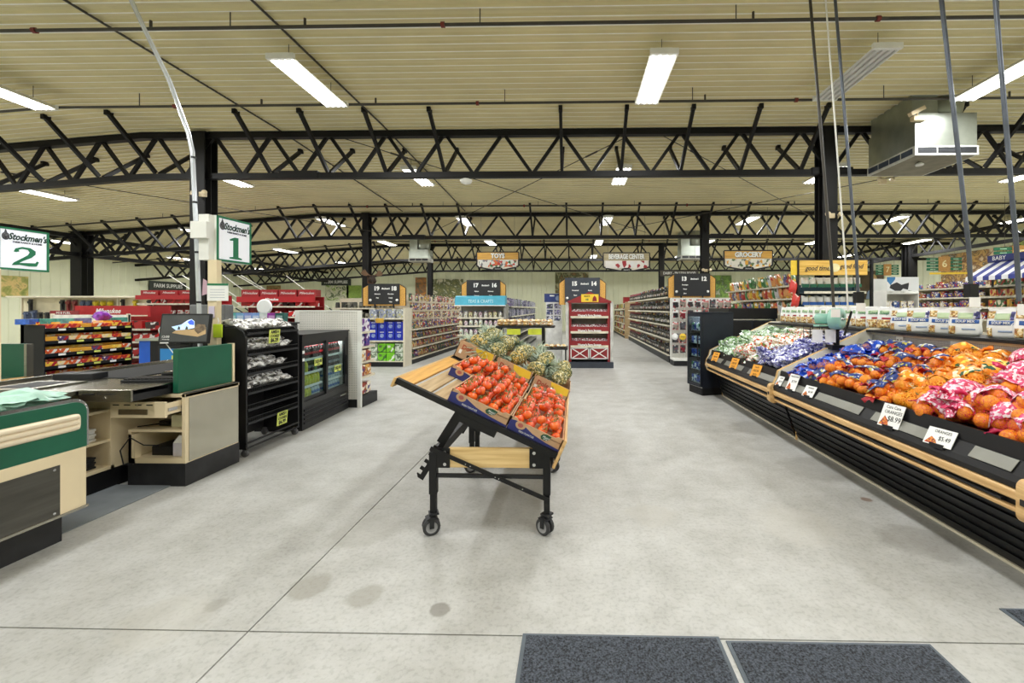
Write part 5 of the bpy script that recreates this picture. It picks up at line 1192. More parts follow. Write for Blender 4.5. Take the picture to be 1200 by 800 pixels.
# ---- aisle signs
signb = M('sign_black', (36, 37, 40), .5, var=.08); signs_ = M('sign_slate', (54, 60, 70), .5, var=.08); knobw = M('sign_knob', (236, 236, 232), .35)
def aisle_sign(x0, x1, y, z0, z1, a, b, la, lb, label, face=signb, drop=.1):
    t = thing('aisle_sign', label, 'sign', ((x0+x1)/2, y, 0)); w = (x1-x0)
    MB().bx(-w/2, w/2, -.02, .01, z0, z1).build('sign_board', face, t)
    W2 = w/2+.14; h = z1-z0
    arch = [(-W2, z0-.04)]+[(-W2, z1-.22*h)]+[(-W2+.10, z1-.10*h), (-W2+.14, z1-.06*h), (W2-.14, z1-.06*h), (W2-.10, z1-.10*h), (W2, z1-.22*h), (W2, z0-.04)]
    ar = MB().prism(arch[::-1], 'y', .012, .04).build('wood_arch', amber, t)
    m = MB()
    for p, q in zip(arch, arch[1:]): m.bar((p[0], .026, p[1]), (q[0], .026, q[1]), .016, .034)
    m.build('arch_rim', dark, ar)
    for s in (-1, 1):
        k = MB().lathe([(.0, 0), (.035, 0), (.03, .02), (0, .024)], 12); k.xf(Matrix.Translation((s*(w/2-.06), -.02, z0+.2*h)) @ Matrix.Rotation(R(90), 4, 'X')); k.build('knob', knobw, t)
    text(a, .145, inkw, t, (-w*.23, -.022, z1-.24*h), bold=.008); text(b, .145, inkw, t, (w*.32, -.022, z1-.24*h), bold=.008)
    text("Stockmen's", .06, inkw, t, (w*.06, -.022, z1-.24*h), shear=.3, sx=.75, bold=.003)
    for k, s in enumerate(la): text(s, .042, inkw, t, (-w*.2, -.022, z1-h*(.5+.19*k)), sx=.9, bold=.002)
    for k, s in enumerate(lb): text(s, .042, inkw, t, (w*.22, -.022, z1-h*(.5+.19*k)), sx=.9, bold=.002)
    for s in (-.3, .3): MB().bx(w*s-.02, w*s+.02, .01, .03, z0-drop, z0).build('sign_post', dark, t)
    return t
aisle_sign(-5.2, -4.4, 10.72, 1.55, 2.07, '19', '18', ['Bakeware', 'Pets'], ['Chocolate', 'Candy', 'Nuts'], 'black aisle sign numbered nineteen and eighteen on wooden arch')
aisle_sign(-2.92, -2.0, 11.62, 1.6, 2.22, '17', '16', ['Kitchen', 'Seasonal'], ['Stationery', 'Crafts'], 'black aisle sign numbered seventeen and sixteen on wooden arch')
aisle_sign(-.22, .68, 10.95, 1.58, 2.23, '15', '14', ['Household', 'Paper'], ['Snacks', 'Candy'], 'slate grey aisle sign numbered fifteen and fourteen behind the red barn gable', signs_)
aisle_sign(2.62, 3.55, 11.17, 1.765, 2.35, '13', '12', ['Beverages', 'Water', 'Juice'], [], 'black aisle sign numbered thirteen and twelve above the white pegboard end')

# ---- endcap 18/19
t, T = gondola('end_cap_shelf', 'white end shelf with grey, blue and green packs under the nineteen and eighteen sign', (-5.1, 10.45, 0), 0, .92, .45, 1.46, [1.2, .645], almond, ends=False)
MB().bx(.9, .94, -.01, .45, 0, 1.46).build('side_post', almond, t)
gp = carton_mesh(.19, .2, .23, PAL('grey_pack_print', [(150, 156, 176), (168, 172, 170), (150, 160, 140), (130, 140, 160)], .35, [(226, 228, 230), (110, 120, 140), (190, 186, 120)], 24, .45))
fill([gp], 'wrapped_pack', 'pack', T, .92, .06, 1.2, .2, 'grey wrapped pack on the top shelf of the 19 and 18 end shelf', 'grey packs on the end shelf', x0=.12)
bp = carton_mesh(.2, .25, .23, M('royal_blue_carton', (24, 44, 178), .4, var=.15, scale=14)); 
for lv in range(2):
    for k in range(4):
        b_ = put(bp, 'drink_carton', 'carton', T, (.13+.215*k, .05, .647+.235*lv), 0, 'royal blue drink carton stacked on the middle shelf of the 19 and 18 end shelf', 'royal blue cartons on the end shelf')
        e = Vector(b_.location); MB().prism([(.05*math.cos(R(q)), .12+.05*math.sin(R(q))) for q in range(0, 360, 30)], 'y', -.003, 0).build('round_mark', M('blue_white_mark', (150, 170, 220), .5, scale=40, var=.4), b_); MB().bx(-.05, .05, -.003, 0, .2, .215).build('white_lettering_bar', inkw, b_)
gnp = carton_mesh(.2, .25, .21, PAL('lime_pack_print', [(120, 200, 40)], .35, [(120, 200, 40), (226, 236, 220), (90, 120, 70), (60, 110, 50)], 16, .45)); gwp = carton_mesh(.2, .25, .21, PAL('grey_green_pack_print', [(190, 206, 184)], .35, [(120, 140, 110), (230, 234, 228), (90, 110, 90)], 22, .6))
for lv in range(2):
    for k in range(4): put(gnp if k in (1, 2) else gwp, 'paper_towel_pack', 'pack', T, (.13+.215*k, .05, .142+.22*lv), 0, ('lime green paper pack' if k in (1, 2) else 'grey green paper pack')+' stacked at the bottom of the 19 and 18 end shelf', ('lime' if k in (1, 2) else 'grey green')+' packs on the end shelf')
tag(MB().bx(-.1, .1, 0, .003, 0, .11).build('shelf_tag', M('amber_shelf_tag', (216, 170, 60), .6), None, (-4.78, 10.43, 1.09)), 'amber shelf tag on the 19 and 18 end shelf', 'tag')

# ---- snack side of the same run, facing +x
t, T = gondola('snack_gondola', 'long gondola of hanging sweets and bagged snacks seen down its length', (-4.16, 10.95, 0), R(90), 7.3, .5, 1.82, [.9, .65, .41], almond)
HK = [hang_mesh(.15, .2, P_candy, P_candy), hang_mesh(.13, .18, P_candy, P_candy)]
for ri, z in enumerate((1.84, 1.60, 1.36, 1.13)):
    k = 0; x = .1
    while x < 7.2:
        put(HK[k % 2], 'sweet_bag', 'bag', T, (x, .06+rnd.uniform(0, .1), z), rnd.uniform(-.15, .15), 'hanging sweet bag in the %s peg row of the snack gondola' % ORD[ri], 'sweet bags in the %s peg row' % ORD[ri]); x += .165 if x < 3.5 else .24; k += 1
for k in range(8):
    for z in (1.84, 1.60, 1.36, 1.13): MB().tube([(.5+.9*k, .02, z-.01), (.5+.9*k, .46, z-.01)], .004, 5).build('peg_hook', chrome, t)
for si, z in enumerate((.9, .65, .41, .14)):
    fill(SB, 'snack_pack', 'snack', T, 7.2, .1, z, .155, 'printed snack pack on the %s shelf of the snack gondola' % ORD[si], 'snack packs on the %s shelf of the snack gondola' % ORD[si], 1, .14, .02, .3, .12, tilt=-.3)

# ---- endcap 17/16 with turquoise canopy
t, T = gondola('canopy_end_shelf', 'grey end shelf with a turquoise canopy header under the sign for aisle seventeen', (-3.1, 11.3, 0), 0, 1.28, .45, 1.52, [1.2, .98, .74, .5, .26], greyp)
hd = MB().prism([(-.02, 1.53), (-.14, 1.53), (-.10, 1.74), (-.02, 1.78), (.2, 1.78), (.2, 1.53)], 'x', -.02, 1.3).build('canopy_header', teal, t); MB().bx(-.03, 1.31, -.15, .22, 1.51, 1.53).build('canopy_edge', cardw, hd)
text('TEAS & CRAFTS', .12, M('pale_aqua_ink', (206, 236, 240), .5), hd, (.66, -.125, 1.63), (R(79), 0, 0), sx=.8)
MB().bx(1.25, 1.31, -.02, .45, 0, 1.56).build('side_post', greyp, t)
JW = [jar_mesh(.05, .17, PAL('pale_jar_label', [(230, 230, 220), (210, 190, 200), (226, 220, 180), (200, 214, 200)], .35, [(240, 240, 236), (120, 60, 90), (180, 170, 110)], 30, .4), PAL('jar_lid', [(90, 100, 130), (60, 70, 80), (130, 60, 90), (180, 180, 186)], .4))]
for si, z in enumerate((1.2, .98, .74, .5)):
    fill(JW, 'tea_jar', 'jar', T, 1.24, .07, z, .128, 'pale labelled jar on the %s shelf under the turquoise canopy' % ORD[si], 'jars on the %s shelf under the turquoise canopy' % ORD[si], x0=.09)
# media side facing +x
t, T = gondola('media_gondola', 'gondola of violet and white packages seen beside the turquoise canopy', (-1.72, 11.8, 0), R(90), 8.2, .5, 1.78, [1.5, 1.22, .94, .66, .4], greyp)
BK = [carton_mesh(.13, .05, .2, P_book), carton_mesh(.10, .06, .23, P_book)]
for si, z in enumerate((1.5, 1.22, .94)):
    fill(BK, 'media_case', 'package', T, 8.1, .06, z, .16, 'violet or white package on the %s shelf of the gondola past the canopy' % ORD[si], 'packages on the %s shelf past the canopy' % ORD[si], x0=.08)
# ---- bread table
t = thing('bread_table', 'small two tier black table stacked with pale bread rolls behind the pineapples', 'table', (-1.62, 8.85, 0))
MB().bx(0, 1.22, 0, .5, 1.04, 1.075).build('table_top', dark, t); MB().bx(.85, 1.5, -.15, .45, .60, .63).build('lower_shelf', dark, t)
for x in (.06, .98): MB().bar((x, .05, 0), (x, .05, 1.04), .04).build('leg', black, t); MB().bar((x, .45, 0), (x, .45, 1.04), .04).build('leg', black, t)
for x in (.88, 1.46): MB().bar((x, 0, 0), (x, 0, .6), .03).build('leg', black, t)
for x in (.38, .82): MB().bx(x-.14, x+.14, -.012, -.006, .90, 1.02).build('lime_card', M('lime_board', (206, 214, 60), .6), t)
loaf = pillow(.16, .12, .085, 300, 6, 6, .004); loaf.materials.append(PAL('bread_bag_film', [(226, 196, 140), (236, 214, 170), (222, 186, 120)], .3, [(240, 224, 190), (226, 190, 120), (246, 240, 226), (180, 120, 70)], 22, .6, coat=.5))
for lv in range(2):
    for k in range(9):
        for r_ in range(2): tag(obj('bread_bag', loaf, None, (-1.62+.08+.13*k, 8.85+.1+.2*r_, 1.077+.035+.066*lv), (rnd.uniform(-.1, .1), rnd.uniform(-.1, .1), rnd.uniform(1.2, 1.9))), 'bagged bread rolls on the upper tier of the bread table', 'bread', 'bread on the upper tier')
for k in range(5): tag(obj('bread_bag', loaf, None, (-1.62+.93+.12*k, 8.85+.02, .632+.035), (0, 0, rnd.uniform(1.2, 1.9))), 'bagged bread rolls on the lower tier of the bread table', 'bread', 'bread on the lower tier')
# ---- blue and white carton stack beside the barn
t = thing('stock_carton', 'dark blue printed carton on top of the stack beside the red barn shelf', 'carton', (-.52, 11.3, 1.61)); MB().bx(-.24, .22, -.15, .15, 0, .22).build('carton', M('deep_blue_print', (36, 56, 120), .5, var=.12), t); MB().prism([(.12+.07*math.cos(R(q)), .1+.07*math.sin(R(q))) for q in range(0, 360, 30)], 'y', -.153, -.15).build('pale_print', M('pale_blue_print', (130, 150, 190), .5), t); MB().bx(-.1, .02, -.153, -.15, .15, .18).build('white_lettering', inkw, t)
t = thing('stock_display', 'white printed display carrier below the dark blue carton beside the barn shelf', 'display', (-.52, 11.3, 0)); MB().bx(-.2, .22, -.15, .15, 0, 1.608).build('carrier', M('white_display_board', (222, 222, 220), .5), t)
for k in range(2):
    for q in range(3): MB().bx(-.18+.2*k, -.02+.2*k, -.156, -.15, 1.12+.16*q-.0, 1.25+.16*q).build('printed_panel', P_book, t)
# ---- red barn shelf
t = thing('barn_shelf', 'red barn shaped end shelf with gable roof and white crossed doors', 'shelving', (-.17, 10.45, 0)); bw = 1.12
barnr = M('barn_red', (146, 36, 42), .45, var=.08); barnw = M('barn_back_grey', (196, 196, 190), .5)
MB().bx(-.0, bw+.02, -.12, .5, 0, .14).build('base', M('barn_base_navy', (58, 64, 76), .5), t); MB().bx(.08, bw-.08, .40, .42, .14, 1.62).build('back_panel', barnw, t)
for x in (-.02, bw-.05): MB().bx(x, x+.07, -.02, .48, .14, 1.6).build('white_post', M('barn_post_white', (214, 212, 206), .45), t)
for x in (.06, bw-.12): MB().bx(x, x+.06, -.03, .40, .14, 1.6).build('red_post', barnr, t)
MB().prism([(.03, 1.58), (bw-.03, 1.58), (bw-.03, 1.62), (bw*.64, 1.78), (bw*.5, 1.85), (bw*.36, 1.78), (.03, 1.62)], 'y', -.06, -.02).build('gable', barnr, t)
gs = MB().bx(.36, .78, -.068, -.06, 1.60, 1.79).build('yellow_sign', yellow, t); text('MADE IN', .05, ink, gs, (.5, -.07, 1.74), sx=.7, bold=.001); text('AB', .06, inkg, gs, (.5, -.07, 1.66), bold=.002); MB().prism([(.63, 1.62), (.74, 1.62), (.73, 1.70), (.685, 1.76), (.64, 1.70)], 'y', -.071, -.068).build('barn_picture', barnr, gs)
MB().bx(.12, bw-.12, -.02, .40, 1.56, 1.58).build('ceiling_board', barnw, t)
BZ = (1.27, .90, .555)
for si, z in enumerate(BZ):
    MB().bx(.1, bw-.1, -.02, .40, z-.02, z).build('shelf', barnr, t); f = MB().bx(.08, bw-.08, -.05, -.02, z-.01, z+.10).build('red_front', barnr, t); MB().bx(.1, bw-.1, -.056, -.05, z-.065, z-.01).build('cream_strip', M('cream_strip', (232, 224, 200), .5), f)
    text("Wagner's Farm Sausage", .07, inkw, f, (bw/2, -.058, z+.005), sx=.85, bold=.003)
sp_ = pillow(.09, .13, .03, 310, 5, 5, .004); sp_.materials.append(PAL('sausage_pack', [(214, 206, 210), (180, 130, 140), (220, 216, 216)], .3, [(240, 238, 240), (160, 90, 100), (130, 70, 80)], 40, .5, coat=.4))
for si, z in enumerate(BZ):
    for k in range(10): tag(obj('sausage_pack', sp_, None, (-.17+.17+.087*k, 10.45+.03, z+.10), (R(65)+rnd.uniform(-.2, .2), 0, rnd.uniform(-.2, .2))), 'small pale meat pack behind the %s red front of the barn shelf' % ORD[si], 'pack', 'meat packs on the %s barn shelf' % ORD[si])
for i in range(2):
    x0, x1 = .10+.47*i, .10+.47*i+.45; z0, z1 = .21, .49
    dr = MB().bx(x0, x1, -.045, -.03, z0, z1).build('crossed_door', barnr, t); m = MB()
    for p, q in (((x0, z0+.012), (x1, z0+.012)), ((x0, z1-.012), (x1, z1-.012)), ((x0+.012, z0), (x0+.012, z1)), ((x1-.012, z0), (x1-.012, z1)), ((x0, z0), (x1, z1)), ((x0, z1), (x1, z0))): m.bar((p[0], -.048, p[1]), (q[0], -.048, q[1]), .024, .006, up=(0, 1, 0))
    m.build('white_cross_trim', inkw, dr)
# ---- wine gondola
wz = [1.75, 1.36, .99, .61]
t, T = gondola('wine_gondola', 'long gondola with five rows of dark wine bottles along the aisle', (2.52, 19.7, 0), R(-90), 8.3, .5, 1.78, wz, almond, base=.18)
def wine(nm, gl, lb, capm, sp=False):
    r, H = .037, .30
    pr = [(r*.9, 0), (r, .012), (r, H*.24), (r*1.015, H*.245), (r*1.015, H*.46), (r, H*.465), (r, H*.58), (r*.75, H*.67), (r*.4, H*.73), (r*.36, H*.86), (r*.42, H*.865), (r*.42, H), (r*.2, H)]
    return MB().lathe(pr, 10, ms=[0, 0, 0, 1, 1, 0, 0, 0, 0, 0, 2, 2, 2]).mesh('wine_bottle', [gl, lb, capm])
wg = PAL('wine_glass', [(26, 30, 26), (34, 22, 26), (40, 46, 30), (20, 20, 24)], .12, amount=0); wl = PAL('wine_label', [(220, 214, 200), (70, 66, 64), (44, 46, 56), (170, 150, 100), (190, 190, 194), (110, 40, 44), (34, 34, 38)], .5, [(40, 40, 44), (150, 140, 110), (210, 208, 200), (50, 30, 34)], 40, .5); wc = PAL('wine_capsule', [(40, 40, 44), (120, 30, 40), (180, 150, 70), (60, 70, 90), (200, 200, 204)], .35, amount=0)
WB = [wine('a', wg, wl, wc)]
wl2 = wz+[.2]
for si, z in enumerate(wl2):
    nm = 'dark wine bottle on the %s shelf of the wine gondola' % ORD[si]
    for k in range(52): put(WB[0], 'wine_bottle', 'bottle', T, (8.22-.097*k, .08+rnd.uniform(-.01, .01), z+.002), rnd.uniform(0, 6.3), nm, 'wine bottles on the %s shelf' % ORD[si], rnd.uniform(.92, 1.06))
m = MB()
for z in wl2:
    for x in [.08+.1*k for k in range(31)]:
        s = len(m.v); pr = [(.034, 0), (.037, .07), (.037, .14), (.037, .17), (.015, .215), (.014, .29)]; m.lathe(pr, 6, c=(x, .09, z+.002), ms=[0, 1, 0, 0, 2])
o = m.build('distant_wine_bottles', [wg, PAL('wine_label_mixed', [(60, 60, 64)], .5, [(40, 40, 44), (200, 196, 186), (60, 40, 40), (160, 150, 120)], 8, .9), wc], t); o['kind'] = 'stuff'
tag(MB().bx(-.13, .13, -.003, 0, 0, .16).build('green_topper_card', M('lime_topper', (180, 206, 130), .6), None, (2.66, 11.5, 1.785), (0, 0, 0)), 'pale green topper card beside the 13 and 12 sign', 'card')
t2, T2 = gondola('far_drinks_gondola', 'shorter drinks gondola with wooden end beyond the wine gondola', (2.45, 26.2, 0), R(-90), 5.8, .5, 1.7, [1.4, 1.05, .7, .38], M('warm_shelf_wood', (190, 164, 120), .5))
MB().bx(5.78, 5.82, 0, .5, 0, 1.75).build('wood_end', oldwood, t2)
DB = [jar_mesh(.06, .26, PAL('drink_pack_print', [(60, 50, 40), (150, 40, 40), (180, 160, 60), (50, 80, 50), (200, 190, 170)], .35, amount=.3, scale=12), wc)]
for si, z in enumerate((1.4, 1.05, .7, .38, .14)): fill(DB, 'drink_bottle', 'bottle', T2, 5.7, .1, z, .24, 'drink bottle on the %s shelf of the far drinks gondola' % ORD[si], 'bottles on the %s shelf of the far gondola' % ORD[si])
tag(MB().bx(0, 1.0, 0, .4, 0, .3).build('red_crate', red, None, (2.5, 21.2, 1.70)), 'red crate on top of the far drinks gondola', 'crate')
# ---- pegboard end 13/12
t = thing('pegboard_end', 'white pegboard end display hung with blister packs under the sign for aisle thirteen', 'display', (2.52, 11.15, 0))
MB().bx(0, 1.55, .02, .05, .16, 1.72).build('pegboard_panel', pegw, t); MB().bx(0, 1.55, -.38, .05, 0, .13).build('base', dark, t); MB().bx(0, 1.55, -.40, .05, .13, .17).build('base_shelf', white, t)
for x in (0, .36, 1.52): MB().bx(x, x+.03, .0, .02, .16, 1.72).build('upright', white, t)
bl = [hang_mesh(.15, .22, PAL('blister_card', [(232, 230, 228), (226, 222, 218), (60, 60, 66), (200, 120, 120)], .4, [(60, 60, 64), (240, 240, 240), (190, 80, 80)], 24, .4), PAL('blister_tool', [(40, 40, 44), (60, 56, 60), (120, 40, 50), (90, 90, 96), (150, 140, 130)], .25, amount=.3))]
for ri, z in enumerate((1.68, 1.40, 1.10, .80, .5)):
    for k in range(8):
        put(bl[0], 'blister_pack', 'pack', Matrix.Translation((2.52, 11.15, 0)), (.11+.19*k, -.10, z), rnd.uniform(-.1, .1), 'blister pack in the %s row of the white pegboard end' % ORD[ri], 'blister packs in the %s pegboard row' % ORD[ri], rnd.uniform(.9, 1.15))
        MB().tube([(.11+.19*k, .02, z-.005), (.11+.19*k, -.12, z-.005)], .004, 5).build('peg_hook', chrome, t)
t = thing('yellow_tag', 'round yellow offer tag on the white pegboard end', 'tag', (2.80, 10.99, .72)); m = MB(); m.lathe([(0, 0), (.085, 0), (.085, .004), (0, .004)], 20); m.xf(Matrix.Rotation(R(90), 4, 'X')); m.build('disc', yellow, t); text('SALE', .05, ink, t, (0, -.006, 0))
t = thing('white_tag', 'round white offer tag on the white pegboard end', 'tag', (2.60, 10.99, .72)); m = MB(); m.lathe([(0, 0), (.085, 0), (.085, .004), (0, .004)], 20); m.xf(Matrix.Rotation(R(90), 4, 'X')); m.build('disc', cardw, t)

# ================================================================ RIGHT: CRISPS, TUBS, WALL SHELVES
t, T = gondola('crisp_gondola', 'tall gondola with leaning crisp bags behind the service counter', (5.25, 14.8, 0), R(-90), 4.4, .5, 2.2, [2.0, 1.68, 1.3, .9, .5], almond)
for si, z in enumerate((2.0, 1.68, 1.3)):
    fill(CH, 'crisp_bag', 'snack', T, 4.35, .18, z, .2, 'crisp bag leaning on the %s shelf of the crisp gondola' % ORD[si], 'crisp bags on the %s shelf' % ORD[si], 1, .1, .03, .5, .1, x0=.12, tilt=.25)
t, T = gondola('tub_gondola', 'dark teal shelf unit with two rows of white bags under the yellow banner', (3.80, 7.12, 0), 0, 1.02, .33, 1.85, [1.72, 1.49], M('teal_black_shelf', (34, 62, 74), .5), base=1.1 if False else .12)
MB().bx(-.02, 1.04, .0, .30, .14, 1.2).build('lower_front', dark, t)
gb = lambda c, n: chip_mesh_m(.115, .165, .07, 320+n, PAL('white_bag_%d' % n, [(240, 238, 232)], .3, [(240, 238, 232), (250, 248, 244), c, (230, 220, 160)], 14, .35, coat=.4))
def chip_mesh_m(w, h, t, s, mt):
    me = chip_mesh(w, h, t, s); me.materials.append(mt); return me
G1, G2 = gb((40, 130, 90), 1), gb((36, 90, 160), 2)
for k in range(8):
    for z, mm, c in ((1.80, G1, 'green'), (1.5, G2, 'blue')):
        o = put(mm, 'tortilla_bag', 'bag', T, (.08+.123*k, .12, z), rnd.uniform(-.15, .15), 'white and %s bag on the %s shelf under the yellow banner' % (c, 'upper' if c == 'green' else 'lower'), 'white and %s bags under the banner' % c)
        MB().bx(-.055, .055, -.04, -.03, .0, .055).build('colour_band', M('band_'+c, (30, 110, 80) if c == 'green' else (36, 90, 170), .4), o)
t = thing('banner_sign', 'yellow wooden banner with flowing script over the white tortilla bags', 'sign', (3.68, 7.06, 0)); MB().bx(.0, 1.1, -.02, .01, 1.99, 2.23).build('banner_board', WOOD('yellow_board', (236, 196, 104), (210, 160, 60), axis=0), t)
MB().bx(-.03, 0, -.03, .02, 0, 2.25).build('banner_post', black, t); MB().bx(-.12, -.03, -.02, .01, 1.99, 2.23).build('yellow_flag', yellow, t); MB().bx(1.16, 1.19, -.03, .02, 0, 2.25).build('banner_post', black, t); MB().bx(1.1, 1.16, -.01, .01, 2.1, 2.14).build('banner_bracket', black, t)
text('good times', .11, M('script_brown', (74, 62, 50), .6), t, (.31, -.022, 2.10), shear=.35, sx=.85, bold=.002); text('good food', .11, M('script_brown', (74, 62, 50)), t, (.84, -.022, 2.13), shear=.35, sx=.8, bold=.002)
MB().prism([(.57+.09*math.cos(R(q)), 2.11+.07*math.sin(R(q))) for q in range(0, 360, 30)], 'y', -.024, -.02).build('crest', M('crest_cream', (246, 232, 180), .6), t)
for k, (x, z) in enumerate(((3.56, 1.74), (3.60, 1.52))):
    tag(obj('crisp_bag', CH[0], None, (x, 7.03, z-.06), (0, .25, .4)), ('big red crisp bag hanging on the banner post, upper one', 'red crisp bag hanging on the banner post, lower one')[k], 'snack'); 
redbag = CH[0].copy(); redbag.materials.clear(); redbag.materials.append(PAL('red_crisp_print', [(200, 40, 34)], .3, [(200, 40, 34), (230, 110, 60), (240, 220, 200)], 12, .4, coat=.4))
for o in COL.objects:
    if o.get('label', '').endswith('one') and o.name.startswith('crisp_bag'): o.data = redbag; o.scale = (.7, .8, .7)
t = thing('white_display_stand', 'white shelf stand with a blue and black header at the start of the grocery wall', 'display', (6.15, 8.5, 0))
for z in (.3, 1.2, 1.46, 1.75): MB().bx(0, .6, 0, .4, z-.02, z).build('shelf', white, t)
MB().bx(0, .6, .38, .4, 0, 2.05).build('back_panel', white, t); MB().bx(-.015, 0, 0, .4, 0, 1.8).build('side_panel', white, t); MB().bx(.6, .615, 0, .4, 0, 2.05).build('side_panel', white, t)
MB().bx(0, .6, -.01, .0, 1.79, 2.06).build('header_card', PAL('cow_print', [(236, 238, 240)], .5, [(236, 238, 240), (40, 40, 44), (60, 130, 190), (240, 240, 240)], 6, .5, per_object=False), t)
tb = carton_mesh(.11, .12, .13, P_tin)
for z in (1.2, 1.46):
    for k in range(4): put(tb, 'tea_box', 'box', Matrix.Translation((6.15, 8.5, 0)), (.08+.14*k, .05, z), 0, 'small printed box on the %s shelf of the white stand' % ('lower' if z < 1.3 else 'upper'), 'boxes on the %s white stand shelf' % ('lower' if z < 1.3 else 'upper'))
t, T = gondola('grocery_gondola', 'long grocery shelving of tins and boxes along the right hand side', (9.0, 12.2, 0), R(-90), 5.4, .5, 2.0, [1.93, 1.7, 1.47, 1.2, .9, .6], almond)
tn = [jar_mesh(.05, .12, P_tin, chrome), carton_mesh(.12, .1, .16, P_tin)]; bx_ = [carton_mesh(.13, .1, .18, P_box), carton_mesh(.17, .1, .15, P_box)]
for si, z in enumerate((1.93, 1.7, 1.47, 1.2)):
    fill(tn, 'grocery_tin', 'tin', T, 2.6, .08, z, .13, 'tin or small box on the %s grocery shelf before the awning' % ORD[si], 'tins on the %s grocery shelf' % ORD[si], skip=.12)
    T3 = T @ Matrix.Translation((2.7, 0, 0))
    fill(bx_, 'grocery_box', 'box', T3, 2.6, .08, z, .17, 'grocery box on the %s shelf under the striped awning' % ORD[si], 'boxes on the %s shelf under the awning' % ORD[si], skip=.08)
# striped awning
t = thing('striped_awning', 'blue and white striped awning with dark blue sign boards over the grocery shelves', 'awning', (9.0, 7.0, 0))
aw = M('awning_white', (240, 240, 244), .6, var=.03); ab = M('awning_blue', (60, 70, 150), .6, var=.08)
N = 18; L_ = 2.3
for k in range(N):
    y0_, y1_ = L_*k/N, L_*(k+1)/N
    m = MB(); f = .35*(k/N); m.prism([(-.62, 2.02), (-.62, 2.10), (-.12, 2.42), (-.12, 2.40), (-.60, 2.085), (-.60, 2.02)], 'y', y0_, y1_); m.build('stripe_panel', aw if k % 2 else ab, t)
MB().bx(-.16, -.10, 0, L_, 2.42, 2.56).build('fascia', M('awning_navy', (40, 48, 110), .6), t)
for y_, s in ((2.05, 'BABY'), (1.1, 'SHOP'), (.35, 'BABY')): text(s, .12, inkw, t, (-.165, y_, 2.49), (R(90), 0, R(-90)))
MB().bx(-.3, -.26, .6, 1.0, 1.92, 2.0).build('hanging_garland', P_candy, t)
for y_ in (.05, L_-.05): MB().bar((-.1, y_, 1.9), (-.1, y_, 2.5), .03).build('bracket', dark, t)
# number signs 5, 6, 7
slatg = M('slat_green', (34, 104, 72), .6, var=.1); woodn = WOOD('number_board', (196, 150, 80), (160, 110, 50))
def num_sign(n, loc, rz, w):
    t = thing('number_sign', 'hanging green slatted sign with wooden board numbered '+{'5': 'five', '6': 'six', '7': 'seven'}[n], 'sign', loc, rz); h = .42
    for s in (-1, 1):
        for k in range(4):
            b_ = MB().bx(min(s*w*.17, s*w*.5), max(s*w*.17, s*w*.5), -.01, .01, h*.25*k+.01, h*.25*(k+1)-.012).build('slat', slatg, t)
            MB().bx(s*w*.33-.07, s*w*.33+.07, -.0125, -.01, h*.25*k+.04, h*.25*k+.06).build('pale_lettering', M('pale_green_ink', (190, 220, 190), .6), b_)
        MB().tube([(s*w*.3, 0, h), (s*w*.3, 0, 4.35-loc[2])], .004, 5).build('hanging_wire', pipe, t)
    MB().bx(-w*.5, w*.5, .011, .02, .02, .06).build('back_batten', dark, t); MB().bx(-w*.5, w*.5, .011, .02, h-.08, h-.04).build('back_batten', dark, t)
    nb = MB().bx(-w*.165, w*.165, -.02, .01, -.02, h+.02).build('number_board', woodn, t); text(n, .3, M('cream_ink', (236, 222, 170), .5), nb, (0, -.022, h/2), bold=.006); return t
num_sign('5', (11.5, 11.2, 2.62), R(-14), 1.15); num_sign('6', (11.6, 13.6, 2.62), R(-10), .95); num_sign('7', (12.6, 17.4, 2.78), R(0), .9)
t = thing('yellow_rail', 'yellow batten hanging below the sign numbered six', 'batten', (11.6, 13.45, 2.50), R(-10)); MB().bx(-.5, .6, -.015, .015, 0, .06).build('batten', yellow, t)
for x in (-.4, .5): MB().tube([(x, 0, .06), (x, 0, 1.9)], .004, 5).build('hanging_wire', pipe, t)
# ================================================================ HANGING POLES over the cases
for i, (top, bot, y, r, mt, lab) in enumerate((((2.36, 4.62), (2.60, 1.46), 4.32, .014, pipe, 'dark hanging pole farthest along over the joint of the cases'), ((2.50, 4.62), (2.73, 1.42), 4.30, .008, white, 'thin white hanging pole between two dark poles'), ((2.56, 4.62), (2.80, 1.52), 4.25, .014, M('blue_grey_pipe', (92, 98, 108), .35, .5), 'blue grey hanging pole with a dark box at its foot by the bag rolls'),
        ((2.98, 4.62), (3.29, 1.56), 3.6, .017, M('blue_grey_pipe', (0, 0, 0)), 'blue grey hanging pole with white tag over the orange case'), ((3.02, 4.62), (3.27, 1.50), 3.2, .016, M('blue_grey_pipe', (0, 0, 0)), 'blue grey hanging pole nearest the entrance over the orange case'))):
    t = thing('hanging_pole', lab, 'pole'); (x0, z0), (x1, z1) = top, bot
    z0 = 4.64; MB().tube([(x0, y, z0), (x0*.7+x1*.3, y, z0*.72+z1*.28), (x1-.02, y, z1+.4), (x1, y, z1)], r, 10).build('conduit', mt, t)
    for k in (.3, .55, .8): p = Vector((x0, y, z0)).lerp(Vector((x1, y, z1)), k); 
    if i in (2, 3): MB().bx(x1-.035, x1+.035, y-.03, y+.03, z1-.02, z1+.09).build('socket_box', black, t)
    if i != 1: MB().bx(x1-.045, x1+.045, y-.034, y-.031, z1-.10, z1-.02).build('white_tag', cardw, t)
    MB().bx(x0-.05, x0+.05, y-.05, y+.05, 4.63, 4.66).build('ceiling_plate', dark, t)
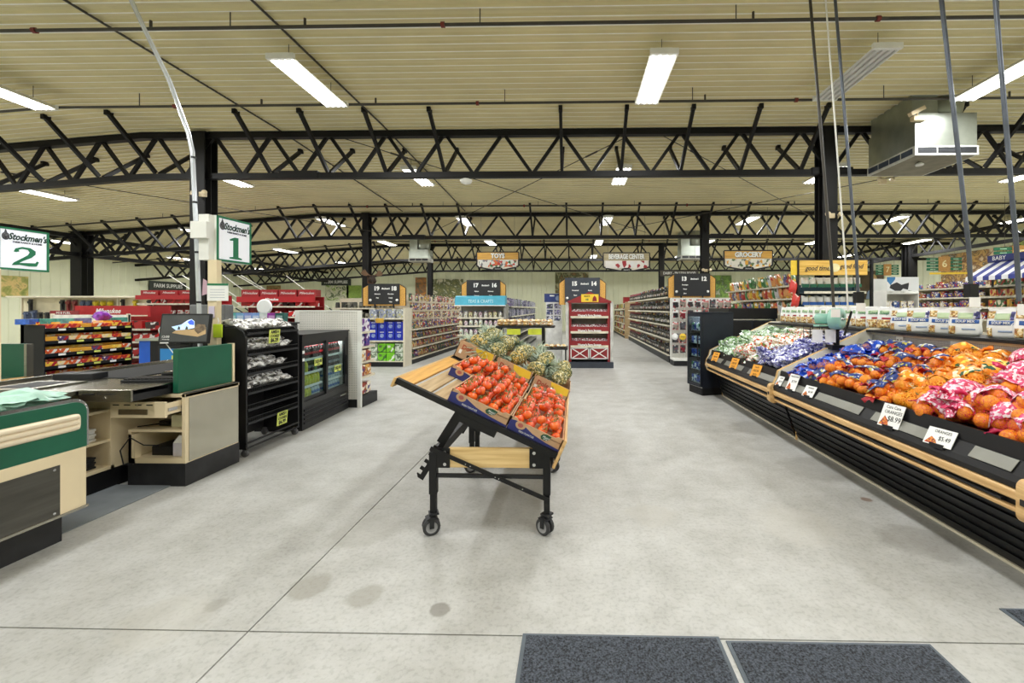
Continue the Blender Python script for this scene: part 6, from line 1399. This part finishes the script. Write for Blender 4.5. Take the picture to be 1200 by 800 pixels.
# ================================================================ VENTILATION UNITS
def vent(loc, w, d, h, label, big=True):
    t = thing('ventilation_unit', label, 'ventilation', loc)
    MB().bx(0, w, 0, d, .14, h).build('sheet_metal_box', galv, t); MB().bx(-.015, w+.015, -.015, d+.015, .0, .14).build('louver_band', M('vent_frame_white', (206, 206, 198), .4), t)
    MB().bx(.02, w-.02, .02, d-.02, -.004, .0).build('underside_panel', M('vent_underside', (130, 124, 104), .5), t)
    for k in range(3):
        a = .03+(w-.03)*k/3; g = MB().bx(a, a+(w-.09)/3, -.019, -.014, .03, .115).build('front_grille', dark, t)
        for q in range(5): MB().bx(a+.004, a+(w-.09)/3-.004, -.024, -.019, .036+.016*q, .042+.016*q).build('louver_blade', M('vent_blade', (90, 92, 96), .4, .5), g)
    for k in range(4):
        a = .03+(d-.03)*k/4; MB().bx(-.019, -.014, a, a+(d-.1)/4, .03, .115).build('side_grille', M('blue_grey_grille', (70, 80, 96), .4, .3), t)
    Hc = zc(loc[1], loc[0])-loc[2]-.01
    MB().bx(.0, w*.42, .06, d-.06, h, Hc).build('duct_neck', galv, t); MB().lathe([(.26*w, h), (.30*w, h+.1), (.34*w, Hc)], 18, c=(w*.72, d*.35, 0)).build('round_duct', galv, t)
    if big:
        l = MB().bx(-.30, -.02, -.03, .03, h-.13, h-.07)
        q = thing('security_light', 'cream emergency light clipped to the corner of the big ventilation unit', 'lamp', (loc[0]-.02, loc[1]-.05, loc[2]+h-.14))
        MB().bx(-.06, .14, -.03, .05, 0, .07).build('battery_box', cream, q, bevel=.008); MB().bar((-.12, -.03, .08), (.08, -.03, .18), .07, .055).build('lamp_head', cream, q); MB().tube([(0, -.0, .06), (0, -.02, .12)], .012, 8).build('swivel', cream, q)
        MB().lathe([(.05, 0), (.06, .02), (.02, .05)], 12, c=(.3, .3, -.055)).build('sensor', white, t)
    return t
vent((5.08, 6.45, 3.72), .9, 1.0, .63, 'large galvanised ventilation unit hanging by the nearest truss')
vent((-6.8, 17.5, 3.38), .8, .6, .5, 'small galvanised ventilation unit hanging before the third truss, left of the toys sign', False); vent((4.1, 16.3, 3.32), .8, .6, .5, 'small galvanised ventilation unit hanging near the beverage center sign', False)
tag(MB().lathe([(0, .0), (.09, .03), (.11, .08), (.05, .11)], 16).build('dome_sensor', white, None, (-1.92, 7.6, 3.66)), 'white dome sensor under the nearest truss', 'sensor')
for x, y, z, w in ((-6.55, 7.38, 3.42, 'on the column behind the lane 1 sign'), (-12.2, 13.0, 2.9, 'near the tool wall'), (4.44, 7.42, 3.0, 'on the column behind the hanging poles'), (4.0, 12.95, 2.55, 'on the column by the 13 and 12 sign'), (5.3, 7.40, 3.58, 'below the big ventilation unit')):
    t = thing('emergency_light', 'small twin headed emergency light '+w, 'lamp', (x, y, z)); MB().bx(-.05, .05, 0, .06, 0, .08).build('body', cream, t)
    for s in (-1, 1):
        m = MB(); m.lathe([(.02, 0), (.045, .05), (.045, .06), (0, .06)], 12); m.xf(Matrix.Translation((s*.09, -.02, .04)) @ Matrix.Rotation(R(75), 4, 'X') @ Matrix.Rotation(R(s*20), 4, 'Y')); m.build('lamp_head', cream, t)
# ================================================================ DEPARTMENT SIGNS
def dept(s, xc, y, z0, w, h, bg, label, pic):
    t = thing('department_sign', label, 'sign', (xc, y, z0))
    out = [(-w/2, h), (-w/2, h*.22), (-w*.40, h*.12), (-w*.15, .0), (w*.15, 0), (w*.40, h*.12), (w/2, h*.22), (w/2, h)]
    MB().prism(out, 'y', 0, .03).build('sign_board', M('sign_cream', (236, 230, 216), .5), t); m = MB()
    for p, q in zip(out, out[1:]+out[:1]): m.bar((p[0], .012, p[1]), (q[0], .012, q[1]), .025, .045)
    m.build('dark_rim', dark, t)
    MB().bx(-w/2+.012, w/2-.012, -.004, 0, h*.58, h-.012).build('wood_header', bg, t); MB().bx(-w*.45, w*.45, -.004, 0, h*.16, h*.56).build('picture_band', pic, t)
    text(s, h*.36, inkw, t, (0, -.006, h*.78), bold=.012, sx=.86 if len(s) < 10 else .64); text(s, h*.36, ink, t, (.006, -.0045, h*.775), bold=.02, sx=.86 if len(s) < 10 else .64, name='letter_shadow')
    m = MB().prism([(.16*math.cos(R(q))*w/1.4, .03+.065*math.sin(R(q))) for q in range(0, 360, 20)], 'y', -.012, -.004); m.build('oval_badge', ink, t); text("Stockmen's", .06, inkw, t, (0, -.014, .03), shear=.3, sx=.7)
    for x in (-w*.4, w*.4): MB().tube([(x, .01, h), (x, .01, zc(y)-z0)], .004, 5).build('hanging_wire', pipe, t)
wy = WOOD('sign_wood_yellow', (226, 178, 84), (200, 146, 60), axis=0); wgy = WOOD('sign_wood_grey', (190, 176, 140), (160, 146, 110), axis=0)
dept('TOYS', -2.42, 13.6, 2.68, 1.34, .56, wy, 'hanging department sign reading toys', PAL('toy_print', [(230, 230, 224)], .5, [(220, 110, 60), (60, 110, 60), (120, 120, 126), (240, 240, 236), (200, 60, 50)], 12, .7, per_object=False))
dept('BEVERAGE CENTER', 1.66, 13.4, 2.62, 1.44, .56, wgy, 'hanging department sign reading beverage center', PAL('beverage_print', [(240, 236, 232)], .5, [(240, 236, 232), (246, 240, 236), (170, 40, 50), (240, 240, 240)], 9, .8, per_object=False))
dept('GROCERY', 5.2, 12.8, 2.60, 1.42, .56, wy, 'hanging department sign reading grocery', PAL('grocery_print', [(236, 232, 220)], .5, [(240, 236, 226), (120, 120, 116), (230, 170, 60), (90, 120, 70), (220, 216, 210)], 12, .7, per_object=False))
t = thing('dairy_sign', 'long dark hanging sign reading dairy and frozen food', 'sign', (3.46, 14.0, 0)); MB().bx(-.62, .62, 0, .03, 2.5, 2.68).build('sign_board', M('sign_brown', (66, 60, 50), .5), t); text('DAIRY - FROZEN FOOD', .12, inkw, t, (0, -.002, 2.59), sx=.82, bold=.002)
for x in (-.5, .5): MB().tube([(x, .015, 2.68), (x, .015, 4.4)], .004, 5).build('hanging_wire', pipe, t)
# ================================================================ PICTURES ON THE WALLS
def mural(loc, rz, w, h, cols, label, scale=3.0, extra=None):
    t = thing('wall_picture', label, 'picture', loc, rz); MB().bx(-w/2, w/2, -.03, 0, 0, h).build('print_panel', PIC('mural_%s' % label.replace(' ', '_')[:40], cols, scale, len(label)), t)
    return t
yb = 26.96
mural((-15.1, yb, 1.95), 0, 1.5, .95, [(60, 74, 40), (140, 170, 80), (230, 226, 200), (90, 110, 60), (40, 44, 34)], 'green and white farm picture below the farm supplies board')
mural((-14.0, yb, 2.1), 0, .95, .8, [(130, 160, 60), (150, 180, 80), (110, 140, 60)], 'leafy green square picture beside the farm supplies board', 6)
mural((-.1, yb, 2.4), 0, 2.1, 1.3, [(110, 140, 70), (200, 190, 150), (70, 90, 50), (150, 110, 70), (140, 160, 90)], 'green landscape picture behind the 15 and 14 sign')
mural((9.3, yb, 2.05), 0, 1.2, 1.45, [(120, 160, 70), (150, 190, 90), (90, 120, 60), (226, 226, 210)], 'green picture right of the 13 and 12 sign')
mural((-8.0, yb, 1.8), 0, 2.0, 1.5, [(210, 200, 140), (130, 130, 80), (90, 100, 60), (236, 230, 200), (120, 60, 40)], 'golden field picture with brown rim left of the 17 and 16 sign'); mural((-9.7, yb, 2.0), 0, .7, 1.4, [(220, 150, 60), (160, 110, 60), (60, 90, 80)], 'amber narrow picture behind the column by the snack gondola')
t = thing('farm_supplies_sign', 'dark board reading farm supplies on the back wall', 'sign', (-15.15, yb, 2.9)); MB().bx(-.95, .95, -.04, 0, 0, .42).build('sign_board', M('sign_green_black', (44, 52, 44), .5), t); text('FARM SUPPLIES', .26, inkw, t, (0, -.042, .21), sx=.86, bold=.006)
t = thing('farm_supplies_sign', 'dark board reading farm supplies high on the left wall', 'sign', (-19.97, 20.6, 1.95), R(90)); MB().bx(-.95, .95, -.04, 0, 0, .8).build('sign_board', M('sign_green_black', (0, 0, 0)), t); text('FARM SUPPLIES', .26, inkw, t, (0, -.042, .58), sx=.86, bold=.006)
mural((-19.2, yb, 2.0), 0, .9, .9, [(50, 48, 40), (180, 150, 100), (70, 66, 50)], 'dark animal picture on the back wall behind the lane 1 notice', 4)
mural((-19.97, 13.9, 1.85), R(90), 2.6, .75, [(130, 140, 60), (170, 170, 90), (230, 200, 130), (90, 110, 50)], 'yellow green field picture above the cream tool wall', 3)
xr = 16.44
mural((xr, 17.7, 2.35), R(-90), 3.4, 1.45, [(180, 130, 70), (230, 210, 170), (110, 70, 40), (210, 170, 100), (70, 60, 40), (236, 226, 206)], 'large brown food picture on the right wall', 2.2)
mural((xr, 15.6, 2.5), R(-90), 1.4, 1.5, [(120, 110, 60), (90, 60, 60), (170, 190, 90), (60, 60, 50)], 'picture of asparagus and greens on the right wall', 4)
# portrait print near the corner
t = thing('portrait_print', 'large print of a light haired child in a pale blue top on the right wall', 'picture', (16.47, 24.2, 1.95), R(-90)); MB().bx(-1.25, 1.2, -.05, 0, 0, 1.55).build('print_panel', M('portrait_brown', (96, 80, 60), .5, var=.2, scale=2), t)
def pp(nm, pts, c, y): MB().prism(pts, 'y', y-.003, y).build(nm, M('portrait_'+nm, c, .55, var=.06), t)
pp('shirt', [(-.1, .02), (.9, .02), (.95, .38), (.68, .58), (.3, .6), (.02, .4)], (150, 170, 200), -.05); pp('face', [(.5+.24*math.cos(R(q)), .92+.34*math.sin(R(q))) for q in range(0, 360, 20)], (222, 184, 150), -.054)
pp('hair', [(.5+.3*math.cos(R(q)), 1.0+.36*math.sin(R(q))) for q in range(0, 181, 20)]+[(.26, 1.1), (.5, 1.2), (.74, 1.1)], (210, 180, 120), -.058); pp('eye', [(.40+.03*math.cos(R(q)), .95+.02*math.sin(R(q))) for q in range(0, 360, 45)], (60, 50, 46), -.058); pp('far_eye', [(.60+.03*math.cos(R(q)), .95+.02*math.sin(R(q))) for q in range(0, 360, 45)], (60, 50, 46), -.058); pp('mouth', [(.42, .74), (.58, .74), (.54, .70), (.46, .70)], (190, 110, 100), -.058); pp('milk_glass', [(-.9, .1), (-.6, .1), (-.58, .62), (-.92, .62)], (236, 232, 220), -.054)
# ================================================================ LEFT: TOOLS, RED DISPLAYS, CANDY
t, T = gondola('tool_wall', 'cream pegboard wall hung with tools behind the candy rack', (-15.3, 11.2, 0), 0, 4.1, .35, 1.76, [.5], almond, back=M('cream_pegboard', (226, 216, 186), .5, var=.05))
MB().bx(0, 4.1, -.02, .35, 1.74, 1.78).build('top_cap', almond, t)
HT = {'black': (46, 46, 48), 'red': (130, 50, 50), 'steel blue': (80, 92, 120), 'yellow': (220, 196, 40)}
for k, (x, z, w_, h_, c) in enumerate(((.35, 1.7, .12, .34, 'black'), (1.25, 1.68, .13, .3, 'black'), (1.42, 1.68, .13, .32, 'red'), (1.6, 1.68, .14, .32, 'red'), (1.83, 1.67, .14, .34, 'steel blue'), (2.0, 1.67, .14, .34, 'steel blue'), (2.2, 1.66, .15, .32, 'yellow'), (2.4, 1.66, .15, .32, 'yellow'), (2.6, 1.66, .15, .32, 'yellow'), (2.95, 1.7, .1, .24, 'black'), (.25, 1.36, .2, .24, 'steel blue'), (.45, 1.4, .16, .25, 'steel blue'),
        (.62, 1.34, .14, .18, 'black'), (.82, 1.34, .14, .18, 'black'), (1.3, 1.36, .1, .22, 'black'), (2.35, 1.36, .18, .24, 'yellow'), (2.52, 1.36, .1, .22, 'yellow'), (3.3, 1.68, .12, .26, 'yellow'), (3.7, 1.68, .14, .2, 'black'))):
    tt = thing('hanging_tool', '%s tool pack hanging in the %s row of the cream tool wall' % (c, 'upper' if z > 1.5 else 'lower'), 'tool', (-15.3+x, 11.44, z), 0, '%s tools in the %s row of the tool wall' % (c, 'upper' if z > 1.5 else 'lower'))
    MB().bx(-w_/2, w_/2, .0, .012, -h_, 0).build('backing_card', M('tool_card_'+c.replace(' ', '_'), mix(HT[c], (60, 60, 60), .3), .5), tt); MB().tube([(0, -.04, -.02), (0, .09, -.02)], .005, 5).build('peg_hook', chrome, tt)
    MB().bar((0, -.02, -h_*.15), (.02, -.02, -h_*.9), w_*.3, .04).build('tool_handle', M('tool_'+c.replace(' ', '_'), HT[c], .4), tt); MB().bx(-w_*.4, w_*.4, -.035, -.005, -h_*.35, -h_*.15).build('tool_head', M('tool_'+c.replace(' ', '_'), HT[c]), tt)
def red_display(loc, L, H, zs, label, hdr, pack_h, word, n):
    t, T = gondola('tool_display', label, loc, 0, L, .45, H, zs, red, cat='display', lips=True)
    h_ = MB().bx(0, L, -.04, .0, H-hdr, H).build('red_header', M('bright_red_header', (176, 28, 36), .45, var=.05), t)
    if word: text('Milwaukee', hdr*.62, inkw, h_, (L*.45, -.042, H-hdr*.5), shear=.3, sx=.9, bold=.003)
    tm = [carton_mesh(.2, .2, pack_h, PAL('red_case_print', [(176, 30, 34), (150, 24, 30), (196, 40, 40)], .4, [(200, 40, 40), (240, 240, 236), (60, 20, 20), (170, 30, 30)], 12, .45)), carton_mesh(.13, .16, pack_h*.8, PAL('red_black_case', [(60, 30, 30), (140, 30, 34), (200, 190, 180)], .4, [(220, 220, 216), (170, 30, 30), (50, 40, 40)], 18, .5))]
    for si, z in enumerate(sorted(zs, reverse=True)+[.14]): fill(tm, 'tool_case', 'case', T, L, .08, z, n, 'red tool case on the %s shelf of the %s' % (ORD[si], label.split(' standing')[0]), 'red cases on the %s shelf, %s' % (ORD[si], label.split(' standing')[0]), x0=.14, skip=.1)
    return t
red_display((-10.25, 8.6, 0), 1.55, 1.5, [1.02, .76, .45], 'low red tool display with white script standing behind the candy rack', .22, .17, True, .2)
red_display((-10.45, 10.0, 0), 1.95, 1.76, [1.56, 1.28, 1.0, .7], 'tall red tool display standing behind the register monitor', .0 + .1, .15, False, .2)
red_display((-9.6, 12.0, 0), 2.25, 1.78, [1.5, 1.2, .9, .6], 'wide red tool shelving standing behind the snack rack', .16, .16, True, .19)
t = thing('red_banner', 'small dark red banner with white print before the low red tool display', 'sign', (-10.35, 8.3, 0)); MB().bx(-.1, .48, 0, .03, 1.31, 1.40).build('banner_face', M('wine_red_banner', (140, 40, 48), .5), t); text('M18 FUEL', .07, inkw, t, (.18, -.003, 1.355)); MB().bx(.15, .19, .0, .03, 0, 1.31).build('banner_post', dark, t)
for k in range(4):
    tt = thing('header_case', 'red case with white lettering on top of the tall red tool display', 'case', (-10.2+.48*k, 10.15, 1.762), 0, 'red cases on top of the tall display'); MB().bx(-.21, .21, -.1, .15, 0, .12).build('case_body', red, tt); text('Milwaukee', .07, inkw, tt, (0, -.103, .06), shear=.3)
for k in range(4):
    tt = thing('header_case', 'red case with white lettering on top of the wide red tool shelving', 'case', (-9.3+.55*k, 12.2, 1.782), 0, 'red cases on top of the wide shelving'); MB().bx(-.25, .25, -.12, .15, 0, .2).build('case_body', red, tt); text('Milwaukee', .1, inkw, tt, (0, -.123, .1), shear=.3)
# farm goods shelves near the 19 sign
t, T = gondola('farm_goods_gondola', 'pale shelving of dark farm goods between the red tool shelving and the 19 sign', (-7.2, 12.6, 0), 0, 1.9, .45, 1.75, [1.45, 1.15, .85, .5], almond)
fg = [carton_mesh(.14, .14, .18, PAL('farm_goods_print', [(70, 70, 60), (110, 110, 100), (60, 66, 50), (150, 146, 130), (46, 46, 46)], .5, amount=.4, scale=16)), jar_mesh(.06, .17, PAL('farm_goods_print', []), dark)]
for si, z in enumerate((1.45, 1.15, .85)): fill(fg, 'farm_supply_pack', 'pack', T, 1.85, .08, z, .17, 'dark farm supply pack on the %s shelf of the pale farm goods shelving' % ORD[si], 'farm packs on the %s shelf' % ORD[si], x0=.12)
t = thing('dark_machine', 'small black machine on top of the pale farm goods shelving', 'machine', (-5.75, 12.75, 1.75)); MB().bx(-.25, .25, -.12, .12, .0, .12).build('chassis', black, t); MB().tube([(-.1, 0, .12), (0, 0, .24), (.16, 0, .2)], .05, 8).build('engine', dark, t); MB().ball((.18, 0, .12), .08, 10, 7).build('wheel', black, t)
# long white rods
for k, (x, y, dx) in enumerate(((-13.2, 14.0, 1.1), (-12.8, 14.1, 1.2), (-12.3, 14.0, 1.1), (-12.1, 14.1, 1.15), (-11.4, 14.0, 1.0), (-10.9, 14.1, 1.3), (-10.7, 14.0, 1.3), (-9.4, 14.2, 1.0))):
    a = Vector((x-.3*dx, y, 2.55)); b = Vector((x+1.15*dx, y+.4, 1.30)); t = thing('white_rod', 'long slanting white rod above the tool aisles', 'rod', None, 0, 'slanting white rods above the tool aisles')
    MB().tube([a, b], .013, 6).build('shaft', white, t); MB().tube([b, b.lerp(a, .12)], .02, 6).build('grip', dark, t)
t = thing('rod_rack', 'low dark rack holding the slanting white rods in the tool aisles', 'rack', (-13.3, 14.0, 0)); MB().bx(0, 5.4, 0, .5, 1.22, 1.31).build('holder', dark, t); MB().bx(0, .06, 0, .5, 0, 1.22).build('leg', dark, t); MB().bx(5.34, 5.4, 0, .5, 0, 1.22).build('leg', dark, t)
# candy rack, faces +x
t, T = gondola('candy_rack', 'black rack of colourful candy boxes with a solid black end beside lane 2', (-7.45, 5.85, 0), R(90), 1.2, .34, 1.22, [1.16, .98, .80, .62], black, back=black, ends='solid', base=.2, lips=False)
cb = [carton_mesh(.15, .16, .08, PAL('candy_box_print', [(226, 90, 30), (236, 170, 50), (200, 40, 40), (240, 220, 180), (246, 200, 70), (90, 60, 110)], .4, [(236, 120, 40), (250, 220, 120), (180, 30, 40), (246, 240, 230), (230, 170, 60)], 16, .5))]
for si, z in enumerate((1.16, .98, .80, .62, .44)):
    for k in range(8):
        for q in range(2): put(cb[0], 'candy_box', 'candy', T, (.09+.146*k, .01+.15*q, z+.012-.03*(q == 0)+.0), rnd.uniform(-.06, .06), 'open candy box on the %s shelf of the candy rack' % ORD[si], 'candy boxes on the %s rack shelf' % ORD[si], rnd.uniform(.92, 1.02), (-.0, 0))
    for k in range(5): MB().bx(.16+.23*k, .25+.23*k, -.013, -.008, z-.035, z-.005).build('price_tag', limec if k % 3 else cardw, t)
    MB().bx(0, 1.2, -.008, .0, z-.04, z+.004).build('price_channel', black, t)
MB().bx(0, 1.2, .0, .34, .41, .43).build('shelf', black, t)
for k, (c, nm, x) in enumerate((((150, 60, 190), 'violet wrapped multipack', .95), ((90, 190, 170), 'aqua wrapped multipack', .18), ((110, 190, 190), 'teal wrapped multipack', .42), ((120, 130, 180), 'slate blue wrapped multipack', .62), ((80, 170, 160), 'sea green wrapped multipack', 1.16), ((60, 110, 210), 'bright blue wrapped multipack', .03))):
    me = pillow(.2, .16, .17, 400+k, 6, 6, .006) if k == 0 else carton_mesh(.2, .15, .075, None); me.materials.clear(); me.materials.append(M('multipack_%d' % k, c, .3, var=.25, scale=14, coat=.4)); put(me, 'multipack', 'pack', T, (x, .24 if k == 0 else .16, 1.32 if k == 0 else 1.222), rnd.uniform(-.3, .3), nm+' on top of the candy rack', None)
    bpy.context.scene.collection.objects[-1].pop('group', None)
t = thing('white_shelf_back', 'plain white back of a low shelf unit behind the candy rack', 'shelving', (-9.55, 7.6, 0)); MB().bx(0, 1.45, 0, .03, .1, 1.33).build('white_panel', M('white_panel_board', (232, 230, 222), .5), t); MB().bx(0, 1.45, .03, .4, 0, .12).build('base', dark, t); MB().bx(0, 1.45, .03, .35, 1.30, 1.32).build('shelf', almond, t)
for x in (0, 1.42): MB().bx(x, x+.03, -.01, .04, 0, 1.35).build('upright', almond, t)
t = thing('blue_end_cooler', 'low drinks cooler with a bright blue side and grey top behind the checkout counter', 'cooler', (-6.55, 6.3, 0))
MB().bx(0, .17, 0, .5, 0, .96).build('blue_side', M('bright_blue_panel', (20, 90, 200), .4, var=.06), t); MB().bx(.17, 1.0, .0, .5, 0, .96).build('black_body', black, t); MB().bx(-.03, 1.03, -.03, .53, .96, .99).build('grey_top', galv, t)
MB().bx(.30, .95, -.012, .0, .1, .88).build('glass_door_frame', dark, t); MB().bx(.34, .91, -.016, -.012, .14, .84).build('poster_print', PAL('aqua_poster', [(40, 130, 200)], .3, [(40, 130, 200), (60, 160, 214), (30, 90, 170), (200, 226, 236)], 8, .6, per_object=False), t)
MB().bx(.52, .76, -.022, -.016, .60, .74).build('lime_price_tag', limec, t); text('$2.99', .09, ink, t, (.64, -.024, .67), bold=.002)
# ================================================================ MOOSE HEAD on the column
t = thing('moose_head', 'mounted moose head with broad antlers on the column above the 19 and 18 sign', 'mounted head', (-6.12, 12.84, 2.33), R(38)); t.scale = (.52, .52, .52)
fur = M('moose_fur', (62, 48, 38), .85, var=.25, scale=14, bump=.4); ant = M('antler_bone', (128, 98, 72), .6, var=.15)
MB().tube([(0, .2, -.02), (0, .05, .02), (0, -.16, .03), (0, -.38, -.06), (0, -.56, -.16), (0, -.66, -.22)], [.19, .18, .155, .12, .115, .075], 14).build('head', fur, t)
for s in (-1, 1):
    MB().tube([(s*.10, -.02, .14), (s*.22, .0, .20), (s*.31, .02, .18)], [.05, .06, .01], 8).build('ear', fur, t); MB().ball((s*.115, -.22, .06), .018, 8, 6).build('eye', ink, t); MB().ball((s*.045, -.655, -.2), .018, 8, 6).build('nostril', ink, t)
    pts = [(.10, .16), (.22, .22), (.30, .18), (.46, .20), (.58, .30), (.60, .38), (.54, .36), (.56, .46), (.49, .43), (.49, .54), (.42, .48), (.39, .57), (.33, .47), (.26, .36), (.12, .24)]
    m = MB(); m.prism([(s*x, z) for x, z in pts], 'y', -.02, .02); m.build('antler', ant, t, bevel=.008)
MB().prism(rrect(-.2, .2, -.28, .24, .08, 4), 'y', .2, .235).build('mounting_board', WOOD('plaque_wood', (110, 74, 44), (80, 50, 30)), t)

# ================================================================ lettering: curves become meshes
bpy.context.view_layer.update(); dg = bpy.context.evaluated_depsgraph_get(); cache = {}
for o in [o for o in COL.objects if o.type == 'FONT']:
    cu = o.data
    if cu not in cache: cache[cu] = bpy.data.meshes.new_from_object(o.evaluated_get(dg)); cache[cu].name = 'lettering'
    n = bpy.data.objects.new('lettering', cache[cu]); COL.objects.link(n); n.parent = o.parent; n.matrix_basis = o.matrix_basis.copy()
    nm = o.name; bpy.data.objects.remove(o)
